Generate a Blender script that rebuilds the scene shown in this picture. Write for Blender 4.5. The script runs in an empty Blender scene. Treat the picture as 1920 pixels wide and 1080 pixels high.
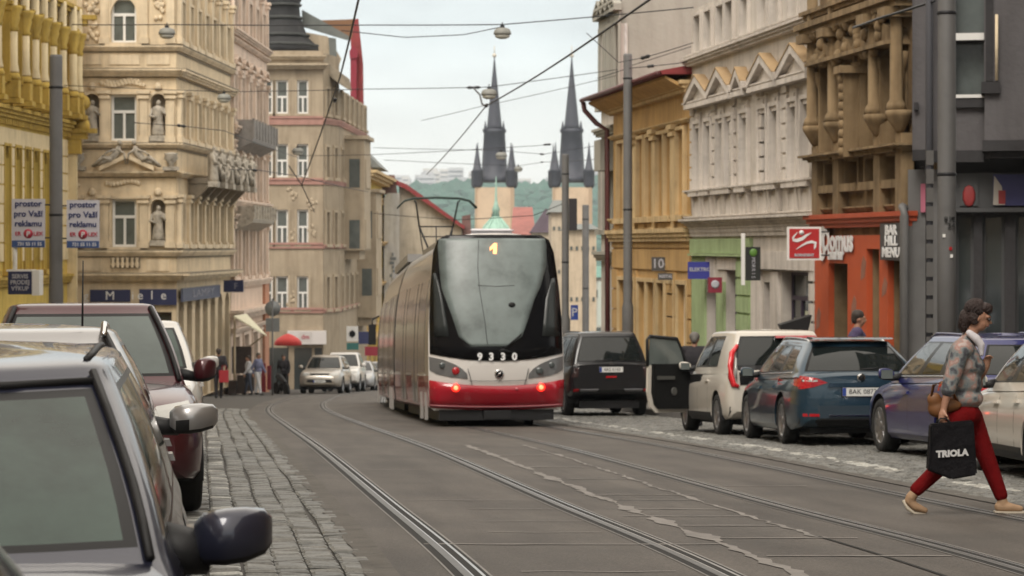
import bpy, bmesh, math, random
from mathutils import Vector, Matrix, noise
from mathutils.bvhtree import BVHTree
random.seed(7)
C = bpy.context
S = C.scene
COL = S.collection
PI = math.pi

# ---------------------------------------------------------------- camera
F = 4500.0          # focal length in photo pixels (1920 wide)
HOR = 460.0         # eye-level line in photo pixels
CZ = 1.5            # camera height
cam_d = bpy.data.cameras.new('camera')
cam = bpy.data.objects.new('camera', cam_d)
COL.objects.link(cam)
cam.location = (0, 0, CZ)
cam.rotation_euler = (PI/2, 0, 0)
cam_d.sensor_width = 36.0
cam_d.lens = 36.0*F/1920.0
cam_d.shift_y = (HOR-540.0)/1920.0
cam_d.clip_start = 0.2
cam_d.clip_end = 20000
cam_d.dof.use_dof = True
cam_d.dof.focus_distance = 13.0
cam_d.dof.aperture_fstop = 7.0
S.camera = cam

# ---------------------------------------------------------------- world, sun, exposure
SUN_EL, SUN_AZ = math.radians(50), math.radians(200)
W = bpy.data.worlds.new('World')
S.world = W
W.use_nodes = True
wn, wl = W.node_tree.nodes, W.node_tree.links
wn.clear()
w_out = wn.new('ShaderNodeOutputWorld')
w_bg = wn.new('ShaderNodeBackground')
w_bg.inputs['Strength'].default_value = 0.11
sky = wn.new('ShaderNodeTexSky')
sky.sky_type = 'NISHITA'
sky.sun_disc = False
sky.sun_elevation = SUN_EL
sky.sun_rotation = math.radians(200)
sky.air_density = 1.0
sky.dust_density = 4.0
# overcast: a cloud deck mixed over the clear sky, by direction
w_tc = wn.new('ShaderNodeTexCoord')
w_map = wn.new('ShaderNodeMapping')
w_map.inputs['Scale'].default_value = (1.0, 1.0, 3.2)
w_map.inputs['Location'].default_value = (0.13, 0.0, 0.35)
w_no = wn.new('ShaderNodeTexNoise')
w_no.inputs['Scale'].default_value = 9.0
w_no.inputs['Detail'].default_value = 5.0
w_no.inputs['Roughness'].default_value = 0.5
w_cr = wn.new('ShaderNodeValToRGB')
w_cr.color_ramp.elements[0].position = 0.36
w_cr.color_ramp.elements[0].color = (4.6, 4.95, 5.0, 1)
w_cr.color_ramp.elements[1].position = 0.62
w_cr.color_ramp.elements[1].color = (5.7, 6.15, 6.15, 1)
w_sep = wn.new('ShaderNodeSeparateXYZ')
w_mr = wn.new('ShaderNodeMapRange')
w_mr.inputs['From Min'].default_value = 0.0
w_mr.inputs['From Max'].default_value = 0.085
w_mr.inputs['To Min'].default_value = 1.0
w_mr.inputs['To Max'].default_value = 0.0
w_add = wn.new('ShaderNodeMath'); w_add.operation = 'MULTIPLY_ADD'
w_add.inputs[1].default_value = 0.9
w_mix2 = wn.new('ShaderNodeMixRGB')
w_mix2.inputs['Color2'].default_value = (7.3, 7.05, 6.5, 1)
w_mix = wn.new('ShaderNodeMixRGB')
w_mix.inputs['Fac'].default_value = 0.93
wl.new(w_tc.outputs['Generated'], w_map.inputs['Vector'])
wl.new(w_map.outputs['Vector'], w_no.inputs['Vector'])
wl.new(w_no.outputs['Fac'], w_cr.inputs['Fac'])
wl.new(w_tc.outputs['Generated'], w_sep.inputs['Vector'])
wl.new(w_sep.outputs['Z'], w_mr.inputs['Value'])
wl.new(w_mr.outputs['Result'], w_mix2.inputs['Fac'])
wl.new(w_cr.outputs['Color'], w_mix2.inputs['Color1'])
wl.new(sky.outputs['Color'], w_mix.inputs['Color1'])
# an overcast sky is brightest overhead
w_mr3 = wn.new('ShaderNodeMapRange')
w_mr3.inputs['From Min'].default_value = 0.13
w_mr3.inputs['From Max'].default_value = 0.5
w_mix3 = wn.new('ShaderNodeMixRGB')
w_mix3.inputs['Color2'].default_value = (10.4, 9.5, 8.3, 1)
wl.new(w_sep.outputs['Z'], w_mr3.inputs['Value'])
wl.new(w_mr3.outputs['Result'], w_mix3.inputs['Fac'])
wl.new(w_mix2.outputs['Color'], w_mix3.inputs['Color1'])
wl.new(w_mix3.outputs['Color'], w_mix.inputs['Color2'])
wl.new(w_mix.outputs['Color'], w_bg.inputs['Color'])
wl.new(w_bg.outputs['Background'], w_out.inputs['Surface'])

sun_d = bpy.data.lights.new('sun', 'SUN')
sun_d.energy = 1.4
sun_d.angle = math.radians(25)
sun_d.color = (1.0, 0.95, 0.87)
sun = bpy.data.objects.new('sun', sun_d)
COL.objects.link(sun)
sun.rotation_euler = (PI/2-SUN_EL, 0, math.radians(-20))
S.view_settings.view_transform = 'Standard'
S.view_settings.look = 'None'
S.view_settings.exposure = 0.72
S.view_settings.gamma = 1.0
S.render.engine = 'CYCLES'
S.cycles.max_bounces = 6
S.cycles.volume_bounces = 0

# ---------------------------------------------------------------- coordinates
def pt(x, y, Y):                      # photo pixel + distance -> world
    return Vector(((x-960.0)/F*Y, Y, CZ-(y-HOR)*Y/F))

def lerp(a, b, t): return a+(b-a)*t
def interp(tab, v):
    if v <= tab[0][0]:
        a, b = tab[0], tab[1]
    elif v >= tab[-1][0]:
        a, b = tab[-2], tab[-1]
    else:
        for i in range(len(tab)-1):
            if tab[i][0] <= v <= tab[i+1][0]:
                a, b = tab[i], tab[i+1]; break
    t = (v-a[0])/(b[0]-a[0])
    return a[1]+(b[1]-a[1])*t
def smooth_tab(tab, v):               # Catmull-Rom through a table
    n = len(tab)
    if v <= tab[0][0] or v >= tab[-1][0]: return interp(tab, v)
    for i in range(n-1):
        if tab[i][0] <= v <= tab[i+1][0]: break
    x0, y0 = tab[i]; x1, y1 = tab[i+1]
    def sl(j):
        if j == 0: return (tab[1][1]-tab[0][1])/(tab[1][0]-tab[0][0])
        if j == n-1: return (tab[-1][1]-tab[-2][1])/(tab[-1][0]-tab[-2][0])
        return (tab[j+1][1]-tab[j-1][1])/(tab[j+1][0]-tab[j-1][0])
    h = x1-x0; t = (v-x0)/h
    m0, m1 = sl(i)*h, sl(i+1)*h
    return (2*t**3-3*t*t+1)*y0+(t**3-2*t*t+t)*m0+(-2*t**3+3*t*t)*y1+(t**3-t*t)*m1

HT = [(0, 1.50), (7, 1.38), (13.7, 1.17), (20.4, 1.13), (31.5, 1.03), (45, 1.02), (58, .99), (100, .98)]
def gz(X, Y):                         # height of the road plane
    h = smooth_tab(HT, max(0.0, min(Y, 100)))
    z = CZ-h-0.0522*Y
    if Y > 150: z += 0.0
    return z
XT = [(-20, 4.1), (0, 1.53), (13.7, -.22), (20.4, -1.05), (31.5, -2.5), (43.3, -4.0), (58, -5.85), (70, -6.95),
      (79, -7.5), (97, -8.3), (115, -8.4), (140, -7.4), (180, -3.6), (240, 3.0)]
def trackx(Y): return smooth_tab(XT, Y)   # left rail of the near track
def onroad(off, Y, dz=0.0): return Vector((trackx(Y)+off, Y, gz(trackx(Y)+off, Y)+dz))

# ---------------------------------------------------------------- materials
MATS = {}
def nodes_of(m):
    return m.node_tree.nodes, m.node_tree.links
def mat(name, col, rough=0.6, metal=0.0, var=0.0, vscale=3.0, bump=0.0, bscale=20.0, spec=0.5, coat=0.0,
        streak=0.0, dirt=None, emis=None, estr=0.0):
    if name in MATS: return MATS[name]
    m = bpy.data.materials.new(name); m.use_nodes = True
    n, l = nodes_of(m)
    b = n['Principled BSDF']
    b.inputs['Base Color'].default_value = (*col, 1)
    b.inputs['Roughness'].default_value = rough
    b.inputs['Metallic'].default_value = metal
    b.inputs['Specular IOR Level'].default_value = spec
    if coat:
        b.inputs['Coat Weight'].default_value = coat
        b.inputs['Coat Roughness'].default_value = 0.04
    if emis:
        b.inputs['Emission Color'].default_value = (*emis, 1)
        b.inputs['Emission Strength'].default_value = estr
    if var or streak or bump:
        tc = n.new('ShaderNodeTexCoord')
    if var or streak:
        no = n.new('ShaderNodeTexNoise'); no.inputs['Scale'].default_value = vscale
        no.inputs['Detail'].default_value = 6; no.inputs['Roughness'].default_value = .62
        l.new(tc.outputs['Object'], no.inputs['Vector'])
        cr = n.new('ShaderNodeValToRGB')
        d = dirt or tuple(c*(1-var) for c in col)
        hi = tuple(min(1, c*(1+var*.6)) for c in col)
        cr.color_ramp.elements[0].position = .3; cr.color_ramp.elements[0].color = (*d, 1)
        cr.color_ramp.elements[1].position = .68; cr.color_ramp.elements[1].color = (*hi, 1)
        e = cr.color_ramp.elements.new(.48); e.color = (*col, 1)
        l.new(no.outputs['Fac'], cr.inputs['Fac'])
        last = cr.outputs['Color']
        if streak:
            mp = n.new('ShaderNodeMapping'); mp.inputs['Scale'].default_value = (2.2, 2.2, .25)
            l.new(tc.outputs['Object'], mp.inputs['Vector'])
            n2 = n.new('ShaderNodeTexNoise'); n2.inputs['Scale'].default_value = 2.0; n2.inputs['Detail'].default_value = 4
            l.new(mp.outputs['Vector'], n2.inputs['Vector'])
            c2 = n.new('ShaderNodeValToRGB')
            c2.color_ramp.elements[0].position = .33; c2.color_ramp.elements[0].color = (1-streak*.8, 1-streak*.85, 1-streak*.9, 1)
            c2.color_ramp.elements[1].position = .6; c2.color_ramp.elements[1].color = (1, 1, 1, 1)
            l.new(n2.outputs['Fac'], c2.inputs['Fac'])
            mx = n.new('ShaderNodeMixRGB'); mx.blend_type = 'MULTIPLY'; mx.inputs['Fac'].default_value = 1
            l.new(last, mx.inputs['Color1']); l.new(c2.outputs['Color'], mx.inputs['Color2'])
            last = mx.outputs['Color']
        l.new(last, b.inputs['Base Color'])
    if bump:
        n3 = n.new('ShaderNodeTexNoise'); n3.inputs['Scale'].default_value = bscale; n3.inputs['Detail'].default_value = 5
        l.new(tc.outputs['Object'], n3.inputs['Vector'])
        bp = n.new('ShaderNodeBump'); bp.inputs['Strength'].default_value = bump; bp.inputs['Distance'].default_value = .05
        l.new(n3.outputs['Fac'], bp.inputs['Height']); l.new(bp.outputs['Normal'], b.inputs['Normal'])
    MATS[name] = m
    return m
def plaster(name, col, var=.16, streak=.22): return mat(name, col, .88, 0, var, 1.1, .25, 9.0, .25, streak=streak)
def paint(name, col, metal=0.0, rough=.32): return mat(name, col, rough, metal, spec=.4, coat=.8)

GLASS = mat('window_glass', (.035, .042, .042), .08, 0, .3, .8, spec=.8)
GLASS2 = mat('window_glass_pale', (.10, .115, .11), .16, 0, .35, 1.6, spec=.7)
CARGLASS = mat('car_glass', (.010, .013, .013), .04, 0, spec=.55)
TYRE = mat('tyre_rubber', (.012, .012, .012), .85)
BLACK = mat('black_plastic', (.012, .012, .013), .55, spec=.3)
BLACKG = mat('black_gloss', (.008, .008, .009), .3, spec=.2)
CHROME = mat('chrome', (.62, .62, .62), .18, 1.0)
RIM = mat('rim_metal', (.30, .30, .31), .32, .85)
WHITE = mat('white_paint', (.74, .73, .70), .5)
POLE = mat('pole_grey', (.125, .122, .12), .6, .1, .15, 2.0)
IRON = mat('dark_iron', (.03, .03, .033), .55, .5)
REDLENS = mat('red_lens', (.36, .01, .015), .18, coat=.6)
CLEARLENS = mat('clear_lens', (.40, .40, .38), .12, .3, coat=.6)

# ---------------------------------------------------------------- mesh builder
class MB:
    def __init__(s, fn=None):
        s.v = []; s.f = []; s.mi = []; s.fn = fn; s.sm = []; s.marks = []; s.cur = None
    def mark(s, name=None):            # faces added until end() become a part of their own
        s.cur = (name, len(s.v), len(s.f))
    def end(s):
        n, a, b = s.cur; s.marks.append((n, a, len(s.v), b, len(s.f))); s.cur = None
    def add(s, verts, faces, mi=0, smooth=False):
        o = len(s.v)
        s.v += [tuple(s.fn(*p)) if s.fn else tuple(p) for p in verts]
        for f in faces:
            s.f.append(tuple(i+o for i in f)); s.mi.append(mi); s.sm.append(smooth)
    def box(s, a, b, c, d, e, f, mi=0):   # x0 x1 y0 y1 z0 z1
        s.add([(a,c,e),(b,c,e),(b,d,e),(a,d,e),(a,c,f),(b,c,f),(b,d,f),(a,d,f)],
              [(0,3,2,1),(4,5,6,7),(0,1,5,4),(1,2,6,5),(2,3,7,6),(3,0,4,7)], mi)
    def tube(s, path, r, n=8, mi=0, cap=True):
        path = [Vector(p) for p in path]
        if not isinstance(r, (list, tuple)): r = [r]*len(path)
        vs = []; fs = []
        up = None
        for i, p in enumerate(path):
            t = (path[min(i+1, len(path)-1)]-path[max(i-1, 0)])
            if t.length < 1e-9: t = Vector((0,0,1))
            t.normalize()
            if up is None or abs(up.dot(t)) > .98:
                up = Vector((0,0,1)) if abs(t.z) < .9 else Vector((1,0,0))
            a = t.cross(up).normalized(); b = a.cross(t).normalized()
            for k in range(n):
                w = 2*PI*k/n
                vs.append(tuple(p+a*math.cos(w)*r[i]+b*math.sin(w)*r[i]))
        for i in range(len(path)-1):
            for k in range(n):
                k2 = (k+1) % n
                fs.append((i*n+k, i*n+k2, (i+1)*n+k2, (i+1)*n+k))
        if cap:
            fs.append(tuple(range(n))[::-1]); fs.append(tuple((len(path)-1)*n+k for k in range(n)))
        s.add(vs, fs, mi, True)
    def lathe(s, prof, c=(0,0,0), axis='z', n=16, mi=0, ex=1.0, ey=1.0):
        vs = []; fs = []
        for (r, h) in prof:
            for k in range(n):
                w = 2*PI*k/n; a, b = r*math.cos(w)*ex, r*math.sin(w)*ey
                if axis == 'z': p = (c[0]+a, c[1]+b, c[2]+h)
                elif axis == 'y': p = (c[0]+a, c[1]+h, c[2]+b)
                else: p = (c[0]+h, c[1]+a, c[2]+b)
                vs.append(p)
        m = len(prof)
        for i in range(m-1):
            for k in range(n):
                k2 = (k+1) % n
                fs.append((i*n+k, i*n+k2, (i+1)*n+k2, (i+1)*n+k))
        fs.append(tuple(range(n))[::-1]); fs.append(tuple((m-1)*n+k for k in range(n)))
        s.add(vs, fs, mi, True)
    def prism(s, poly, h0, h1, plane='xz', mi=0):
        # polygon extruded between h0 and h1 along the remaining axis
        def P(p, h):
            if plane == 'xz': return (p[0], h, p[1])
            if plane == 'xy': return (p[0], p[1], h)
            return (h, p[0], p[1])
        n = len(poly)
        vs = [P(p, h0) for p in poly]+[P(p, h1) for p in poly]
        fs = [tuple(range(n)), tuple(range(2*n-1, n-1, -1))]
        for i in range(n):
            j = (i+1) % n
            fs.append((i, i+n, j+n, j))
        s.add(vs, fs, mi)
    def ball(s, c, r, n=10, mi=0):
        if not isinstance(r, (list, tuple)): r = (r, r, r)
        vs = []; fs = []; m = n//2+1
        for i in range(m+1):
            th = PI*i/m
            for k in range(n):
                w = 2*PI*k/n
                vs.append((c[0]+r[0]*math.sin(th)*math.cos(w), c[1]+r[1]*math.sin(th)*math.sin(w), c[2]+r[2]*math.cos(th)))
        for i in range(m):
            for k in range(n):
                k2 = (k+1) % n
                fs.append((i*n+k, (i+1)*n+k, (i+1)*n+k2, i*n+k2))
        s.add(vs, fs, mi, True)
    def build(s, name, m, parent=None, fixn=True):
        if s.marks:
            outs = []; mk = s.marks; s.marks = []
            used = set()
            for (nm, v0, v1, f0, f1) in mk:
                q = MB(); q.v = s.v[v0:v1]; q.f = [tuple(i-v0 for i in f) for f in s.f[f0:f1]]
                q.mi = s.mi[f0:f1]; q.sm = s.sm[f0:f1]; used.update(range(f0, f1))
                outs.append(q.build(nm or name, m, parent, fixn))
            rest = [i for i in range(len(s.f)) if i not in used]
            if rest:
                q = MB(); rm = {}
                for i in rest:
                    for k in s.f[i]:
                        if k not in rm: rm[k] = len(q.v); q.v.append(s.v[k])
                    q.f.append(tuple(rm[k] for k in s.f[i])); q.mi.append(s.mi[i]); q.sm.append(s.sm[i])
                outs.append(q.build(name, m, parent, fixn))
            return outs[0]
        me = bpy.data.meshes.new(name)
        me.from_pydata(s.v, [], s.f)
        ms = m if isinstance(m, (list, tuple)) else [m]
        for q in ms: me.materials.append(q)
        me.polygons.foreach_set('material_index', s.mi)
        me.polygons.foreach_set('use_smooth', s.sm)
        me.update()
        if fixn:
            bm = bmesh.new(); bm.from_mesh(me)
            bmesh.ops.remove_doubles(bm, verts=bm.verts, dist=1e-5) if any(s.sm) else None
            bmesh.ops.recalc_face_normals(bm, faces=bm.faces)
            bm.to_mesh(me); bm.free()
        o = bpy.data.objects.new(name, me)
        COL.objects.link(o)
        if parent: o.parent = parent
        return o

def thing(name, label, cat, loc=(0,0,0), rz=0.0, group=None):
    o = bpy.data.objects.new(name, None)
    o.empty_display_size = .2
    COL.objects.link(o); o.location = loc; o.rotation_euler = (0, 0, rz)
    o['label'] = label; o['category'] = cat
    if group: o['group'] = group
    return o
def tag(o, label, cat, group=None, kind=None):
    o['label'] = label; o['category'] = cat
    if group: o['group'] = group
    if kind: o['kind'] = kind
    return o
def struct(o):
    o['kind'] = 'structure'; return o
def eval_mesh(o, name=None):
    C.view_layer.update()
    dg = C.evaluated_depsgraph_get(); dg.update()
    me = bpy.data.meshes.new_from_object(o.evaluated_get(dg))
    return me
def bake(o):                           # apply all modifiers
    me = eval_mesh(o)
    o.modifiers.clear(); old = o.data; o.data = me
    return o
def smooth_angle(o, deg=35):
    me = o.data
    bm = bmesh.new(); bm.from_mesh(me)
    for f in bm.faces: f.smooth = True
    for e in bm.edges:
        if len(e.link_faces) == 2:
            e.smooth = e.calc_face_angle(0) < math.radians(deg)
        else: e.smooth = False
    bm.to_mesh(me); bm.free()
def text_mesh(txt, size, m, parent, origin, right, up, name='lettering', depth=.006, align='CENTER', bold=0.0, sx=1.0, space=1.0):
    cu = bpy.data.curves.new('t', 'FONT')
    cu.body = txt; cu.size = size; cu.extrude = depth; cu.align_x = align; cu.align_y = 'CENTER'
    cu.offset = bold; cu.space_character = space; cu.resolution_u = 2
    t = bpy.data.objects.new('t', cu); COL.objects.link(t)
    me = eval_mesh(t)
    bpy.data.objects.remove(t)
    right = Vector(right).normalized(); up = Vector(up).normalized(); nn = right.cross(up)
    o3 = Vector(origin)
    for v in me.vertices:
        v.co = o3+right*v.co.x*sx+up*v.co.y+nn*v.co.z
    me.materials.clear(); me.materials.append(m)
    o = bpy.data.objects.new(name, me); COL.objects.link(o)
    if parent: o.parent = parent
    return o
# ---------------------------------------------------------------- ground
def ribbon(name, m, o0, o1, Y0, Y1, dz, step=.5, jag0=0, jag1=0, seed=0, uvs=True):
    rnd = random.Random(seed)
    vs = []; fs = []; uv = []
    Y = Y0; i = 0; ln = 0; prev = None
    while True:
        a = o0+(noise.noise(Vector((Y*1.7, seed, 0)))*jag0+noise.noise(Vector((Y*.45, seed+4, 0)))*jag0 if jag0 else 0)
        b = o1+(noise.noise(Vector((Y*1.7, seed+9, 0)))*jag1+noise.noise(Vector((Y*.45, seed+7, 0)))*jag1 if jag1 else 0)
        p, q = onroad(a, Y, dz), onroad(b, Y, dz)
        mid = (p+q)/2
        if prev: ln += (mid-prev).length
        prev = mid
        vs += [p, q]; uv += [(a, ln), (b, ln)]
        if i: fs.append((2*i-2, 2*i-1, 2*i+1, 2*i))
        if Y >= Y1: break
        Y = min(Y1, Y+step*(1 if Y < 60 else 2)); i += 1
    me = bpy.data.meshes.new(name)
    me.from_pydata([tuple(v) for v in vs], [], fs)
    l = me.uv_layers.new(name='UVMap')
    for poly in me.polygons:
        for li in poly.loop_indices:
            l.data[li].uv = uv[me.loops[li].vertex_index]
    me.materials.append(m)
    o = bpy.data.objects.new(name, me); COL.objects.link(o)
    return o

# terrain: one sheet to the horizon, falling with the street and flattening in the valley
def terr(X, Y):
    if Y < 0: return gz(0, 0)-.04-0.0522*0
    if Y <= 240: return gz(X, Y)-.06
    z0 = gz(0, 240)-.06
    t = min(1, (Y-240)/500.0)
    return z0-.0522*500*(t-t*t*.5)
m_ground = mat('earth', (.10, .095, .085), .95, 0, .3, .3)
xs = [-6000,-3000,-1500,-700,-300,-150,-80,-50]+[-30+i*3 for i in range(21)]+[50,80,150,300,700,1500,3000,6000]
ys = [-60,-20,-5]+[i*2.5 for i in range(1,50)]+[130,140,160,180,200,220,240,300,400,500,600,740,1000,2000,4000,9000]
mb = MB()
mb.add([(x, y, terr(x, y)) for y in ys for x in xs],
       [(j*len(xs)+i, j*len(xs)+i+1, (j+1)*len(xs)+i+1, (j+1)*len(xs)+i) for j in range(len(ys)-1) for i in range(len(xs)-1)])
struct(mb.build('ground', m_ground, fixn=False))

# asphalt with wheel polish, stains, patches
m_road = bpy.data.materials.new('asphalt'); m_road.use_nodes = True
n, l = nodes_of(m_road); b = n['Principled BSDF']
tc = n.new('ShaderNodeTexCoord'); uvn = n.new('ShaderNodeUVMap')
mp = n.new('ShaderNodeMapping'); mp.inputs['Scale'].default_value = (1.0, .12, 1)
l.new(uvn.outputs['UV'], mp.inputs['Vector'])
n1 = n.new('ShaderNodeTexNoise'); n1.inputs['Scale'].default_value = 2.2; n1.inputs['Detail'].default_value = 6
l.new(mp.outputs['Vector'], n1.inputs['Vector'])
n2 = n.new('ShaderNodeTexNoise'); n2.inputs['Scale'].default_value = 60; n2.inputs['Detail'].default_value = 3
l.new(tc.outputs['Object'], n2.inputs['Vector'])
n4 = n.new('ShaderNodeTexNoise'); n4.inputs['Scale'].default_value = .8; n4.inputs['Detail'].default_value = 5
l.new(tc.outputs['Object'], n4.inputs['Vector'])
cr = n.new('ShaderNodeValToRGB')
cr.color_ramp.elements[0].position = .3; cr.color_ramp.elements[0].color = (.060, .052, .046, 1)
cr.color_ramp.elements[1].position = .7; cr.color_ramp.elements[1].color = (.098, .087, .077, 1)
l.new(n1.outputs['Fac'], cr.inputs['Fac'])
c4 = n.new('ShaderNodeValToRGB')
c4.color_ramp.elements[0].position = .35; c4.color_ramp.elements[0].color = (.82, .82, .82, 1)
c4.color_ramp.elements[1].position = .62; c4.color_ramp.elements[1].color = (1.08, 1.07, 1.05, 1)
l.new(n4.outputs['Fac'], c4.inputs['Fac'])
mx = n.new('ShaderNodeMixRGB'); mx.blend_type = 'MULTIPLY'; mx.inputs['Fac'].default_value = 1
l.new(cr.outputs['Color'], mx.inputs['Color1']); l.new(c4.outputs['Color'], mx.inputs['Color2'])
c2 = n.new('ShaderNodeValToRGB')
c2.color_ramp.elements[0].position = .35; c2.color_ramp.elements[0].color = (.72, .72, .72, 1)
c2.color_ramp.elements[1].position = .65; c2.color_ramp.elements[1].color = (1.2, 1.2, 1.2, 1)
l.new(n2.outputs['Fac'], c2.inputs['Fac'])
mx2 = n.new('ShaderNodeMixRGB'); mx2.blend_type = 'MULTIPLY'; mx2.inputs['Fac'].default_value = 1
l.new(mx.outputs['Color'], mx2.inputs['Color1']); l.new(c2.outputs['Color'], mx2.inputs['Color2'])
l.new(mx2.outputs['Color'], b.inputs['Base Color'])
b.inputs['Roughness'].default_value = .72
b.inputs['Specular IOR Level'].default_value = .35
bp = n.new('ShaderNodeBump'); bp.inputs['Strength'].default_value = .35; bp.inputs['Distance'].default_value = .02
l.new(n2.outputs['Fac'], bp.inputs['Height']); l.new(bp.outputs['Normal'], b.inputs['Normal'])

o = ribbon('road', m_road, -.46, 5.15, -2, 235, 0.0, .5, .05, .05, 3); struct(o)
m_bed = mat('cobble_bed', (.055, .050, .045), .95, 0, .3, 8)
struct(ribbon('cobble_lane_bed', m_bed, -5.0, -.40, -2, 235, -.022, .5))
struct(ribbon('parking_lane_bed', m_bed, 5.08, 8.7, -2, 235, -.022, .5))

# real stones
m_stone = bpy.data.materials.new('granite_setts'); m_stone.use_nodes = True
n, l = nodes_of(m_stone); b = n['Principled BSDF']
at = n.new('ShaderNodeVertexColor'); at.layer_name = 'tone'
no = n.new('ShaderNodeTexNoise'); no.inputs['Scale'].default_value = 40; no.inputs['Detail'].default_value = 4
tc = n.new('ShaderNodeTexCoord'); l.new(tc.outputs['Object'], no.inputs['Vector'])
c2 = n.new('ShaderNodeValToRGB')
c2.color_ramp.elements[0].position = .3; c2.color_ramp.elements[0].color = (.7, .7, .7, 1)
c2.color_ramp.elements[1].position = .7; c2.color_ramp.elements[1].color = (1.15, 1.15, 1.15, 1)
l.new(no.outputs['Fac'], c2.inputs['Fac'])
mx = n.new('ShaderNodeMixRGB'); mx.blend_type = 'MULTIPLY'; mx.inputs['Fac'].default_value = 1
l.new(at.outputs['Color'], mx.inputs['Color1']); l.new(c2.outputs['Color'], mx.inputs['Color2'])
l.new(mx.outputs['Color'], b.inputs['Base Color']); b.inputs['Roughness'].default_value = .55
bp = n.new('ShaderNodeBump'); bp.inputs['Strength'].default_value = .5; bp.inputs['Distance'].default_value = .012
l.new(no.outputs['Fac'], bp.inputs['Height']); l.new(bp.outputs['Normal'], b.inputs['Normal'])

def setts(name, offs, Y0, Y1, sx, sy, light=None, seed=1):
    rnd = random.Random(seed)
    vs = []; fs = []; cols = []
    for (oa, ob) in offs:
        o_ = oa; k = 0
        while o_ < ob:
            Y = Y0+rnd.random()*sy
            wob = rnd.uniform(-.012, .012)
            while Y < Y1:
                L = sy*rnd.uniform(.82, 1.16)*(1 if Y < 45 else 2)
                g = .014
                hz = rnd.uniform(-.007, .006)
                ww = noise.noise(Vector((Y*.35, k*3.1, seed)))*.03+wob
                a0, a1 = o_+g/2+ww, o_+sx-g/2+ww+rnd.uniform(-.006, .004)
                y0, y1 = Y+g/2, Y+L-g/2
                tl = rnd.uniform(-.005, .005); tw = rnd.uniform(-.005, .005)
                base = len(vs)
                b_ = .02
                c = [(a0, y0), (a1, y0), (a1, y1), (a0, y1)]
                ci = [(a0+b_, y0+b_), (a1-b_, y0+b_), (a1-b_, y1-b_), (a0+b_, y1-b_)]
                for (a, y) in c: vs.append(tuple(onroad(a, y, -.024)))
                for (a, y) in c: vs.append(tuple(onroad(a, y, -.006+hz)))
                for q, (a, y) in enumerate(ci):
                    vs.append(tuple(onroad(a, y, .004+hz+(tl if q < 2 else -tl)+(tw if q in (0, 3) else -tw))))
                for q in range(4):
                    r = (q+1) % 4
                    fs.append((base+q, base+r, base+4+r, base+4+q))
                    fs.append((base+4+q, base+4+r, base+8+r, base+8+q))
                fs.append((base+8, base+9, base+10, base+11))
                t = rnd.uniform(.085, .15)
                wrm = rnd.uniform(.92, 1.0)
                if light and light(o_, Y, rnd): t = rnd.uniform(.22, .42)
                cols += [(t, t*(.5+.5*wrm), t*wrm*.92)]*9
                Y += L
            o_ += sx*rnd.uniform(.95, 1.05); k += 1
    me = bpy.data.meshes.new(name); me.from_pydata(vs, [], fs)
    ca = me.color_attributes.new('tone', 'FLOAT_COLOR', 'CORNER')
    arr = []
    for c in cols: arr += [c[0], c[1], c[2], 1]*4
    ca.data.foreach_set('color', arr)
    me.materials.append(m_stone)
    o = bpy.data.objects.new(name, me); COL.objects.link(o); struct(o)
    return o
setts('cobblestones', [(-2.7, -.60)], 9, 62, .20, .125, lambda o_, Y, r: o_ < -1.5 and r.random() < .22, 1)
setts('cobblestones_parking_lane', [(5.2, 8.4)], 15, 70, .12, .15,
      lambda o_, Y, r: 5.75 < o_ < 5.92 and (noise.noise(Vector((Y*.9, 3, 1)))*2+r.random()*1.3 > .55), 2)
# joint filling that laps over the first stones
m_fill = mat('worn_filling', (.088, .080, .070), .9, 0, .3, 4.0, .3, 30)
struct(ribbon('road_edge_filling', m_fill, -.60, -.42, 8, 60, .007, .15, .05, .01, 12))
struct(ribbon('road_edge_filling_parking', m_fill, 5.12, 5.32, 8, 60, .009, .3, .0, .08, 22))

# pavements with kerbs
m_pave = mat('pavement_mosaic', (.11, .10, .09), .85, 0, .22, 6, .4, 40)
m_kerb = mat('granite_kerb', (.14, .13, .12), .8, 0, .2, 5, .3, 30)
def raised(name, o0, o1, kerb_side, Y0, Y1):
    mbk = MB(); mbp = MB()
    st = 1.0; Ys = [Y0+i*st for i in range(int((Y1-Y0)/st)+1)]
    ka, kb = (o0, o0+.22) if kerb_side == 'l' else (o1-.22, o1)
    pa, pb = (o0+.22, o1) if kerb_side == 'l' else (o0, o1-.22)
    for (M, a, b, h) in ((mbk, ka, kb, .13), (mbp, pa, pb, .126)):
        vs = []; fs = []
        for i, Y in enumerate(Ys):
            vs += [onroad(a, Y, -.05), onroad(a, Y, h), onroad(b, Y, h), onroad(b, Y, -.05)]
            if i:
                k = 4*i
                fs += [(k-4, k-3, k+1, k), (k-3, k-2, k+2, k+1), (k-2, k-1, k+3, k+2)]
        M.add(vs, fs)
    p = mbp.build(name, m_pave); struct(p)
    k = mbk.build('kerb', m_kerb); struct(k)
raised('pavement', -14.0, -4.45, 'r', -2, 90)
raised('pavement', 8.5, 18.0, 'l', -2, 110)
o = ribbon('pavement', m_pave, -16, -4.4, 90, 180, .02, 1); struct(o)

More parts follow.
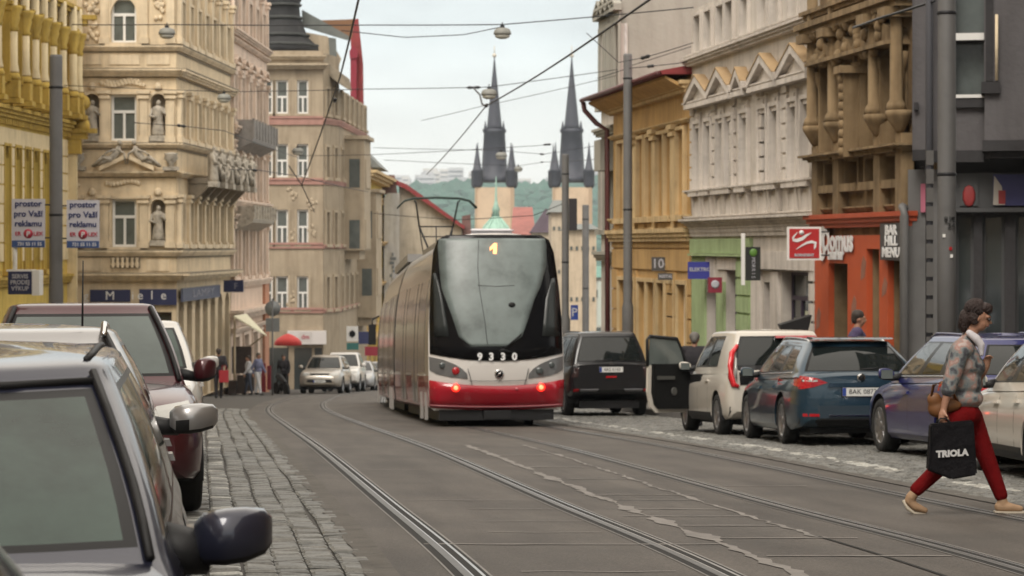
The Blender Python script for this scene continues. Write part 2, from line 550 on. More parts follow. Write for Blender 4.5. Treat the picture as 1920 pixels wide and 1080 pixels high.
# rails
m_steel = mat('rail_steel', (.42, .41, .40), .30, 1.0, .15, 6)
m_steelw = mat('rail_head_worn', (.10, .095, .09), .5, .6, .2, 5)
m_groove = mat('rail_groove', (.012, .011, .010), .9)
m_seal = mat('joint_sealing', (.17, .16, .15), .7, 0, .3, 5)
for nm, off, lab in (('a', 0.0, 'steel tram rail nearest the cobbles and the parked left row'),
                ('b', 1.447, 'steel tram rail just left of the pale cracked strip'),
                ('c', 3.25, 'steel tram rail just right of the pale cracked strip, under the tram left side'),
                ('d', 4.70, 'steel tram rail nearest the parked right row, by the woman')):
    t = thing('tram_rail', lab, 'rail', onroad(off, 0), 0, 'tram rails set in the asphalt')
    t['kind'] = 'structure'
    base = Vector(t.location)
    for (pn, a, b, dz, mm) in (('rail_seal', -.125, -.112, .004, m_seal), ('rail_joint', -.112, -.062, .004, m_groove),
                               ('rail_head', -.062, -.013, .006, m_steelw), ('rail_edge', -.013, -.003, .006, m_steel),
                               ('groove', -.003, .045, .0045, m_groove),
                               ('rail_lip', .045, .064, .006, m_steel), ('rail_joint', .064, .088, .004, m_groove),
                               ('rail_seal', .088, .104, .004, m_seal)):
        r = ribbon(pn, mm, off+a, off+b, 4, 180, dz, .5)
        for v in r.data.vertices: v.co -= base
        r.parent = t
# pale cracked sealing lines between the tracks
m_crack = mat('pale_crack_sealing', (.175, .16, .147), .75, 0, .35, 3.0)
def crack(o0, o1, w, Y0, Y1, seed):
    mb = MB(); vs = []; fs = []; i = 0; Y = Y0
    while Y <= Y1:
        t = (Y-Y0)/(Y1-Y0)
        c = lerp(o0, o1, t)+noise.noise(Vector((Y*.9, seed, 0)))*.05+noise.noise(Vector((Y*4, seed, 3)))*.05+noise.noise(Vector((Y*11, seed, 3)))*.03
        ww = w*max(.12, .8+noise.noise(Vector((Y*1.3, seed, 7)))*1.6+noise.noise(Vector((Y*7, seed, 7)))*.7)
        vs += [onroad(c-ww/2, Y, .005), onroad(c+ww/2, Y, .005)]
        if i: fs.append((2*i-2, 2*i-1, 2*i+1, 2*i))
        Y += .12; i += 1
    mb.add(vs, fs)
    return struct(mb.build('road_crack', m_crack, fixn=False))
crack(1.84, 2.05, .10, 12.5, 33, 1)
crack(2.66, 2.85, .05, 16.4, 33, 2)
crack(-.55, -.5, .03, 30, 50, 5)
mb = MB()
rnd = random.Random(4)
for Y, a, b in ((14.9, 1.95, 3.1), (16.35, 1.85, 2.9), (17.6, 1.95, 2.7), (18.7, 1.7, 2.75), (19.6, 1.9, 2.7), (20.9, 2.0, 2.8), (21.6, 1.95, 2.85),
                (24.2, 2.1, 2.7), (26.5, 2.0, 2.75), (29.5, 2.1, 2.8), (16.9, .45, 1.25), (18.1, .5, 1.3), (19.6, .6, 1.3), (15.8, -.1, 1.9), (23, 3.4, 4.2),
                (13.9, .3, 1.2), (20.8, .15, 1.3), (26, .2, .8)):
    K = 14; vs = []; fs = []
    for k in range(K+1):
        o_ = lerp(a, b, k/K); y = Y+noise.noise(Vector((o_*3, Y, 0)))*.05
        w = .022+.03*max(0, noise.noise(Vector((o_*5, Y, 5))))
        if b < 1.9: w *= .5
        vs += [onroad(o_, y-w, .0052), onroad(o_, y+w, .0052)]
        if k: fs.append((2*k-2, 2*k, 2*k+1, 2*k-1))
    mb.add(vs, fs)
struct(mb.build('road_crack', m_crack, fixn=False))
mb = MB(); vs = []; fs = []
K = 40
for k in range(K+1):
    Y = lerp(12.5, 16.6, k/K); vs += [onroad(2.66, Y, .005), onroad(2.69, Y, .005)]
    if k: fs.append((2*k-2, 2*k-1, 2*k+1, 2*k))
mb.add(vs, fs); struct(mb.build('road_joint', m_groove, fixn=False))
# ---------------------------------------------------------------- facade toolkit
class Fac:
    # facade line from plan point p0 to p1, outward normal n; u along, d outward
    def __init__(s, p0, p1, out):
        s.p0 = Vector((p0[0], p0[1], 0)); s.p1 = Vector((p1[0], p1[1], 0))
        s.L = (s.p1-s.p0).length; s.d = (s.p1-s.p0)/s.L
        n = Vector((s.d.y, -s.d.x, 0))
        if n.dot(Vector((out[0], out[1], 0))) < 0: n = -n
        s.n = n
    def P(s, u, d, z): return s.p0+s.d*u+s.n*d+Vector((0, 0, z))
    def fn(s): return lambda u, d, z: s.P(u, d, z)
    def u(s, x):
        k = (x-960)/F
        return (k*s.p0.y-s.p0.x)/(s.d.x-k*s.d.y)
    def z(s, x, y):
        Y = s.p0.y+s.d.y*s.u(x); return CZ-(y-HOR)*Y/F
def fpx(x0, Y0, x1, Y1, out): return Fac(((x0-960)/F*Y0, Y0), ((x1-960)/F*Y1, Y1), out)

def wall_mesh(F_, u0, u1, z0, z1, ops, rev=.25):
    mb = MB(F_.fn())
    us = sorted(set([u0, u1]+[o[0] for o in ops]+[o[1] for o in ops]))
    zs = sorted(set([z0, z1]+[o[2] for o in ops]+[o[3] for o in ops]))
    us = [u for u in us if u0-1e-6 <= u <= u1+1e-6]; zs = [z for z in zs if z0-1e-6 <= z <= z1+1e-6]
    for i in range(len(us)-1):
        for j in range(len(zs)-1):
            cu, cz = (us[i]+us[i+1])/2, (zs[j]+zs[j+1])/2
            if any(o[0] < cu < o[1] and o[2] < cz < o[3] for o in ops): continue
            mb.add([(us[i],0,zs[j]),(us[i+1],0,zs[j]),(us[i+1],0,zs[j+1]),(us[i],0,zs[j+1])], [(0,1,2,3)])
    for (a, b, c, d) in ops:
        mb.add([(a,0,c),(b,0,c),(b,0,d),(a,0,d),(a,-rev,c),(b,-rev,c),(b,-rev,d),(a,-rev,d)],
               [(0,4,5,1),(1,5,6,2),(2,6,7,3),(3,7,4,0)])
    return mb
def window(F_, parent, a, b, c, d, fm, gm, dep=-.17, mull=1, trans=.66, fw=.07, arch=False):
    mb = MB(F_.fn())
    e = .012
    mb.box(a, a+fw, dep-.06, dep, c, d); mb.box(b-fw, b, dep-.06, dep, c, d)
    mb.box(a+fw, b-fw, dep-.06, dep, c, c+fw); mb.box(a+fw, b-fw, dep-.06, dep, d-fw, d)
    zt = c+(d-c)*trans
    if trans: mb.box(a+fw, b-fw, dep-.06, dep+.015, zt-fw*.6, zt+fw*.6)
    for k in range(mull):
        uc = lerp(a, b, (k+1)/(mull+1))
        mb.box(uc-fw*.5, uc+fw*.5, dep-.058, dep+.01, c+fw, (zt-fw*.6) if trans else d-fw)
    w = mb.build('window', fm, parent)
    m2 = MB(F_.fn())
    m2.add([(a+.01, dep-.035, c+.01), (b-.01, dep-.035, c+.01), (b-.01, dep-.035, d-.01), (a+.01, dep-.035, d-.01)], [(0,1,2,3)])
    p = m2.build('pane', gm, w)
    return w
def cornice(mb, u0, u1, z, h, pr, steps=3, dent=0):
    own = mb.cur is None
    if own: mb.mark('cornice')
    # profile grows outward towards the top
    for i in range(steps):
        t0, t1 = i/steps, (i+1)/steps
        p = pr*(.35+.65*t1)
        mb.box(u0-p*.6-.002*i, u1+p*.6+.002*i, -.02, p, z+h*t0, z+h*t1-(0.0 if i == steps-1 else 0))
    if dent:
        u = u0; w = dent*.5
        while u < u1-w:
            mb.box(u, u+w, -.01, pr*.42, z-dent*.7, z-.002); u += dent
    if own: mb.end()
def surround(mb, a, b, c, d, w=.14, p=.07, sill=True, ped=None, head=.25):
    own = mb.cur is None
    if own: mb.mark('window_surround')
    mb.box(a-w, a-.004, -.01, p, c, d+w); mb.box(b+.004, b+w, -.01, p, c, d+w)
    mb.box(a-w+.003, b+w-.003, -.008, p-.003, d+.004, d+w-.003)
    if sill: mb.box(a-w-.06, b+w+.06, -.012, p+.1, c-.16, c-.004)
    if ped:
        z = d+w+head; m = (a+b)/2; W_ = (b-a)/2+w+.12
        mb.box(m-W_, m+W_, -.012, p+.16, z, z+.1)
        mb.box(m-W_+.1, m+W_-.1, -.009, p*.7, d+w+.003, z-.003)
        if ped == 'tri':
            H = W_*.5
            q = [(m-W_, z+.102), (m+W_, z+.102), (m, z+.102+H)]
            mb.prism([(x, y) for x, y in q], .0, p*.5, 'xz')
            t = .1
            for s_ in (-1, 1):
                mb.prism([(m+s_*W_, z+.104), (m+s_*W_, z+.104+t), (m, z+.104+H+t), (m, z+.104+H)], -.005, p+.17+(0.002 if s_ > 0 else 0), 'xz')
        elif ped == 'seg':
            H = W_*.35; K = 8
            out = [(m-W_+2*W_*k/K, z+.104+H*math.sin(PI*k/K)+.1) for k in range(K+1)]
            inn = [(m-W_+2*W_*k/K, z+.103+H*math.sin(PI*k/K)) for k in range(K, -1, -1)]
            mb.prism(out+inn, -.005, p+.15, 'xz')
    if own: mb.end()
def pilaster(mb, u, w, z0, z1, p=.12, cap=True):
    own = mb.cur is None
    if own: mb.mark('pilaster')
    mb.box(u-w/2, u+w/2, -.01, p, z0, z1)
    if cap:
        mb.box(u-w/2-.05, u+w/2+.05, -.008, p+.05, z0-.001, z0+.22)
        mb.box(u-w/2-.06, u+w/2+.06, -.008, p+.07, z1-.30, z1-.19)
        mb.box(u-w/2-.1, u+w/2+.1, -.008, p+.11, z1-.12, z1+.001)
        mb.box(u-w/2-.03, u+w/2+.03, -.007, p+.03, z1-.19, z1-.12)
    if own: mb.end()
def arch_fill(F_, parent, a, b, zs, zt, m, rev=.25, dep=0.0, name='wall'):
    # spandrels that turn the top of a rectangular opening into an arch
    mb = MB(F_.fn()); K = 10; mid = (a+b)/2; r = (b-a)/2
    for s_ in (-1, 1):
        pts = [(mid+s_*r*math.cos(PI/2*k/K), zs+(zt-zs)*math.sin(PI/2*k/K)) for k in range(K+1)]
        poly = [(mid+s_*r, zt)]+pts
        mb.prism(poly, -rev, dep, 'xz')
    return mb.build(name, m, parent)
def block(F_, parent, u0, u1, z0, z1, depth, m, name='wall', d0=-.26):
    mb = MB(F_.fn()); mb.box(u0, u1, -depth, d0, z0, z1)
    return mb.build(name, m, parent)

def statue(mb, x, y, z, h, face=(0, -1), urn=False):
    own = mb.cur is None
    if own: mb.mark('statue')
    # standing draped figure on a plinth, in local axes of the builder (u, d, z)
    mb.box(x-.2*h, x+.2*h, y-.12*h, y+.12*h, z, z+.14*h)
    mb.lathe([(.15*h, 0), (.17*h, .05*h), (.13*h, .3*h), (.12*h, .45*h), (.16*h, .62*h), (.13*h, .70*h), (.05*h, .73*h), (.045*h, .76*h)], (x, y, z+.14*h), n=9, ey=.7)
    mb.ball((x+.01*h, y, z+.14*h+.80*h), (.06*h, .06*h, .075*h), 8)
    mb.tube([(x-.15*h, y, z+.80*h), (x-.19*h, y+.04*h, z+.62*h), (x-.05*h, y+.13*h, z+.58*h)], [.045*h, .04*h, .03*h], 6)
    mb.tube([(x+.15*h, y, z+.80*h), (x+.18*h, y+.05*h, z+.64*h), (x+.09*h, y+.13*h, z+.74*h)], [.045*h, .04*h, .03*h], 6)
    if own: mb.end()
def recliner(mb, x, d, z, h, s=1):
    own = mb.cur is None
    if own: mb.mark('reclining_figure')
    # reclining figure, feet away from s direction
    mb.tube([(x-s*.75*h, d, z+.02), (x-s*.4*h, d+.03, z+.2*h), (x-s*.05*h, d, z+.3*h), (x+s*.2*h, d, z+.62*h), (x+s*.24*h, d, z+.8*h)],
            [.06*h, .11*h, .15*h, .15*h, .06*h], 8)
    mb.tube([(x-s*.8*h, d+.1, z+.0), (x-s*.35*h, d+.12, z+.36*h), (x-s*.05*h, d+.05, z+.25*h)], [.05*h, .09*h, .12*h], 7)
    mb.ball((x+s*.26*h, d+.02, z+.93*h), .1*h, 8)
    mb.tube([(x+s*.2*h, d+.1, z+.68*h), (x+s*.45*h, d+.12, z+.5*h), (x+s*.5*h, d+.1, z+.1*h)], [.05*h, .045*h, .03*h], 6)
    mb.tube([(x+s*.1*h, d+.12, z+.66*h), (x-s*.2*h, d+.18, z+.55*h), (x-s*.35*h, d+.18, z+.42*h)], [.05*h, .04*h, .03*h], 6)
    if own: mb.end()
def baluster_row(mb, u0, u1, d, z0, h, step=.28):
    own = mb.cur is None
    if own: mb.mark('balustrade')
    n_ = max(2, int((u1-u0)/step))
    for i in range(n_):
        u = lerp(u0, u1, (i+.5)/n_)
        mb.lathe([(.07, 0), (.045, .06*h), (.09, .35*h), (.04, .7*h), (.07, .95*h), (.07, h)], (u, d, z0), n=7)
    if own: mb.end()
def gen_facade(F_, root, u0, u1, zbase, ztop, floors, cornices, wm, tm, fm, gm, rev=.25, depth=9.0, bal=None, pils=True, extra_ops=(), bandm=None, grooves=None):
    ops = list(extra_ops); wins = []
    for fl in floors:
        us = fl.get('us')
        if us is None:
            n_ = fl['n']; us = [lerp(u0, u1, (i+.5)/n_) for i in range(n_)]
        w = fl['w']
        for uc in us:
            o = (uc-w/2, uc+w/2, fl['z0'], fl['z1'])
            ops.append(o); wins.append((o, fl))
    wall_mesh(F_, u0, u1, zbase, ztop, ops, rev).build('wall', wm, root)
    block(F_, root, u0+.02, u1-.02, zbase, ztop-.02, depth, wm, 'wall', -rev-.004)
    tb = MB(F_.fn())
    for (o, fl) in wins:
        window(F_, root, *o, fm=fl.get('fm', fm), gm=fl.get('gm', gm), mull=fl.get('mull', 1), trans=fl.get('trans', .66), dep=fl.get('dep', -.15), fw=fl.get('fw', .07))
        surround(tb, *o, w=fl.get('sw', .14), p=fl.get('sp', .07), ped=fl.get('ped'), head=fl.get('head', .25))
        if fl.get('arch'):
            arch_fill(F_, root, o[0], o[1], o[3]-(o[1]-o[0])/2, o[3], tm, rev-.01, .01, 'window_arch')
        if fl.get('panel'):
            z = o[2]-.2-fl['panel']
            tb.box(o[0], o[1], -.01, .045, z, o[2]-.2); tb.box(o[0]+.1, o[1]-.1, -.005, .075, z+.1, o[2]-.3)
    if pils:
        for fl in floors:
            if fl.get('pil'):
                us = fl.get('us') or [lerp(u0, u1, (i+.5)/fl['n']) for i in range(fl['n'])]
                mids = [u0+.25]+[(us[i]+us[i+1])/2 for i in range(len(us)-1)]+[u1-.25]
                for m_ in mids: pilaster(tb, m_, fl.get('pw', .42), fl['pil'][0], fl['pil'][1], fl.get('pp', .12))
    tb.build('window_surround', tm, root)
    cb = MB(F_.fn())
    for c in cornices:
        cornice(cb, u0, u1, c[0], c[1], c[2], 3, c[3] if len(c) > 3 else 0)
    cb.build('cornice', bandm or tm, root)
    if grooves:
        gb = MB(F_.fn())
        z = grooves[0]
        while z < grooves[1]:
            # rusticated courses between openings
            segs = [(u0, u1)]
            for o in ops:
                if o[2] < z+grooves[2] and o[3] > z:
                    ns = []
                    for (a, b) in segs:
                        if o[0] > a and o[1] < b: ns += [(a, o[0]-.15), (o[1]+.15, b)]
                        else: ns.append((a, b))
                    segs = ns
            for (a, b) in segs:
                if b-a > .1: gb.box(a+.01, b-.01, -.01, .05, z, z+grooves[2]-.05)
            z += grooves[2]
        gb.build('rusticated_course', grooves[3] if len(grooves) > 3 else wm, root)
def downpipe(F_, parent, u, z0, z1, m, r=.06, d=.14):
    mb = MB(F_.fn()); mb.tube([(u, d, z0), (u, d, z1)], r, 8)
    z = z0+1
    while z < z1: mb.box(u-r-.02, u+r+.02, 0, d+r+.01, z, z+.05); z += 2
    return mb.build('downpipe', m, parent)

# ---------------------------------------------------------------- colours
P_CREAM = plaster('cream_render', (.70, .575, .40)); P_CREAMT = plaster('cream_stucco_trim', (.72, .60, .43), .2, .28)
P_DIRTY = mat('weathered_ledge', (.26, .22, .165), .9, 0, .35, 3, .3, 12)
P_STATUE = mat('weathered_statue_stone', (.40, .36, .30), .9, 0, .5, 6, .3, 12)
P_YEL = plaster('ochre_yellow_render', (.62, .46, .12)); P_YELT = plaster('ochre_trim', (.50, .35, .085), .25, .35)
P_YELP = plaster('pale_yellow_panels', (.72, .60, .38))
P_PINK = plaster('pale_pink_render', (.68, .54, .44)); P_PINKT = plaster('pink_stucco_trim', (.70, .57, .47), .22, .3)
P_BEIGE = plaster('grey_beige_render', (.36, .295, .215)); P_BEIGET = plaster('beige_trim', (.43, .355, .26))
P_ROSE = mat('rose_band', (.36, .20, .165), .85, 0, .2, 3)
P_WHITE = plaster('greyish_white_render', (.52, .475, .425)); P_WHITET = plaster('white_stucco_trim', (.56, .51, .46), .2, .25)
P_OCHRE = plaster('orange_ochre_render', (.50, .32, .135)); P_OCHRET = plaster('orange_ochre_trim', (.58, .43, .235), .2, .3)
P_BROWN = plaster('sooty_tan_stone', (.225, .155, .085), .35, .4); P_BROWNT = plaster('sooty_tan_carving', (.24, .17, .095), .4, .45)
P_ORANGE = mat('orange_shop_paint', (.44, .075, .02), .6, 0, .12, 2)
P_GREY = plaster('slate_grey_render', (.07, .067, .07), .12, .15); P_GREYD = plaster('dark_slate_render', (.045, .043, .045), .15, .15)
P_GREYP = plaster('lilac_grey_render', (.115, .108, .112), .12, .15)
P_FIRE = plaster('blank_grey_render', (.36, .345, .30), .08, .12)
SLATE = mat('hazed_slate', (.040, .042, .058), .6, 0, .3, 3)  # spire slate, its bluish tone has distance haze mixed in
COPPER = mat('green_copper', (.28, .44, .36), .7, 0, .25, 3)
TILE = mat('red_roof', (.22, .03, .032), .75, 0, .25, 2, .3, 8)
OLIVE_TIN = mat('grey_tin_roof', (.13, .14, .13), .6, .1, .25, 1.5)
WINRED = mat('ochre_tin_cover', (.36, .245, .13), .8, 0, .15, 3)
NAVY = mat('navy_sign', (.022, .028, .085), .5)
# ================================================================ LEFT SIDE
SIDEL = (1, 0)
# ---- yellow building at the left edge
r_ = thing('yellow_building', 'ochre yellow building with half columns and rusticated arches, at the left edge of the street', 'building', (-15, 80, 0))
def reparent0(root):      # children were built in world coordinates
    base = Vector(root.location)
    for ch in root.children:
        if ch.type == 'MESH' and not ch.get('_loc'):
            ch.location = -base; ch['_loc'] = 1
            del ch['_loc']
FY = fpx(-80, 71, 128, 86.5, (1, 0)); L = FY.L
zc1, zc0 = FY.z(0, 213), FY.z(0, 70)
zc1 = (FY.z(0, 216)+FY.z(97, 243))/2
n_b = 9
us = [FY.u(x) for x in (-50, -14, 12, 32, 50, 66, 84, 104)]
zA = zc1+.5; zB = FY.z(20, 40)
gen_facade(FY, r_, 0, L-.2, -9, zB+3.2,
    [dict(us=us, w=.75, z0=zc1-4.9, z1=zc1-.9, arch=True, gm=GLASS, ped=None, sw=.1),
     dict(us=us, w=.62, z0=zc1+1.3, z1=zB-.3, gm=GLASS, sw=.1, pil=(zc1+1.1, zB+.5), pw=.5, pp=.38, trans=.6)],
    [(zc1, .35, .38, .3), (zc1+.95, .14, .3), (zc1-5.4, .3, .25), (zB+.9, .4, .5, .35)], P_YEL, P_YELT, WHITE, GLASS, grooves=(zc1-4.6, zc1-.8, .62, P_YELP))
# half columns in pale shafts with dark gold capitals
cb = MB(FY.fn()); cc = MB(FY.fn())
mids = [(us[i]+us[i+1])/2 for i in range(len(us)-1)]+[us[-1]+.9, L-.3]
for m_ in mids:
    cb.mark(); cc.mark()
    cb.lathe([(.19, 0), (.20, .05), (.16, .3), (.15, 3.0), (.14, zB-zc1-1.9)], (m_, .42, zc1+1.4), n=10)
    h = zB-.45
    cc.lathe([(.14, 0), (.20, .12), (.16, .2), (.24, .5), (.22, .55), (.30, .75), (.30, .85)], (m_, .42, h-.05), n=10)
    cc.box(m_-.26, m_+.26, .1, .72, zc1+.42, zc1+.58); cc.box(m_-.19, m_+.19, .12, .64, zc1+.6, zc1+1.15)
    cc.lathe([(.22, 0), (.25, .08), (.20, .22)], (m_, .42, zc1+1.16), n=10)
    cb.end(); cc.end()
cb.build('column', P_YELP, r_); cc.build('column_capital', P_YELT, r_)
# corner quoin with round bosses seen in profile
q = MB(FY.fn())
q.box(L-.2, L, -3, .34, -9, zB+3.2)
q.build('corner_strip', P_YELP, r_)
q = MB(FY.fn())
for yy in (193, 236):
    q.ball((L-.1, .52, FY.z(128, yy)), (.28, .30, .30), 10)
for yy in (250, 38):
    z = FY.z(128, yy); q.box(L-.35, L+.02, -.1, 1.05, z, z+.16); q.box(L-.3, L+.0, -.1, .72, z-.22, z-.002); q.box(L-.28, L-.02, -.1, .5, z-.75, z-.222)
q.build('corner_boss', P_YELT, r_)
reparent0(r_)

# ---- cream corner building
r_ = thing('cream_corner_building', 'cream stucco corner building with statues in niches, pediment and balconies', 'building', (-14.5, 88, 0))
YC = 88.0
FC = fpx(100, YC, 331, YC, (0, -1)); LC = FC.L
FS = fpx(331.5, YC, 432, YC*1.139, (1, 0)); LS = FS.L
u = FC.u
def z(y): return CZ-(y-HOR)*YC/F
zg = z(760)
win = [(u(208), u(256), z(80), z(-4)), (u(208), u(256), z(264), z(177)), (u(210), u(256), z(463), z(373))]
niches = [(u(159), u(186), z(265), z(176)), (u(283), u(310), z(265), z(176)), (u(159), u(186), z(461), z(374)), (u(283), u(310), z(461), z(374))]
shops = [(u(150), u(200), zg, z(585)), (u(215), u(265), zg, z(585)), (u(280), u(322), zg, z(585))]
wall_mesh(FC, 0, LC, zg, z(-60), win+niches+shops, .32).build('wall', P_CREAM, r_)
block(FC, r_, .02, LC-.3, zg, z(-60)-.02, 8, P_CREAM, 'wall', -.324)
for w_ in win:
    window(FC, r_, *w_, fm=WHITE, gm=GLASS2, dep=-.14, trans=.63, fw=.09)
arch_fill(FC, r_, win[0][0], win[0][1], z(28), z(-4), P_CREAMT, .3, .012, 'window_arch')
for nn in niches:
    arch_fill(FC, r_, nn[0], nn[1], nn[3]-(nn[1]-nn[0])/2, nn[3], P_CREAMT, .3, .01, 'niche_arch')
    mb = MB(FC.fn()); K = 6
    mb.add([(nn[0], -.30, nn[2]), (nn[1], -.30, nn[2]), (nn[1], -.30, nn[3]), (nn[0], -.30, nn[3])], [(0,1,2,3)])
    mb.build('niche', P_DIRTY, r_)
    mb = MB(FC.fn()); statue(mb, (nn[0]+nn[1])/2, -.02, nn[2], (nn[3]-nn[2])*.86)
    mb.build('niche_statue', P_STATUE, r_)
for sh in shops:
    window(FC, r_, *sh, fm=mat('shop_frame_brown', (.06, .04, .03), .5), gm=GLASS, dep=-.2, trans=.75, fw=.1)
tb = MB(FC.fn())
for (zz0, zz1) in ((z(267), z(170)), (z(465), z(366)), (z(82), z(-50))):
    for xx in (148, 196.5, 270, 320):
        pilaster(tb, u(xx), u(xx+15)-u(xx), zz0, zz1, .13)
for w_ in win[1:]: surround(tb, *w_, w=.1, p=.06, sill=True)
surround(tb, win[0][0], win[0][1], win[0][2], z(-40), w=.14, p=.07)
for nn in niches:
    K = 8; m_ = (nn[0]+nn[1])/2; rr = (nn[1]-nn[0])/2; zs_ = nn[3]-rr
    out = [(m_+(rr+.12)*math.cos(PI*k/K), zs_+(rr+.12)*math.sin(PI*k/K)) for k in range(K+1)]
    inn = [(m_+(rr+.01)*math.cos(PI*k/K), zs_+(rr+.01)*math.sin(PI*k/K)) for k in range(K, -1, -1)]
    tb.prism(out+inn, -.01, .07, 'xz')
    tb.box(nn[0]-.12, nn[0]-.012, -.01, .068, nn[2], zs_); tb.box(nn[1]+.012, nn[1]+.12, -.01, .068, nn[2], zs_)
    tb.lathe([(.1, 0), (.16, .1), (.12, .22), (.05, .3)], (m_, .02, nn[3]+.12), n=8)
for (xa_, xb_) in ((140, 190), (205, 262), (275, 318)):     # panels in the parapet bands
    tb.box(u(xa_), u(xb_), -.01, .04, z(121), z(103)); tb.box(u(xa_), u(xb_), -.01, .04, z(508), z(486)) if xa_ != 205 else None
# garland ornament under the cornices
rg = random.Random(3)
for (xa_, xb_, yy) in ((200, 266, 153), (200, 266, 343), (140, 150, 345), (190, 270, 158)):
    uu = u(xa_)
    while uu < u(xb_):
        tb.ball((uu, .03, z(yy)+.06*math.sin(uu*5)), (.09, .07, .10), 6); uu += .13
for (xc, yc) in ((172, 20), (297, 20), (172, 62), (172, 5), (297, -5)):
    for k in range(9):
        tb.ball((u(xc)+rg.uniform(-.22, .22), .02, z(yc)+rg.uniform(-.3, .3)), (.09, .07, .11), 6)
tb.build('stucco_ornament', P_CREAMT, r_)
cb = MB(FC.fn())
cornice(cb, 0, LC, z(95), z(86)-z(95), .2); cornice(cb, 0, LC, z(143), z(130)-z(143), .32, 4)
cornice(cb, 0, LC, z(277), z(269)-z(277), .22); cornice(cb, 0, LC, z(331), z(322)-z(331), .3, 4)
cornice(cb, 0, LC, z(480), z(470)-z(480), .2); cornice(cb, 0, LC, z(526), z(513)-z(526), .42, 4)
m_ = u(240); W_ = u(291)-u(240); zb = z(321); H = z(297)-z(321)
for s_ in (-1, 1):
    cb.prism([(m_+s_*W_, zb), (m_+s_*W_, zb+.16), (m_, zb+H+.16), (m_, zb+H)], -.01, .36+(0.002 if s_ > 0 else 0), 'xz')
cb.prism([(m_-W_, zb), (m_+W_, zb), (m_, zb+H)], -.005, .10, 'xz')
cb.build('cornice', P_CREAMT, r_)
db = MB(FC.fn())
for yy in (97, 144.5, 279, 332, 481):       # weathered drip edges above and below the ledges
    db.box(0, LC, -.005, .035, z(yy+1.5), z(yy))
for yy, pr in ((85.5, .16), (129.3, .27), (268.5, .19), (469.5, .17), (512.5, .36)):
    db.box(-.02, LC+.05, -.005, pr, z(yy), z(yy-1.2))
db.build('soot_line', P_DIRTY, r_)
sb = MB(FC.fn())
recliner(sb, u(214), .25, z(313), .95, 1); recliner(sb, u(266), .25, z(313), .95, -1)
for xx in (148, 322):
    sb.box(u(xx)-.28, u(xx)+.28, .02, .4, z(320), z(313)); sb.lathe([(.1, 0), (.08, .1), (.26, .3), (.22, .42), (.27, .48), (.1, .52)], (u(xx), .2, z(313)), n=10)
sb.build('pediment_figure', P_STATUE, r_)
bb = MB(FC.fn()); baluster_row(bb, u(208), u(262), .1, z(502), z(483)-z(502), .17); bb.build('balustrade', P_CREAMT, r_)
bb = MB(FC.fn()); bb.box(u(207), u(263), -.01, .012, z(503), z(482)); bb.build('balustrade_backing', P_DIRTY, r_)  # flat dark sheet on the wall behind the balusters
# side facade
rowz = [(z(80), z(0)), (z(264), z(177)), (z(463), z(373))]
sus = [lerp(0, LS, (i+.5)/7) for i in range(7)]
ops = [(uu-.42, uu+.42, a+.1, b) for uu in sus for (a, b) in rowz]
arc = [(uu-.55, uu+.55, zg, z(590)+.6) for uu in sus]
wall_mesh(FS, 0, LS, zg, z(-60), ops+arc, .32).build('wall', P_CREAM, r_)
block(FS, r_, .3, LS, zg, z(-60)-.02, 8, P_CREAM, 'wall', -.324)
for o_ in ops: window(FS, r_, *o_, fm=WHITE, gm=GLASS2, dep=-.12, trans=.63, fw=.08)
for o_ in arc:
    window(FS, r_, *o_, fm=mat('shop_frame_brown', (.06, .04, .03), .5), gm=GLASS, dep=-.25, trans=0, mull=0)
    arch_fill(FS, r_, o_[0], o_[1], o_[3]-.5, o_[3], P_CREAMT, .3, .01, 'window_arch')
tb = MB(FS.fn())
for (a, b) in ((z(267), z(168)), (z(465), z(364)), (z(82), z(-50))):
    for i in range(8):
        uu = lerp(.2, LS-.2, i/7); pilaster(tb, uu, .34, a, b, .16)
for o_ in ops: surround(tb, *o_, w=.1, p=.1)
tb.build('stucco_ornament', P_CREAMT, r_)
cb = MB(FS.fn())
for (ya, yb, pr) in ((95, 86, .22), (143, 130, .34), (277, 269, .24), (331, 322, .3), (480, 470, .25), (526, 513, .5)):
    cornice(cb, .1, LS, z(ya), z(yb)-z(ya), pr, 3, .0)
cb.build('cornice', P_CREAMT, r_)
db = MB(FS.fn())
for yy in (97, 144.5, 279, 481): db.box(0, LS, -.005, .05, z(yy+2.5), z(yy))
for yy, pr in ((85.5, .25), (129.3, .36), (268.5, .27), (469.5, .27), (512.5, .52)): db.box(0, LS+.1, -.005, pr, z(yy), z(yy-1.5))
db.build('soot_line', P_DIRTY, r_)
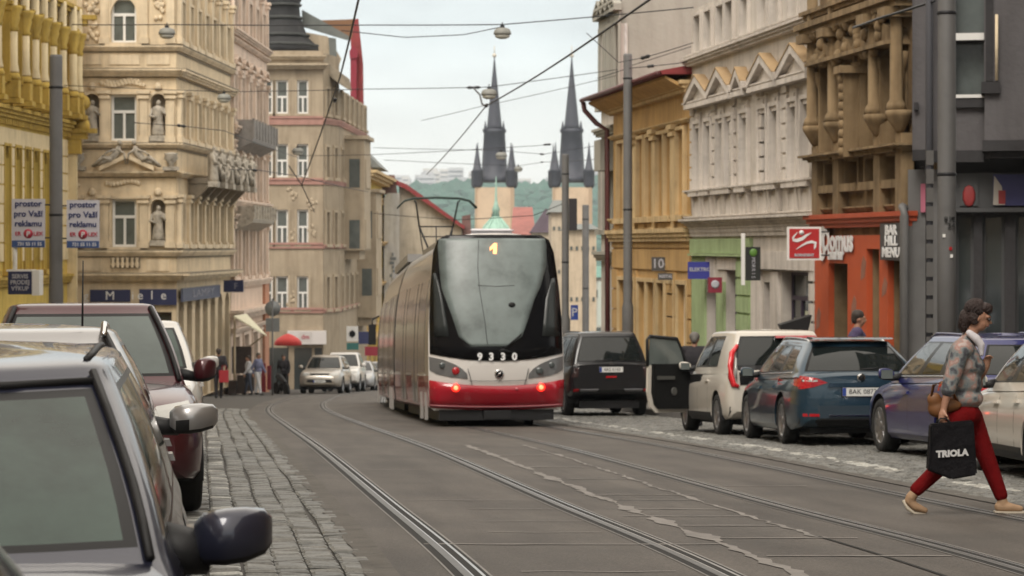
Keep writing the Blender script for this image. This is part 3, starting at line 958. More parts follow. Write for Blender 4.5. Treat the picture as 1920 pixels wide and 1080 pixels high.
# balconies on the side facade
for (ua, ub, yy, fig) in ((2.3, LS-.8, 330, True), (2.6, LS-.6, 168, False)):
    bb = MB(FS.fn()); zz = z(yy)
    if not fig: continue
    bb.box(ua, ub, 0, .95, zz-.22, zz); bb.box(ua+.03, ub-.03, .78, .93, zz+.92, zz+1.04)
    for i in range(6):
        uu = lerp(ua+.15, ub-.15, i/5); bb.box(uu-.14, uu+.14, .74, .95, zz+.002, zz+.918)
        bb.prism([(0.0, zz-.23), (.85, zz-.23), (.6, zz-.5), (.15, zz-.95), (0, zz-1.0)], uu-.12, uu+.12, 'yz')
    for i in range(5):
        baluster_row(bb, lerp(ua+.3, ub-.3, i/5)+.05, lerp(ua+.3, ub-.3, (i+1)/5)-.05, .85, zz, .92, .25)
    bl = bb.build('balcony', P_DIRTY if fig else P_CREAMT, r_)
    if fig:
        sb = MB(FS.fn())
        for i in range(6):
            uu = lerp(ua-.1, ub+.1, i/5); statue(sb, uu, 1.0, zz-.35, 1.5)
        for i in range(5):
            recliner(sb, lerp(ua, ub, (i+.5)/5), 1.02, zz-.1, .9, 1 if i % 2 else -1)
        sb.build('balcony_figure', P_STATUE, bl)
    else:
        mb = MB(FS.fn())
        for i in range(2):
            uu = lerp(ua, ub, .25+.4*i); surround(mb, uu-.5, uu+.5, zz+1.2, zz+1.5, w=.2, p=.4, sill=False, ped='seg', head=.1)
        mb.build('balcony_gable', P_DIRTY, bl)
reparent0(r_)
# shop fascia of the corner building
def sign_box(name, label, F_, u0, u1, d0, d1, z0, z1, m, cat='sign', group=None):
    c = F_.P((u0+u1)/2, (d0+d1)/2, z0)
    t = thing(name, label, cat, c, 0, group)
    mb = MB(F_.fn()); mb.box(u0, u1, d0, d1, z0, z1)
    p = mb.build('panel', m, t); p.location = -c
    return t
def sign_text(t, F_, txt, size, uc, d, zc, m, sx=1.0, bold=.0, space=1.0, flip=False):
    c = Vector(t.location)
    r = F_.d if not flip else -F_.d
    if r.cross(Vector((0, 0, 1))).dot(F_.n) < 0: r = -r
    o = text_mesh(txt, size, m, t, F_.P(uc, d, zc)-c, r, (0, 0, 1), sx=sx, bold=bold, space=space)
    return o
m_let = mat('white_lettering', (.72, .72, .72), .5); m_letd = mat('dull_lettering', (.22, .22, .27), .5)
t = sign_box('shop_fascia', 'navy shop fascia with spaced white letters on the cream corner building', FC, u(170), u(245), .06, .14, z(566), z(543), NAVY)
sign_text(t, FC, 'g  M  i', .46, u(205), .15, z(555), m_let, space=1.5)
t = sign_box('shop_fascia', 'right piece of the navy shop fascia reading e l e, left of the building corner', FC, u(262), u(332), .06, .14, z(572), z(542), NAVY)
sign_text(t, FC, 'e l e', .46, u(286), .15, z(554), m_let, space=1.3)
t = sign_box('shop_fascia', 'faded slate blue fascia along the side front of the cream building', FS, .15, FS.u(404), .12, .2, z(566), z(541), mat('faded_navy', (.07, .08, .13), .6))
sign_text(t, FS, 'LAMPY', .4, FS.u(372), .21, z(553), m_letd, sx=4.0)
t = sign_box('blade_sign', 'dark blue projecting shop sign at the far end of the cream building', FS, FS.u(410), FS.u(410)+.12, .2, 1.0, z(557), z(532), NAVY)
tt = text_mesh('F', .36, m_letd, t, FS.P(FS.u(410)-.01, .7, z(545))-Vector(t.location), (1, 0, 0), (0, 0, 1))

# ---- pale pink building
r_ = thing('pink_building', 'pale pink stucco building with grey balcony bays beside the cream corner house', 'building', (-11.5, 106, 0))
YP = 100.4
FP = fpx(433, YP, 500, YP*1.125, (1, 0)); L = FP.L
def zp(y): return CZ-(y-HOR)*YP/F
gen_facade(FP, r_, 0, L, zp(770), zp(-60),
    [dict(n=5, w=.95, z0=zp(52), z1=zp(-20), pil=(zp(56), zp(-50)), pw=.3),
     dict(n=5, w=.9, z0=zp(225), z1=zp(135), ped='seg', pil=(zp(232), zp(125)), pw=.3, arch=True),
     dict(n=5, w=.9, z0=zp(372), z1=zp(282), pil=(zp(378), zp(270)), pw=.3),
     dict(n=5, w=.9, z0=zp(520), z1=zp(425), pil=(zp(525), zp(415)), pw=.3),
     dict(n=4, w=1.6, z0=zp(768), z1=zp(635), gm=GLASS, trans=.8)],
    [(zp(62), .25, .3), (zp(75), .15, .2), (zp(248), .3, .35), (zp(268), .16, .2), (zp(385), .25, .3, .3), (zp(410), .2, .25), (zp(540), .3, .3), (zp(600), .4, .6), (zp(625), .2, .25)],
    P_PINK, P_PINKT, WHITE, GLASS2, rev=.3)
for (ya, yb, ua, ub, mm) in ((258, 222, 1.0, 9.5, mat('balcony_grey', (.26, .245, .23), .8, 0, .3, 3)), (410, 385, 1.2, 9.0, P_STATUE)):
    bb = MB(FP.fn()); zz = zp(ya); h = zp(yb)-zp(ya)
    bb.prism([(0, zz-.5), (.75, zz-.15), (.8, zz), (.8, zz+h), (0, zz+h)], ua, ub, 'yz')
    for i in range(9): bb.box(lerp(ua, ub, i/8)-.06, lerp(ua, ub, i/8)+.06, .78, .88, zz+.02, zz+h+.05)
    bb.build('balcony', mm, r_)
bb = MB(FP.fn()); bb.box(L-1.6, L+.05, .0, .12, zp(770), zp(540)); bb.build('terracotta_strip', mat('terracotta', (.42, .20, .12), .85, 0, .2, 2), r_)
reparent0(r_)
# awning and shop things under it
t = thing('awning', 'pale cream slanted shop awning below the pink building', 'awning', pt(470, 615, 99))
mb = MB(); base = Vector(t.location)
a, b_, c_, d_ = pt(438, 592, 97), pt(462, 588, 100), pt(500, 628, 100), pt(472, 612, 97)
def rel(p): return tuple(p-base)
mb.add([rel(a), rel(b_), rel(c_), rel(d_)]+[tuple(Vector(rel(p))-Vector((0, 0, .06))) for p in (a, b_, c_, d_)], [(0,1,2,3),(7,6,5,4),(0,4,5,1),(1,5,6,2),(2,6,7,3),(3,7,4,0)])
mb.build('canopy', mat('awning_cloth', (.72, .68, .50), .8), t)
mb = MB(); mb.tube([rel(pt(440, 594, 98)), rel(pt(440, 745, 98))], .05, 6); mb.tube([rel(pt(497, 628, 99.5)), rel(pt(464, 652, 100.5))], .03, 6)
mb.build('post', P_CREAMT, t)
# shop front goods boards
def board(name, label, cat, x0, x1, y0, y1, Y, m, th=.1, text=None, tm=None, size=.3, sx=1.0, yaw=0.0, group=None):
    c = pt((x0+x1)/2, y1, Y)
    t = thing(name, label, cat, c, yaw, group)
    w = (x1-x0)/F*Y/2; h = (y1-y0)/F*Y
    mb = MB(); mb.box(-w, w, 0, th, 0, h); mb.build('panel', m, t)
    if text:
        lines = text if isinstance(text, list) else [(text, size, .5, tm)]
        for (s_, sz, fz, mm) in lines:
            text_mesh(s_, sz, mm, t, (0, -.008, h*fz), (1, 0, 0), (0, 0, 1), sx=sx)
    return t

# ---- beige building with dark tower roof
r_ = thing('beige_building', 'grey beige corner building with rose bands under a dark slate corner dome', 'building', (-11, 128, 0))
YB = 128.0
def zb_(y): return CZ-(y-HOR)*YB/F
FB = fpx(470, YB, 606, YB, (0, -1)); u = FB.u; L = FB.L
wins = []
for (ya, yb) in ((213, 150), (332, 270), (458, 393), (580, 518)):
    for (xa1, xb1) in ((494, 511), (517, 540), (557, 578)):
        if xa1 == 497 and ya > 400: continue
        wins.append((u(xa1), u(xb1), zb_(ya), zb_(yb)))
wall_mesh(FB, 0, L, zb_(745), zb_(95), wins, .28).build('wall', P_BEIGE, r_)
block(FB, r_, .02, L-.3, zb_(745), zb_(95)-.02, 10, P_BEIGE, 'wall', -.284)
for w_ in wins: window(FB, r_, *w_, fm=WHITE, gm=GLASS2, dep=-.12, trans=.5, fw=.09, mull=1 if (w_[1]-w_[0]) > .45 else 0)
cb = MB(FB.fn())
for (ya, yb, pr) in ((130, 120, .5), (112, 104, .3)): cornice(cb, 0, L, zb_(ya), zb_(yb)-zb_(ya), pr)
for w_ in wins: cb.box(w_[0]-.12, w_[0]-.003, -.01, .05, w_[2], w_[3]); cb.box(w_[1]+.003, w_[1]+.12, -.01, .05, w_[2], w_[3]); cb.box(w_[0]-.15, w_[1]+.15, -.01, .09, w_[2]-.12, w_[2]-.003)
cb.build('cornice', P_BEIGET, r_)
rb = MB(FB.fn())
for (ya, yb) in ((234, 222), (346, 338), (466, 459), (587, 581)):
    rb.box(0, L, -.01, .08, zb_(ya), zb_(yb)); rb.box(0, L, -.01, .13, zb_(yb)+.003, zb_(yb)+.12)
rb.build('rose_band', P_ROSE, r_)
orb = MB(FB.fn())
for (xx, yy) in ((548, 365), (585, 380), (548, 560), (585, 430), (548, 440)):
    for k in range(8): orb.ball((u(xx)+rg.uniform(-.25, .25), .0, zb_(yy)+rg.uniform(-.35, .35)), (.1, .05, .12), 6)
orb.build('stucco_ornament', P_BEIGET, r_)
# canted bay then the receding side
FB2 = fpx(606.3, YB, 636, YB+2.6, (.6, -1)); FB3 = fpx(636.3, YB+2.7, 688, YB+20, (1, 0))
for (Fx, nn, w) in ((FB2, 2, .5), (FB3, 6, 1.1)):
    gen_facade(Fx, r_, .01, Fx.L, zb_(745), zb_(100) if Fx is FB2 else zb_(160),
        [dict(n=nn, w=w, z0=zb_(213), z1=zb_(165), gm=GLASS2), dict(n=nn, w=w, z0=zb_(332), z1=zb_(275), gm=GLASS2),
         dict(n=nn, w=w, z0=zb_(458), z1=zb_(398), gm=GLASS2), dict(n=nn, w=w, z0=zb_(580), z1=zb_(520), gm=GLASS2)],
        [(zb_(232), .3, .15), (zb_(346), .22, .12), (zb_(466), .22, .12), (zb_(587), .22, .12)], P_BEIGE, P_BEIGET, WHITE, GLASS2, rev=.25, depth=6, bandm=P_ROSE)
# boxed oriels on the side
for (ua, ub, ya, yb) in ((3, 7, 252, 470), (11, 15, 350, 610)):
    bb = MB(FB3.fn()); bb.box(ua, ub, 0, 1.1, zb_(yb), zb_(ya)); bb.box(ua-.15, ub+.15, 0, 1.3, zb_(ya)+.002, zb_(ya)+.2)
    bb.box(ua+.3, ub-.3, 0, .8, zb_(yb)-.5, zb_(yb)-.002)
    for k in range(3):
        zz = zb_(ya)-1.1-3.4*k
        if zz-1.6 > zb_(yb): bb.box(ua+.5, ub-.5, 1.1, 1.16, zz-1.6, zz)
    bb.build('oriel', P_BEIGET, r_)
    bb = MB(FB3.fn())
    for k in range(3):
        zz = zb_(ya)-1.1-3.4*k
        if zz-1.6 > zb_(yb): bb.box(ua-.004, ua+.05, .25, .85, zz-1.6, zz)
    ow = bb.build('oriel_window', GLASS2, r_)
# shop level
bb = MB(FB.fn()); bb.box(u(540), u(612), .0, .35, zb_(645), zb_(620)); bb.build('shop_fascia', mat('pale_sign', (.62, .58, .56), .6), r_)
bb = MB(FB.fn())
for (xa1, xb1) in ((505, 540), (552, 585), (590, 604)): bb.box(u(xa1), u(xb1), .0, .06, zb_(744), zb_(652))
bb.build('shop_window', GLASS, r_)
# slate dome
c0 = pt(545, 100, YB+2.2)
mb = MB(); rr = lambda px: px/F*YB
prof = [(rr(75), 0), (rr(72), .35), (rr(50), .9), (rr(36), 1.9), (rr(33), 2.6), (rr(38), 2.9), (rr(30), 3.2), (rr(30), 5.6), (rr(40), 5.8), (rr(30), 6.6), (rr(10), 8.5), (rr(1), 10)]
mb.lathe([(a*.92, b) for a, b in prof], (c0.x-.4, c0.y, c0.z), n=8)
mb.build('corner_dome', mat('sooty_dome_slate', (.016, .016, .017), .75, 0, .3, 3), r_)
mb = MB()
for (a, b) in ((70, .3), (52, .85), (37.5, 1.8), (35, 2.5), (33, 5.6)): mb.mark('dome_ledge'); mb.lathe([(rr(a), b), (rr(a+3), b+.06), (rr(a+3), b+.16), (rr(a-2), b+.2)], (c0.x-.4, c0.y, c0.z), n=8, ex=.93, ey=.93); mb.end()
mb.build('dome_ledge', mat('sooty_tin', (.04, .042, .04), .7, 0, .3, 3), r_)
mb = MB(); mb.lathe([(.42, 0), (.42, .12), (.3, .12), (.3, 0)], (c0.x-1.0, c0.y-1.35, c0.z+4.4), 'y', 16)
mb.lathe([(.3, 0), (.3, .12), (.2, .12), (.2, 0)], (c0.x+.55, c0.y-1.2, c0.z+4.4), 'y', 12)
mb.build('dome_ornament', OLIVE_TIN, r_)
# green dormer with beige gable beside the dome
mb = MB(); mb.fn = lambda a, b, c: pt(a, c, YB+3+b)
mb.prism([(570, 60), (614, 68), (640, 110), (630, 140), (620, 125), (600, 112), (572, 92)], 0, 5, 'xz'); mb.build('gable', P_BEIGET, r_)
mb = MB(); mb.fn = lambda a, b, c: pt(a, c, YB+3+b)
mb.prism([(566, 18), (606, 40), (655, 68), (652, 76), (612, 64), (566, 50)], -.1, 5.2, 'xz'); mb.prism([(616, 70), (630, 72), (632, 122), (618, 108)], -.15, 4, 'xz')
mb.build('roof', OLIVE_TIN, r_)
mb = MB(); mb.fn = lambda a, b, c: pt(a, c, YB+3+b)
mb.prism([(600, 38), (664, 36), (660, 72), (650, 66)], .3, 6, 'xz')
mb.build('roof_slope', mat('brown_roof', (.20, .10, .05), .8), r_)
mb = MB(); mb.fn = lambda a, b, c: pt(a, c, YB+1+b)
mb.prism([(606, 112), (655, 148), (660, 172), (640, 160), (600, 128)], -.1, 3, 'xz'); mb.build('eave', P_DIRTY, r_)
mb = MB(); mb.fn = lambda a, b, c: pt(a, c, YB+1+b)
mb.tube([(690, 1, 190), (690, 1, 250)], .3, 6) if False else None
reparent0(r_)
# ---- narrow red roofed pink house
r_ = thing('red_roofed_house', 'narrow pinkish house with a steep crimson gable roof behind the beige building', 'building', (-8.5, 152, 0))
YR = 150.0
mb = MB(); mb.fn = lambda a, b, c: pt(a, c, YR+b)
mb.prism([(640, 190), (680, 190), (681, 745), (640, 745)], 0, 6, 'xz'); mb.build('wall', plaster('washed_pink', (.62, .50, .50)), r_)
mb = MB(); mb.fn = lambda a, b, c: pt(a, c, YR+b)
mb.prism([(655, 36), (672, 35), (681, 120), (682, 196), (664, 196)], -.4, 8, 'xz'); mb.build('roof', TILE, r_)
mb = MB(); mb.fn = lambda a, b, c: pt(a, c, YR+b)
mb.prism([(657, 110), (669, 108), (668, 190), (657, 190)], -.9, -.3, 'xz'); mb.prism([(655, 96), (663, 84), (671, 96), (670, 108), (656, 110)], -1.0, -.3, 'xz')
mb.build('dormer', mat('crimson_boards', (.22, .012, .03), .6), r_)
mb = MB(); mb.fn = lambda a, b, c: pt(a, c, YR+b)
for k in range(3): mb.box(655+8*k, 660+8*k, -.06, .02, 246, 205)
for k in range(4):
    for j in range(2): mb.box(655+11*j, 662+11*j, -.06, .02, 330+100*k, 290+100*k)
mb.build('window', GLASS2, r_)
mb = MB(); mb.fn = lambda a, b, c: pt(a, c, YR+b)
mb.box(679.5, 681.5, -.15, -.02, 740, 190); mb.build('downpipe', P_ROSE, r_)
reparent0(r_)
# ---- yellow house further down
r_ = thing('far_yellow_house', 'far yellow house with pink attic between the red roofed house and the white gable', 'building', (-8.5, 170, 0))
YF = 165.0
FF = fpx(678, YF, 722, YF+28, (1, 0))
def zf(y): return CZ-(y-HOR)*YF/F
gen_facade(FF, r_, 0, FF.L, zf(760), zf(320), [dict(n=6, w=1.3, z0=zf(440), z1=zf(385), ped='seg'), dict(n=6, w=1.3, z0=zf(530), z1=zf(475)), dict(n=6, w=1.3, z0=zf(620), z1=zf(570)), dict(n=5, w=2, z0=zf(740), z1=zf(670), gm=GLASS)],
    [(zf(335), .6, 1.1), (zf(460), .3, .5), (zf(545), .3, .4), (zf(650), .4, .6)], P_YEL, P_OCHRET, WHITE, GLASS2, depth=7)
mb = MB(FF.fn()); mb.box(1, 9, -3, -.2, zf(320), zf(278)); mb.box(10, 18, -4, -.4, zf(320), zf(290)); mb.build('attic', plaster('attic_pink', (.6, .46, .42)), r_)
mb = MB(FF.fn()); mb.prism([(-4, zf(278)), (.1, zf(278)), (-1.2, zf(245))], 2, 8, 'yz'); mb.prism([(-4, zf(300)), (.4, zf(300)), (-1, zf(262))], 16, 26, 'yz'); mb.build('roof', OLIVE_TIN, r_)
reparent0(r_)
# ---- white house with bare side wall and sloping roof line
r_ = thing('white_gable_house', 'white house with a bare beige side wall under a sloping red tiled roof edge', 'building', (-8, 190, 0))
YG = 190.0
mb = MB(); mb.fn = lambda a, b, c: pt(a, c, YG+b)
mb.prism([(748, 350), (760, 348), (868, 425), (868, 745), (748, 745)], 0, 12, 'xz'); mb.build('side_wall', plaster('bare_beige_wall', (.50, .44, .35)), r_)
mb = MB(); mb.fn = lambda a, b, c: pt(a, c, YG+b)
mb.prism([(720, 372), (726, 362), (749, 362), (749, 745), (720, 745)], -1.2, 3, 'xz'); mb.build('front_wall', plaster('cool_white_wall', (.58, .58, .58)), r_)
mb = MB(); mb.fn = lambda a, b, c: pt(a, c, YG+b)
mb.prism([(742, 338), (762, 345), (872, 424), (870, 430), (760, 354), (740, 346)], -.8, 12, 'xz'); mb.build('roof', TILE, r_)
mb = MB(); mb.fn = lambda a, b, c: pt(a, c, YG+b)
mb.prism([(716, 328), (740, 328), (745, 362), (716, 366)], -1, 3, 'xz'); mb.prism([(866, 405), (882, 402), (884, 450), (866, 450)], 0, 5, 'xz'); mb.build('chimney', mat('sooty_brick', (.16, .09, .08), .9, 0, .3, 2), r_)
mb = MB(); mb.fn = lambda a, b, c: pt(a, c, YG+b)
rg2 = random.Random(9)
for k in range(12): mb.box(735+rg2.uniform(-5, 5), 738+rg2.uniform(-4, 6), -1.26, -1.2, 480+8*k, 474+8*k)
mb.build('graffiti', mat('grey_paint_marks', (.2, .22, .24), .8), r_)
reparent0(r_)
# ================================================================ RIGHT SIDE
def RL(x):                             # right building line X = 13.5 - .14 Y
    k = (x-960)/F; Y = 13.5/(k+.14); return (k*Y, Y)
def FR(x0, x1): a, b = RL(x0), RL(x1); return Fac(a, b, (-1, -.1))
def zr(Fx, x): return lambda y: Fx.z(x, y)

# ---- orange ochre low building (far right of the tram)
r_ = thing('ochre_building', 'low orange ochre house with a crimson eave and paired windows, right of the grey pole', 'building', (4, 70, 0))
FO = FR(1150, 1296); L = FO.L; z_ = zr(FO, 1296)
ops_px = [(1190, 1205), (1212, 1225), (1232, 1243), (1250, 1262), (1273, 1289)]
def uw(Fx, x, w): u_ = Fx.u(x); return (u_-w/2, u_+w/2)
us = [FO.u(x) for x in (1168, 1184, 1205, 1222, 1242, 1257, 1280)]
gen_facade(FO, r_, 0, L, z_(800), z_(140),
    [dict(us=us, w=.95, z0=z_(402), z1=z_(240), sw=.1, sp=.12, gm=mat('ochre_shutter', (.26, .145, .05), .7, 0, .2, 2), fm=mat('ochre_shutter', (.26, .145, .05)), panel=.5, dep=-.08),
     dict(us=us, w=1.15, z0=z_(780), z1=z_(535), sw=.12, gm=GLASS, fm=P_CREAMT, trans=.8)],
    [(z_(452), .35, .25), (z_(228), .1, .16), (z_(412), .14, .18), (z_(172), .3, .35)], P_OCHRE, P_OCHRET, P_CREAMT, GLASS, rev=.2, depth=9,
    grooves=(z_(775), z_(455), .62))
pb = MB(FO.fn())
for i in range(len(us)-1):
    if i in (1, 3, 5): pilaster(pb, (us[i]+us[i+1])/2, .5, z_(440), z_(228), .12)
pb.build('pilaster', P_OCHRET, r_)
mb = MB(FO.fn())
mb.prism([(.80, z_(140)), (.84, z_(133)), (-4, z_(133)+.95), (-9, z_(133)), (-9, z_(140)), (0, z_(139))], -.55, L+.1, 'yz'); mb.build('roof', TILE, r_)
mb = MB(FO.fn()); mb.prism([(0.0, z_(165)), (.7, z_(142)), (.7, z_(147)), (0, z_(174))], -.45, L, 'yz'); mb.build('eave', P_OCHRE, r_)
mb = MB(FO.fn()); mb.tube([(-.55, .85, z_(142)), (-.58, .80, z_(160)), (-.4, .45, z_(190)), (-.2, .16, z_(205)), (-.2, .14, z_(780))], .08, 8); mb.tube([(-.6, .9, z_(138)), (L, .9, z_(138))], .07, 8)
mb.build('gutter', mat('oxide_red_metal', (.10, .03, .03), .5), r_)
reparent0(r_)

# ---- tall building beyond with blank party wall
r_ = thing('tall_grey_building', 'tall pale grey building whose blank side wall rises above the ochre house', 'building', (5, 76, 0))
YT = 74.6
mb = MB(); mb.fn = lambda a, b, c: pt(a, c, YT+b)
mb.prism([(1165, -60), (1345, -60), (1345, 790), (1165, 790)], 0, 14, 'xz'); mb.build('side_wall', P_FIRE, r_)
a_ = pt(1161, 0, YT); b_ = RL(1140)
FT = Fac((a_.x, a_.y), (b_[0]-.1, b_[1]+3), (-1, 0))
gen_facade(FT, r_, 0, FT.L, -8, 14, [dict(n=4, w=1.1, z0=10, z1=12.2, ped='seg'), dict(n=4, w=1.1, z0=6, z1=8.4, ped='tri'), dict(n=4, w=1.1, z0=2, z1=4.4)],
           [(13, .4, .5), (8.9, .25, .25), (5, .25, .3), (1, .3, .3)], P_WHITE, P_FIRE, WHITE, GLASS2, depth=3)
mb = MB(FT.fn()); mb.box(.3, 1.5, .0, .55, FT.z(1155, 320), FT.z(1155, 262)); mb.build('wall_box', P_FIRE, r_)
reparent0(r_)

# ---- greyish white building
r_ = thing('white_building', 'greyish white stucco house with five triangular window gables above a green shop', 'building', (6, 56, 0))
FW = FR(1296.5, 1537); L = FW.L; x1 = 1537; z_ = zr(FW, 1537)
pairs = [(1311, 1331), (1354, 1371), (1399,), (1434, 1456), (1491, 1516)]
us = [FW.u(x) for p in pairs for x in p]
zb0, zb1 = z_(333), z_(180)
shops = []
uG = FW.u(1412)
sh = [(FW.u(1337), FW.u(1352), 560), (FW.u(1358), FW.u(1374), 530)]
sops = [(FW.u(1326), FW.u(1345), z_(800), z_(540)), (FW.u(1362), FW.u(1384), z_(800), z_(515)), (FW.u(1432), FW.u(1448), z_(800), z_(535)), (FW.u(1466), FW.u(1524), z_(800), z_(512))]
gen_facade(FW, r_, 0, L, z_(815), z_(-90),
    [dict(us=us, w=.72, z0=zb0, z1=zb1, sw=.1, sp=.1, gm=GLASS, mull=0, panel=.75, trans=.7, dep=-.1, fm=P_WHITET),
     dict(us=us, w=.72, z0=z_(18), z1=z_(-70), sw=.1, sp=.08, gm=GLASS, mull=0, dep=-.1, fm=P_WHITET)],
    [(z_(343), .12, .22), (z_(415), .18, .32), (z_(402), .1, .2), (z_(138), .12, .24), (z_(43), .2, .28), (z_(28), .12, .2), (z_(440), .3, .12)],
    P_WHITE, P_WHITET, WHITE, GLASS2, rev=.3, depth=9, extra_ops=sops)
tb = MB(FW.fn()); wb = MB(FW.fn())
zz = z_(134)
for p in pairs:
    ul = min(FW.u(x) for x in p)-.7; ur = max(FW.u(x) for x in p)+.7
    m_ = (ul+ur)/2; H = .50 if len(p) == 2 else .36
    if len(p) == 1: ul += .15; ur -= .15
    t = .14
    for s_, e_ in ((-1, ul), (1, ur)):
        tb.mark('window_gable'); tb.prism([(e_, zz), (e_, zz+t*1.4), (m_, zz+H+t*1.4), (m_, zz+H)], -.01, .27+(.002 if s_ > 0 else 0), 'xz'); tb.end()
        wb.mark('gable_cover'); wb.prism([(e_+(.02 if s_ < 0 else -.02), zz+t*1.42), (e_+(.02 if s_ < 0 else -.02), zz+t*1.42+.03), (m_, zz+H+t*1.42+.03), (m_, zz+H+t*1.42)], -.01, .29+(.002 if s_ > 0 else 0), 'xz'); wb.end()
    tb.mark('window_gable'); tb.prism([(ul+.1, zz+.01), (ur-.1, zz+.01), (m_, zz+H)], -.01, .12, 'xz'); tb.box(ul, ur, -.01, .27, zz-.12, zz-.004); tb.end()
    for x in p:
        uu = FW.u(x)
        tb.mark('square_panel'); tb.box(uu-.3, uu+.3, -.01, .05, zz-.62, zz-.22); tb.box(uu-.15, uu+.15, -.01, .08, zz-.52, zz-.32); tb.end()
        for s_ in (-1, 1):
            tb.mark('console'); tb.prism([(.0, z_(398)), (.06, z_(396)), (.12, z_(348)), (0, z_(348))], uu+s_*.4-.1, uu+s_*.4+.1, 'yz'); tb.end()
# quoins
edges = [.3]+[(max(FW.u(x) for x in pairs[i+1])+min(FW.u(x) for x in pairs[i]))/2 for i in range(4)]+[L-.3]
for e_ in edges:
    tb.mark('quoins'); z0 = z_(335); k = 0
    while z0 < z_(130):
        tb.box(e_-.26, e_+.26, -.01, .06, z0, z0+.28); z0 += .33
    tb.end()
tb.build('quoins', P_WHITET, r_); wb.build('gable_cover', WINRED, r_)
# ground floor: green shop and white shop
P_GREEN = plaster('pale_green_render', (.33, .42, .22)); 
uL = FW.u(1300); uR = uG
gb = MB(FW.fn())
lo, hi = min(uL, uR), max(uL, uR)
gb.box(lo, hi, -.01, .10, z_(478), z_(445)); gb.box(lo, hi, -.01, .16, z_(484), z_(479))
def gpatch(m_b, xa, xb, z0, z1, d=.05):
    a, b = sorted((FW.u(xa), FW.u(xb))); m_b.box(a, b, -.008, d, z0, z1)
gpatch(gb, 1300, 1325, z_(800), z_(485)); gpatch(gb, 1385, 1411, z_(800), z_(485)); gpatch(gb, 1346, 1361, z_(800), z_(540))
z0 = z_(790)
while z0 < z_(500):
    gpatch(gb, 1386, 1410, z0, z0+.36, .09); z0 += .42
gb.build('green_shopfront', P_GREEN, r_)
gb = MB(FW.fn()); gpatch(gb, 1326, 1344, z_(538), z_(487), .05); gpatch(gb, 1347, 1384, z_(513), z_(487), .05); gpatch(gb, 1426, 1536, z_(508), z_(472), .14)
z0 = z_(790)
while z0 < z_(520): gpatch(gb, 1526, 1537, z0, z0+.36, .12); z0 += .42
gpatch(gb, 1413, 1430, z_(800), z_(510), .07); gpatch(gb, 1449, 1464, z_(800), z_(512), .07)
gb.build('white_shopfront', P_WHITET, r_)
m_wood = mat('brown_door', (.09, .055, .04), .5, 0, .2, 3)
for i, o_ in enumerate(sops):
    a, b = sorted(o_[:2]); 
    if i == 2:
        mb = MB(FW.fn()); mb.box(a, b, -.25, -.18, o_[2], o_[3]); mb.box(a+.15, b-.15, -.17, -.15, o_[2]+.3, o_[2]+1.5); mb.build('door', m_wood, r_)
    else: window(FW, r_, a, b, o_[2], o_[3], fm=mat('dark_violet_frame', (.05, .035, .06), .5), gm=GLASS, dep=-.22, trans=.82, mull=1 if i < 3 else 2, fw=.08)
gb = MB(FW.fn())
rg3 = random.Random(5)
for k in range(7):
    uu = lerp(FW.u(1470), FW.u(1520), (k+.5)/7); gb.mark('shop_display'); gb.box(uu-.2, uu+.2, -.25, -.235, z_(rg3.uniform(640, 760)), z_(rg3.uniform(560, 620))); gb.end()
gb.build('shop_display', mat('pale_display', (.45, .45, .33), .7, 0, .4, 4), r_)
reparent0(r_)

# ---- sooty tan building with the orange shop
r_ = thing('tan_building', 'sooty tan stone house with column brackets above an orange shop front', 'building', (7, 47, 0))
FT2 = FR(1537.5, 1710); L = FT2.L; z_ = zr(FT2, 1700)
Xs = [1566, 1604, 1643, 1683]
us = [FT2.u(x) for x in Xs]
gen_facade(FT2, r_, 0, L, z_(830), z_(-80),
    [dict(us=us, w=.9, z0=z_(268), z1=z_(75), sw=.14, sp=.2, gm=GLASS, mull=1, dep=-.15, fm=P_BROWNT),
     dict(us=us, w=.9, z0=z_(335), z1=z_(290), sw=.1, sp=.1, gm=GLASS, mull=1, trans=0, dep=-.3, fm=P_BROWN)],
    [(z_(284), .14, .42), (z_(28), .35, .5), (z_(-10), .25, .4), (z_(392), .1, .15)],
    P_BROWN, P_BROWNT, P_BROWN, GLASS, rev=.45, depth=9, extra_ops=[(FT2.u(1600), FT2.u(1564), z_(830), z_(498)), (FT2.u(1660), FT2.u(1636), z_(830), z_(468)), (FT2.u(1700), FT2.u(1676), z_(830), z_(490))] if FT2.u(1600) < FT2.u(1564) else
    [(FT2.u(1564), FT2.u(1600), z_(830), z_(498)), (FT2.u(1636), FT2.u(1660), z_(830), z_(468)), (FT2.u(1676), FT2.u(1700), z_(830), z_(490))])
tb = MB(FT2.fn())
for x in (1546, 1586, 1664, 1706):
    uu = FT2.u(x)
    tb.mark('half_column'); zq = z_(200)
    tb.lathe([(.06, 0), (.10, .06), (.24, .30), (.26, .34), (.26, .42)], (uu, .2, zq-.5), n=10)
    tb.lathe([(.20, 0), (.17, .12), (.12, .2), (.115, 1.3), (.11, 3.4)], (uu, .26, zq-.08), n=10)
    tb.box(uu-.24, uu+.24, .0, .55, z_(35), z_(35)+.18); tb.end()
    tb.mark('pilaster'); tb.box(uu-.2, uu+.2, -.01, .22, z_(400), zq-.5); tb.end()
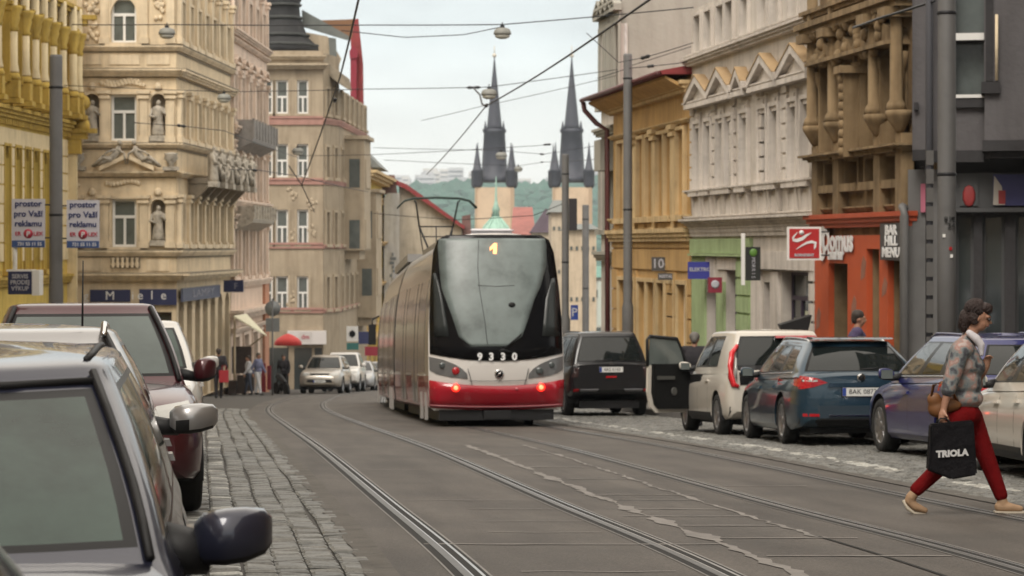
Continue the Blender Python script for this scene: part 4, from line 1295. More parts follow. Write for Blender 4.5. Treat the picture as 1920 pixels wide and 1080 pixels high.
for i, uu in enumerate(us):
    tb.mark('window_hood')
    tb.box(uu-.75, uu+.75, -.01, .45, z_(84), z_(76)); 
    tb.prism([(uu-.7, z_(75.5)), (uu+.7, z_(75.5)), (uu+.55, z_(52)), (uu, z_(38)), (uu-.55, z_(52))], -.01, .3, 'xz')
    for k in range(8): tb.ball((uu+rg3.uniform(-.5, .5), .3, z_(60)+rg3.uniform(-.3, .5)), (.12, .12, .14), 6)
    tb.end()
    for s_ in (-1, 1):
        tb.mark('console'); tb.lathe([(.07, 0), (.08, 1.2), (.13, 1.35), (.15, 1.55)], (uu+s_*.6, .12, z_(112)-1.4), n=8); tb.end()
tb.mark('carved_pilaster')
uu = FT2.u(1625); tb.box(uu-.14, uu+.14, -.01, .5, z_(285), z_(120)); tb.box(uu-.25, uu+.25, -.01, .6, z_(120)+.002, z_(105))
for k in range(9): tb.ball((uu, .5, lerp(z_(275), z_(130), k/8)), (.1, .08, .11), 6)
tb.end()
tb.build('carving', P_BROWNT, r_)
# orange shopfront: facing boards in front of the stone, butting round the openings
ob = MB(FT2.fn())
a0, a1 = sorted((FT2.u(1538), FT2.u(1712)))
def obox(xa, xb, ya, yb, d=.12):
    a, b = sorted((FT2.u(xa), FT2.u(xb))); ob.box(a, b, -.006, d, z_(yb), z_(ya))
obox(1538, 1564, 440, 830); obox(1600, 1636, 440, 830); obox(1660, 1676, 440, 830); obox(1564.05, 1599.95, 440, 497, .119); obox(1636.05, 1659.95, 440, 467, .119); obox(1700, 1711, 440, 830)
ob.build('orange_facing', P_ORANGE, r_)
ob = MB(FT2.fn()); cornice(ob, a0-.2, a1+.05, z_(424), z_(396)-z_(424), .28); ob.build('orange_cornice', mat('dark_orange_paint', (.38, .06, .02), .55, 0, .12, 2), r_)
def px_ops(xa, xb, ya, yb): a, b = sorted((FT2.u(xa), FT2.u(xb))); return (a, b, z_(ya), z_(yb))
window(FT2, r_, *px_ops(1564, 1600, 830, 498), fm=mat('brown_frame', (.07, .035, .02), .5), gm=GLASS2, dep=-.3, trans=.72, mull=2, fw=.09)
mb = MB(FT2.fn()); o_ = px_ops(1636, 1660, 830, 468); mb.box(o_[0], o_[1], -.42, -.38, o_[2], o_[3]); mb.build('doorway', mat('dark_orange_paint', (.38, .06, .02)), r_)
window(FT2, r_, *px_ops(1676, 1700, 830, 490), fm=mat('brown_frame', (.07, .035, .02), .5), gm=GLASS2, dep=-.3, trans=.72, mull=1, fw=.09)
for (x, a, b) in ((1612, 560, 620), (1630, 480, 530), (1545, 590, 640), (1604, 440, 460), (1670, 520, 560)):
    mb = MB(FT2.fn()); uu = FT2.u(x); mb.prism([(uu-.18, z_(b)), (uu+.1, z_(b-8)), (uu+.2, z_(a+12)), (uu+.02, z_(a)), (uu-.15, z_(a+20))], .121, .124, 'xz'); mb.build('peeled_patch', mat('peeled_grey', (.26, .11, .07), .8, 0, .3, 6), r_)
reparent0(r_)
t = sign_box('shop_lettering', 'white cut-out script lettering on the orange shop front', FT2, FT2.u(1590)-.01, FT2.u(1590)+.01, .12, .125, z_(462), z_(460), P_ORANGE)
sign_text(t, FT2, 'S', .95, FT2.u(1556), .16, z_(460), m_let, sx=1.0, bold=.03)
sign_text(t, FT2, 'Domus', .62, FT2.u(1584), .16, z_(452), m_let, sx=1.25, bold=.02)
sign_text(t, FT2, 'interier', .30, FT2.u(1581), .16, z_(479), m_let, sx=1.3, bold=.015)
t = sign_box('shop_sign', 'dark grey sign with white lettering at the right end of the orange shop', FT2, *sorted((FT2.u(1671), FT2.u(1711))), .14, .22, z_(488), z_(418), mat('charcoal_sign', (.05, .05, .052), .5))
for yy, s_ in ((432, 'BAR'), (452, 'HILL'), (474, 'MENU')): sign_text(t, FT2, s_, .25, FT2.u(1693), .235, z_(yy), m_let, sx=1.6, bold=.01)

# ---- slate grey building with bays, right edge
r_ = thing('slate_grey_building', 'slate grey building with boxed bays over dark shop windows at the right edge', 'building', (7, 40, 0))
FG = fpx(1712, 44.0, 2150, 43.2, (-.1, -1)); L = FG.L; u = FG.u; z_ = lambda y: FG.z(1800, y)
P_SHOPG = mat('charcoal_panel', (.06, .06, .062), .6, 0, .1, 3)
gops = [(u(1791), u(1826), z_(900), z_(402)), (u(1842), u(1884), z_(900), z_(402)), (u(1904), u(1960), z_(900), z_(402)), (u(1728), u(1738), z_(900), z_(450))]
wall_mesh(FG, 0, L, z_(900), z_(322), gops, .3).build('ground_floor_wall', P_GREYD, r_)
block(FG, r_, .02, L, z_(900), z_(-140), 9, P_GREYD, 'wall', -.304)
for g in gops[:3]: window(FG, r_, *g, fm=P_SHOPG, gm=GLASS, dep=-.2, trans=.0, mull=0, fw=.06)
mb = MB(FG.fn()); mb.box(*gops[3][:2], -.3, -.1, gops[3][2], gops[3][3]); mb.build('doorway', P_GREYD, r_)
mb = MB(FG.fn()); mb.box(u(1786), L, .0, .25, z_(398), z_(390)); mb.box(u(1786), L, .0, .12, z_(389.5), z_(325)); mb.build('shop_canopy', P_SHOPG, r_)
rg4 = random.Random(8)
for k in range(7):
    for xa in (1846, 1878):
        mb = MB(FG.fn()); w_ = rg4.uniform(.05, .1); uu = u(xa+4) if xa < 1870 else u(xa)
        mb.box(uu-w_, uu+w_, -.27, -.262, z_(430+k*24+rg4.uniform(4, 10)), z_(430+k*24)); mb.build('shop_display', mat('pale_display', (.45, .45, .33)), r_)
# upper storey: recessed wall with windows between boxed bays
uops = [(u(1793), u(1845), z_(66), z_(-60)), (u(1793), u(1845), z_(180), z_(82))]
F2 = Fac((FG.P(0, .5, 0).x, FG.P(0, .5, 0).y), (FG.P(L, .5, 0).x, FG.P(L, .5, 0).y), (-.1, -1))
wall_mesh(F2, 0, L, z_(300), z_(-140), uops, .4).build('upper_wall', P_GREYP, r_)
for g in uops:
    mb = MB(F2.fn()); mb.box(g[0], g[1], -.39, -.36, g[2], g[3]); w_ = mb.build('window', GLASS2, r_)
mb = MB(F2.fn()); mb.box(u(1793), u(1845), -.1, .04, z_(80), z_(67)); mb.build('white_transom', WHITE, r_)
mb = MB(F2.fn()); mb.box(u(1793), u(1845), -.1, .06, z_(187), z_(181)); mb.build('white_sill', WHITE, r_)
mb = MB(F2.fn()); mb.box(u(1790), u(1850), -.1, .10, z_(205), z_(190)); mb.build('sill', P_GREYD, r_)
for (xa, xb, d, yb_) in ((1717, 1747, .75, 283), (1846, 2080, 1.1, 268)):
    mb = MB(FG.fn()); mb.box(u(xa), u(xb), .5, d, z_(yb_), z_(-140)); mb.build('bay', P_GREYP, r_)
    mb = MB(FG.fn()); mb.box(u(xa)-.04, u(xb)+.02, .4, d+.03, z_(yb_+20), z_(yb_)-.003); mb.box(u(xa)+.1, u(xb)-.1, .3, d-.1, z_(yb_+32), z_(yb_+20)-.003); mb.build('bay_base', P_GREYD, r_)
mb = MB(FG.fn()); mb.box(u(1747.5), u(1845.5), .35, .54, z_(306), z_(284)); mb.build('bay_base', P_GREYD, r_)
mb = MB(FG.fn()); mb.box(u(1716), u(1724), .5, .85, z_(210), z_(196)); mb.build('sill', P_GREYD, r_)
mb = MB(FG.fn()); mb.box(u(1840), u(1874), .5, 1.2, z_(183), z_(162)); mb.build('sill', P_GREYD, r_)
mb = MB(FG.fn()); mb.box(u(1716), u(1722), .5, .8, z_(-5), z_(-140)); mb.box(u(1848), u(1862), 1.09, 1.13, z_(160), z_(-140)); mb.build('bay_window', P_GREYD, r_)
mb = MB(FG.fn()); mb.tube([FG.fn() and (u(1868), 1.2, z_(160)), (u(1868), 1.2, z_(40))], .03, 6); mb.build('cream_pipe', P_CREAM, r_)
mb = MB(FG.fn()); mb.tube([(u(1693), .25, z_(388)), (u(1697), .5, z_(392)), (u(1697), .5, z_(405)), (u(1697), .5, z_(900))], .08, 8); mb.box(u(1703), u(1760), -.01, .2, z_(900), z_(318)); mb.build('downpipe', POLE, r_)
reparent0(r_)
t = sign_box('shop_sign', 'blue and pale shop sign with a red block under the grey bay', FG, u(1862), u(1990), .13, .2, z_(386), z_(328), mat('deep_blue_panel', (.035, .035, .12), .5))
mb = MB(FG.fn()); mb.prism([(u(1862), z_(385)), (u(1884), z_(385)), (u(1878), z_(350)), (u(1864), z_(330))], .2, .215, 'xz'); o = mb.build('pale_field', mat('pale_field', (.42, .38, .33), .6), t); o.location = -t.location
mb = MB(FG.fn()); mb.box(u(1872), u(1885), .2, .22, z_(383), z_(358)); o = mb.build('red_block', mat('dull_red', (.28, .03, .03), .6), t); o.location = -t.location
t = sign_box('window_poster', 'dim grey poster panel with a small red mark left of the blue shop sign', FG, u(1800), u(1834), .125, .16, z_(386), z_(330), P_SHOPG)
mb = MB(FG.fn()); mb.ball((u(1817), .17, z_(368)), (.12, .02, .2), 8); o = mb.build('red_mark', mat('dull_red', (.28, .03, .03)), t); o.location = -t.location
t = sign_box('pink_flag_sign', 'small pink vertical sign on the slate grey pier beside the big pole', FG, u(1727), u(1738), .24, .28, z_(398), z_(345), mat('pink_sign', (.42, .12, .18), .6))
# ---- unseen houses added on both sides and behind the camera, for shade and reflections
def side_house(lab, p0, p1, out, H, wm, tm, n, gnd):
    Fx = Fac(p0, p1, out); L = Fx.L
    c = Fx.P(L/2, 0, gnd); t = thing('added_town_house', lab, 'building', c)
    zt_ = gnd+H
    gen_facade(Fx, t, 0, L, gnd-2, zt_, [dict(n=n, w=1.2, z0=gnd+.3, z1=gnd+3.2, gm=GLASS), dict(n=n, w=1.1, z0=gnd+5.2, z1=gnd+7.3, ped='seg'), dict(n=n, w=1.1, z0=gnd+8.8, z1=gnd+10.9), dict(n=n, w=1.1, z0=gnd+12.2, z1=gnd+14.1)],
        [(gnd+4.1, .3, .3), (zt_-.6, .6, .8), (gnd+8.0, .15, .15)], wm, tm, WHITE, GLASS2, depth=8, pils=False)
    reparent0(t)
for (lab, a, b, wm) in (('added ochre town house left of the yellow building, out of the picture', (-13.2, 48), (-16.0, 70.5), P_YEL), ('added cream town house further left along the street', (-10.2, 24), (-13.1, 47.9), P_CREAM), ('added pink town house beside the camera on the left', (-7.6, 0), (-10.1, 23.9), P_PINK), ('added beige town house behind the camera on the left', (-4.8, -24), (-7.5, -.1), P_BEIGE)):
    side_house(lab, a, b, (1, .1), 15.2, wm, P_BEIGET, 7, gz(0, max(0, (a[1]+b[1])/2))+.1)
for (lab, a, b, wm) in (('added grey town house right of the slate building, out of the picture', (10.4, 22), (8.95, 37), P_GREY), ('added dark beige town house beside the camera on the right', (12.4, -3), (10.5, 21.9), P_BROWN), ('added tan town house behind the camera on the right', (15.2, -26), (12.5, -3.1), P_BROWN)):
    side_house(lab, a, b, (-1, -.1), 16.5, wm, P_BROWNT, 6, gz(0, max(0, (a[1]+b[1])/2))+.1)
side_house('added wide town house, unseen behind the camera, for shade and reflections', (-14, -70), (30, -70), (0, 1), 9, P_BEIGE, P_BEIGET, 10, 0)
# ================================================================ CHURCH, CITY, HILLS
def tower(xc, Yt, lab):
    c = pt(xc, 430, Yt); s = Yt/F
    t = thing('church_tower', lab, 'church tower', (c.x, c.y, c.z-30), 0, 'twin gothic church towers')
    H = lambda y: (430-y)*s+30
    w = 36*s
    mb = MB(); mb.box(-w, w, -w, w, -10, H(352))
    mb.build('shaft', mat('church_stone', (.56, .42, .29), .9, 0, .15, .3), t)
    mb = MB(); 
    for sx in (-1, 1): mb.box(sx*w-(.5 if sx > 0 else 0)-.15*sx, sx*w+(.5 if sx < 0 else 0)+.15*sx, -w-.3, w+.3, -10, H(354))
    mb.build('buttress', mat('church_stone_dark', (.42, .30, .20), .9), t)
    mb = MB(); mb.prism([(-5*s, H(420)), (5*s, H(420)), (5*s, H(402)), (0, H(392)), (-5*s, H(402))], -w-.12, -w-.02, 'xz'); mb.build('belfry_window', mat('belfry_dark', (.04, .035, .035), .8), t)
    # helm
    mb = MB()
    mb.lathe([(30*s, 0), (33*s, 6*s), (28*s, 12*s), (22*s, 20*s), (21*s, 38*s), (18*s, 92*s), (20*s, 94*s), (20*s, 100*s)], (0, 0, H(342)), n=8, ex=1.1, ey=1.1)
    mb.lathe([(13*s, 0), (12*s, 8*s), (6*s, 75*s), (3*s, 108*s), (1.0*s, 132*s), (.5*s, 142*s)], (0, 0, H(243)), n=8, ex=1.15, ey=1.15)
    mb.build('spire', SLATE, t)
    mb = MB(); mb.tube([(0, 0, H(102)), (0, 0, H(86))], .12, 5); mb.ball((0, 0, H(104)), .5, 8); mb.build('finial', mat('gilt', (.55, .5, .42), .5), t)
    for sx in (-1, 1):
        for sy in (-1, 1):
            mb = MB(); mb.mark('corner_turret')
            x, y = sx*(31 if sy < 0 else 34)*s, sy*32*s
            mb.lathe([(7*s, 0), (10*s, 6*s), (10*s, 30*s), (11*s, 31*s), (7*s, 35*s), (2.5*s, 62*s), (.4*s, 84*s)], (x, y, H(352)), n=8); mb.end()
            mb.mark('gallery_spike'); mb.lathe([(1.5*s, 0), (3*s, 2*s), (2.6*s, 8*s), (.3*s, 20*s)], (sx*17*s, sy*15*s, H(247)), n=6); mb.end()
            mb.build('turret', SLATE, t)
    mb = MB(); mb.prism([(-4*s, H(262)), (4*s, H(262)), (4*s, H(250)), (0, H(243)), (-4*s, H(250))], -18.6*s, -17*s, 'xz'); mb.build('dormer', mat('belfry_dark', (.04, .035, .035)), t)
    return t
tower(927, 530, 'left gothic church tower with dark slate spire, behind the green copper lantern')
tower(1072, 530, 'right gothic church tower with dark slate spire, beside the thin grey pole')
# copper lantern dome
c = pt(930, 440, 400); s = 400/F
t = thing('copper_dome', 'pale green copper dome and lantern just above the tram roof', 'dome', (c.x, c.y, c.z-8))
mb = MB(); mb.lathe([(32*s, 0), (30*s, 8+6*s), (22*s, 8+16*s), (12*s, 8+26*s), (7*s, 8+34*s)], (0, 0, 0), n=8); mb.build('dome', COPPER, t)
mb = MB(); mb.lathe([(7*s, 0), (6*s, 10*s), (8*s, 12*s), (4*s, 22*s), (2.2*s, 34*s), (1.5*s, 58*s), (.4*s, 76*s)], (0, 0, 8+34*s), n=8); mb.build('lantern', COPPER, t)
mb = MB()
for k in range(8): a = k*PI/4+.2; mb.mark('rib'); mb.tube([(31.5*s*math.cos(a), 31.5*s*math.sin(a), 8), (23*s*math.cos(a), 23*s*math.sin(a), 8+16*s), (8*s*math.cos(a), 8*s*math.sin(a), 8+33*s)], .1, 5); mb.end()
mb.build('rib', mat('bright_copper', (.36, .56, .46), .7), t)
# houses in the valley in front of the church: (x0,x1,yeave,yridge,Y,wall,roof)
def valley_house(lab, x0, x1, ye, yr, Y, wm, rm, D=14, hip=.2, wins=(0, 0), shade=None, ridge='x'):
    c = pt((x0+x1)/2, ye, Y); s = Y/F; w = (x1-x0)/2*s; g = terr(c.x, Y)-1
    t = thing('valley_house', lab, 'house', (c.x, Y, g))
    he = c.z-g; hr = he+(ye-yr)*s
    mb = MB(); mb.box(-w, w, 0, D, 0, he); mb.build('wall', wm, t)
    mb = MB()
    if ridge == 'x':
        mb.add([(-w-.3, -.4, he), (w+.3, -.4, he), (w+.3, D+.4, he), (-w-.3, D+.4, he), (-w+hip*w, D/2, hr), (w-hip*w, D/2, hr)], [(0,1,5,4), (2,3,4,5), (1,2,5), (3,0,4), (3,2,1,0)])
    else:
        mb.add([(-w-.3, -.4, he), (w+.3, -.4, he), (w+.3, D+.4, he), (-w-.3, D+.4, he), (0, 0, hr), (0, D, hr)], [(0,1,4), (2,3,5), (1,2,5,4), (3,0,4,5), (3,2,1,0)])
    mb.build('roof', rm, t)
    nx, nz = wins
    for i in range(nx):
        for j in range(nz):
            mb = MB(); xx = lerp(-w, w, (i+.5)/nx); zz = he-1.2-j*3.6
            ww = min(.6, w/nx*.42); mb.box(xx-ww, xx+ww, -.06, .02, zz-min(1.9, ww*3.4), zz); mb.build('window', GLASS2, t)
    return t
valley_house('steep red roofed house right of the copper dome', 962, 1000, 440, 385, 330, plaster('valley_beige', (.44, .34, .24)), mat('brick_red_roof', (.25, .085, .07), .8, 0, .3, .5), 30, .0, (3, 3), ridge='x')
valley_house('beige gabled house with dark violet roof between the church towers', 998, 1050, 436, 390, 300, plaster('valley_beige2', (.46, .38, .28)), mat('violet_slate', (.10, .07, .09), .8, 0, .3, .5), 20, .1, (5, 4), ridge='y')
valley_house('low white roofed block just above the left part of the tram roof', 866, 960, 432, 428, 310, mat('pale_block', (.5, .48, .5), .8), mat('pale_block', (.5, .48, .5)), 20, .1)
valley_house('ornate beige house with dark attic behind the thin pole and dark banner', 1034, 1072, 398, 372, 200, plaster('valley_ornate', (.50, .42, .32)), OLIVE_TIN, 16, .3, (4, 6))
valley_house('cream house with tall windows right of the dark banner', 1066, 1118, 430, 418, 170, plaster('valley_cream', (.56, .46, .34)), OLIVE_TIN, 16, .1, (5, 5))
valley_house('pale house with green shutters at the end of the street by the ochre house', 1112, 1175, 520, 500, 230, plaster('valley_white', (.5, .5, .45)), mat('green_tin', (.10, .22, .18), .7), 16, .1, (3, 5))
# city skyline on the far plateau and wooded slope
m_wood2 = mat('hazed_trees', (.025, .085, .060), .95, 0, .45, .02)  # teal base colour carries part of the distance haze
mb = MB(); rh = random.Random(11)
def ridge(px): return interp([(600, 372), (800, 352), (868, 345), (1000, 352), (1128, 335), (1165, 350), (1400, 365)], px)
YH = 2300
vs = []; fs = []; nx, ny = 60, 10
for j in range(ny+1):
    for i in range(nx+1):
        px = lerp(500, 1500, i/nx); t_ = j/ny
        Y = lerp(1500, 2500, t_); zt = pt(px, ridge(px)+8, YH).z; zb = -75
        f_ = t_*t_*(3-2*t_)
        vs.append(((px-960)/F*Y, Y, lerp(zb, zt, min(1, f_*1.02))+noise.noise(Vector((i*.4, j*.5, 0)))*8*(1-t_)))
for j in range(ny):
    for i in range(nx): fs.append((j*(nx+1)+i, j*(nx+1)+i+1, (j+1)*(nx+1)+i+1, (j+1)*(nx+1)+i))
mb.add(vs, fs); struct(mb.build('hills', m_wood2, fixn=False))
mb = MB()
ico = []
bmt = bmesh.new(); bmesh.ops.create_icosphere(bmt, subdivisions=1, radius=1.0)
ico_v = [v.co.copy() for v in bmt.verts]; ico_f = [tuple(v.index for v in f.verts) for f in bmt.faces]; bmt.free()
for k in range(1500):
    px = rh.uniform(700, 1240); t_ = rh.random()**.7; Y = lerp(1700, 2460, t_)
    f_ = t_*t_*(3-2*t_); i_ = (px)
    zt = pt(px, ridge(px)+8, YH).z; f2 = ((Y-1500)/1000); f2 = f2*f2*(3-2*f2)
    z = lerp(-75, zt, min(1, f2*1.02)); r = rh.uniform(5, 12)
    c = Vector(((px-960)/F*Y, Y, z+r*.3))
    mb.add([tuple(c+Vector((v.x*r*rh.uniform(.75, 1.25), v.y*r, v.z*r*rh.uniform(.7, 1.1)))) for v in ico_v], ico_f)
o = mb.build('hillside_wood', m_wood2, fixn=False); tag(o, 'wooded green hillside beyond the church towers under the pale blocks', 'woodland', kind='stuff')
m_city = [mat('city_pale_a', (.52, .52, .54), .8), mat('city_pale_b', (.42, .42, .45), .8), mat('city_pale_c', (.58, .56, .54), .8)]
m_cw = mat('city_windows', (.2, .21, .24), .5)
for k in range(34):
    px = rh.uniform(730, 1230) if k > 12 else rh.uniform(740, 900); Y = rh.uniform(2550, 3000)
    hw = rh.uniform(8, 26); top = rh.uniform(-2, 22) + (10 if 735 < px < 900 else 0)
    ytop = ridge(px)-4-max(3, top)
    c = pt(px, ytop, Y); w = hw/F*Y*.7
    t = thing('far_block', 'pale apartment block on the hazy skyline above the wooded hillside', 'building', (c.x, Y, 0), 0, 'apartment blocks on the far skyline')
    mb = MB(); mb.box(-w, w, 0, 18, 0, c.z); mb.build('wall', m_city[k % 3], t)
    mb = MB()
    for j in range(5): mb.box(-w+1, w-1, -.4, -.05, c.z-5-j*5, c.z-3.2-j*5)
    mb.build('window_band', m_cw, t)

# ================================================================ POLES, LAMPS, WIRES
def ground_at(X, Y):
    off = X-trackx(Y)
    return gz(X, Y)+(.126 if (off > 8.5 or off < -4.45) and Y < 110 else .0)
def pole(lab, x, ytop, Y, rpx, base=1.25, cat='pole'):
    X = (x-960)/F*Y; g = ground_at(X, Y); zt = CZ-(ytop-HOR)*Y/F; r = rpx/F*Y
    t = thing('catenary_pole', lab, cat, (X, Y, g), 0, 'grey steel poles along the street')
    H = zt-g
    mb = MB(); mb.lathe([(r*base, -.05), (r*base, 2.6), (r, 2.75), (r*.97, H-.05), (r*.9, H)], n=16); mb.build('shaft', POLE, t)
    mb = MB()
    for z in (H*.55, H-.7):
        mb.mark('clamp'); mb.lathe([(r*1.02, z), (r*1.06, z+.01), (r*1.06, z+.04), (r*1.02, z+.05)], n=16); mb.end()
    mb.build('clamp', IRON, t)
    return t
pole('thick grey steel pole carrying two advertising boards in front of the yellow building', 105, 103, 50, 12.5, 1.1)
pole('grey pole rising in front of the ochre house, behind the black off-road car', 1177, 101, 66, 8.5, 1.25)
pole('thin grey pole just right of the tram with a dark banner', 1060, 289, 82, 6.8, 1.35)
pole('short grey pole between the dark banner pole and the ochre house', 1098, 384, 112, 6.5, 1.0)
t = pole('tall broad slate grey pole in front of the slate grey building, behind the woman', 1775, -60, 36, 17.5, 1.0)
mb = MB(); mb.lathe([(.058, 0), (.058, 12)], (-.235, .15, 0), n=10); mb.build('conduit', mat('conduit_grey', (.07, .07, .08), .6), t)
mb = MB()
for z in range(12): mb.mark('sticker'); mb.box(-.29, -.18, .08, .09, .9+.28*z, 1.12+.28*z); mb.end()
mb.build('sticker', mat('sticker_grey', (.10, .095, .09), .7), t)
for (xx, yy, m_) in ((1781, 480, 'w'), (1779, 466, 'r'), (1767, 442, 'w'), (1783, 410, 'd')):
    mb = MB(); q = pt(xx, yy, 36)-Vector(t.location); a = math.asin(max(-1, min(1, q.x/.142)))
    mb.box(q.x-.02, q.x+.02, -.150*math.cos(a)-.004, -.150*math.cos(a)+.02, q.z-.025, q.z+.025); mb.build('sticker', {'w': WHITE, 'r': REDLENS, 'd': BLACK}[m_], t)
mb = MB()
for z in (9.6, 8.2): mb.mark('wire_bracket'); mb.box(-.3, .0, -.2, -.13, z, z+.28); mb.box(-.34, -.28, -.24, -.1, z-.1, z+.4); mb.end()
mb.build('wire_bracket', IRON, t)

text_mesh('812', .12, BLACK, t, (.02, -.158, pt(1775, 412, 36).z-t.location.z), (1, 0, 0), (0, 0, 1))
text_mesh('34', .12, BLACK, t, (.04, -.158, pt(1775, 424, 36).z-t.location.z), (1, 0, 0), (0, 0, 1))

def hang_lamp(x, y, Y, w, lab):
    c = pt(x, y, Y); s = w*Y/F
    t = thing('hanging_street_lamp', lab, 'street lamp', c, 0, 'street lamps hung on wires over the street')
    mb = MB(); mb.lathe([(s*.25, .30*s), (s*.42, .22*s), (s*.5, .02*s), (s*.5, -.08*s), (s*.44, -.1*s)], n=16, ey=.7); mb.build('housing', mat('lamp_grey', (.22, .22, .20), .6, .2), t)
    mb = MB(); mb.lathe([(s*.43, -.101*s), (s*.40, -.24*s), (s*.2, -.33*s)], n=16, ey=.7); mb.build('bowl', mat('lamp_bowl', (.42, .41, .36), .3), t)
    mb = MB(); mb.box(-.12*s, .12*s, -.05*s, .05*s, .30*s, .45*s); mb.tube([(0, 0, .44*s), (0, 0, .62*s)], .03*s, 5); mb.build('hanger', IRON, t)
    return t
for a in ((942, 62, 60, 33, 'topmost hanging lamp in the open sky between the roofs'), (917, 176, 75, 30, 'hanging lamp in front of the left church spire'),
          (940, 292, 110, 22, 'small hanging lamp low in front of the left church tower'), (972, 317, 140, 16, 'smallest hanging lamp, right of the left church tower'),
          (313, 62, 62, 32, 'dark hanging lamp against the cream corner building near its top window'), (420, 184, 78, 26, 'hanging lamp between the cream and the pink buildings'),
          (558, 284, 108, 22, 'hanging lamp in front of the beige building windows')): hang_lamp(*a)
def wire(lab, pts, r=.012, m=IRON, ins=()):
    P = [pt(*p) for p in pts]
    path = []
    for i in range(len(P)-1):
        for k in range(6):
            q = P[i].lerp(P[i+1], k/6); L_ = (P[i+1]-P[i]).length
            q.z -= min(.12, .002*L_)*math.sin(PI*k/6); path.append(q)
    path.append(P[-1]); base = P[0].copy()
    t = thing('overhead_wire', lab, 'wire', base, 0, 'overhead tram and lamp wires')
    mb = MB(); mb.tube([p-base for p in path], r, 5); mb.build('cable', m, t)
    for (x, y, Y) in ins:
        q = pt(x, y, Y)-base; i_ = min(range(len(path)-1), key=lambda k: (path[k]-base-q).length)
        d = (path[i_+1]-path[i_]).normalized()
        mb = MB(); mb.tube([q-d*.22, q-d*.14, q, q+d*.14, q+d*.22], [.02, .05, .035, .05, .02], 7); mb.build('insulator', IRON, t)
wire('wire with the topmost lamp crossing the sky near the top edge', [(135, 46, 66), (313, 46, 62), (690, 47, 60), (942, 46, 60), (1300, 14, 56)], .014)
wire('slack wire just under the topmost crossing wire', [(640, 57, 62), (760, 70, 62), (870, 65, 62), (942, 50, 62)], .012)
wire('long thick diagonal cable from the top edge down to the tram pantograph', [(1330, -75, 24), (1217, 0, 30), (912, 198, 62), (800, 327, 100)], .017, ins=((912, 198, 62),))
wire('crossing wire through the second lamp', [(120, 160, 80), (430, 172, 78), (690, 167, 75), (888, 164, 75), (917, 163, 75), (1160, 130, 75), (1300, 86, 72)], .012, ins=((888, 164, 75),))
wire('short bracket wire left of the second lamp', [(888, 165, 75), (900, 178, 72), (904, 195, 68), (912, 199, 66)], .03)
wire('steep cable in front of the beige building from the top edge', [(690, -60, 30), (672, 0, 38), (637, 146, 55), (566, 346, 84)], .02, ins=((628, 188, 62),))
wire('lower cable crossing the beige building windows', [(541, 310, 84), (566, 347, 84), (590, 398, 95)], .02)
wire('faint wire between the roofs at spire height', [(790, 226, 90), (900, 200, 85), (1155, 142, 74)], .010)
wire('faint wire from the left lamp to the insulators by the right spire', [(560, 292, 108), (700, 290, 105), (960, 276, 100), (1034, 271, 98)], .012, ins=((1026, 271, 98),))
wire('wire through the third lamp with an insulator', [(700, 277, 110), (940, 282, 110), (1020, 289, 105), (1150, 268, 100)], .012, ins=((1016, 289, 106),))
wire('wire through the smallest lamp', [(720, 300, 140), (972, 311, 140), (1016, 304, 135), (1150, 296, 120)], .014, ins=((1016, 304, 135),))
wire('short wire with an insulator at the top right of the sky', [(1100, 62, 58), (1160, 117, 58), (1215, 106, 56), (1300, 80, 54)], .010, ins=((1210, 107, 56),))
wire('wire tied to the grey pole in front of the ochre house', [(1120, 147, 66), (1177, 128, 66), (1240, 122, 64), (1300, 115, 62)], .012, ins=((1220, 124, 64),))
wire('dark wire ending at the tall pole at the top right', [(1600, 52, 40), (1650, 34, 38), (1752, 2, 36)], .022)
wire('wire across the side front of the cream building', [(250, 230, 70), (340, 236, 70), (420, 245, 72), (560, 296, 84)], .012, ins=((340, 236, 70),))
wire('wire in front of the pink and beige buildings', [(430, 318, 80), (480, 318, 82), (560, 330, 88), (690, 360, 100)], .014, ins=((478, 319, 82),))
wire('low wire above the tram roof towards the thin pole', [(700, 400, 95), (860, 412, 88), (1000, 404, 84), (1060, 380, 82)], .014)
for k, (x0_, Y0_, lb) in enumerate(((560, 60, 'near tram track contact wire passing high above the left track'), )):
    pass
# ================================================================ CARS
def patch(bvh, poly, axis, name, m, parent, off=.006, cuts=3, depth=.02, side=1):
    # a lamp, plate or trim piece laid on the body: 2D outline pushed onto the surface
    bm = bmesh.new()
    def mk(a, b): return {'rear': (a, -5, b), 'front': (a, 5, b), 'side': (side*5, a, b), 'top': (a, b, 5)}[axis]
    D = {'rear': Vector((0, 1, 0)), 'front': Vector((0, -1, 0)), 'side': Vector((-side, 0, 0)), 'top': Vector((0, 0, -1))}[axis]
    vs = [bm.verts.new(mk(*p)) for p in poly]
    bm.faces.new(vs)
    if len(poly) > 4: bmesh.ops.triangulate(bm, faces=bm.faces)
    bmesh.ops.subdivide_edges(bm, edges=bm.edges[:], cuts=cuts, use_grid_fill=True)
    last = None; miss = []
    for v in bm.verts:
        h = bvh.ray_cast(v.co, D, 10)
        if h[0] is None: miss.append(v)
        else: v.co = h[0]-D*off; last = h[0]
    for v in miss:
        h = bvh.find_nearest(v.co+D*4)
        v.co = (h[0] if h[0] else last)-D*off
    r = bmesh.ops.extrude_face_region(bm, geom=bm.faces[:])
    for g in r['geom']:
        if isinstance(g, bmesh.types.BMVert): g.co += D*(off+depth)
    bmesh.ops.recalc_face_normals(bm, faces=bm.faces)
    me = bpy.data.meshes.new(name); bm.to_mesh(me); bm.free()
    for p in me.polygons: p.use_smooth = False
    me.materials.append(m)
    o = bpy.data.objects.new(name, me); COL.objects.link(o); o.parent = parent
    return o

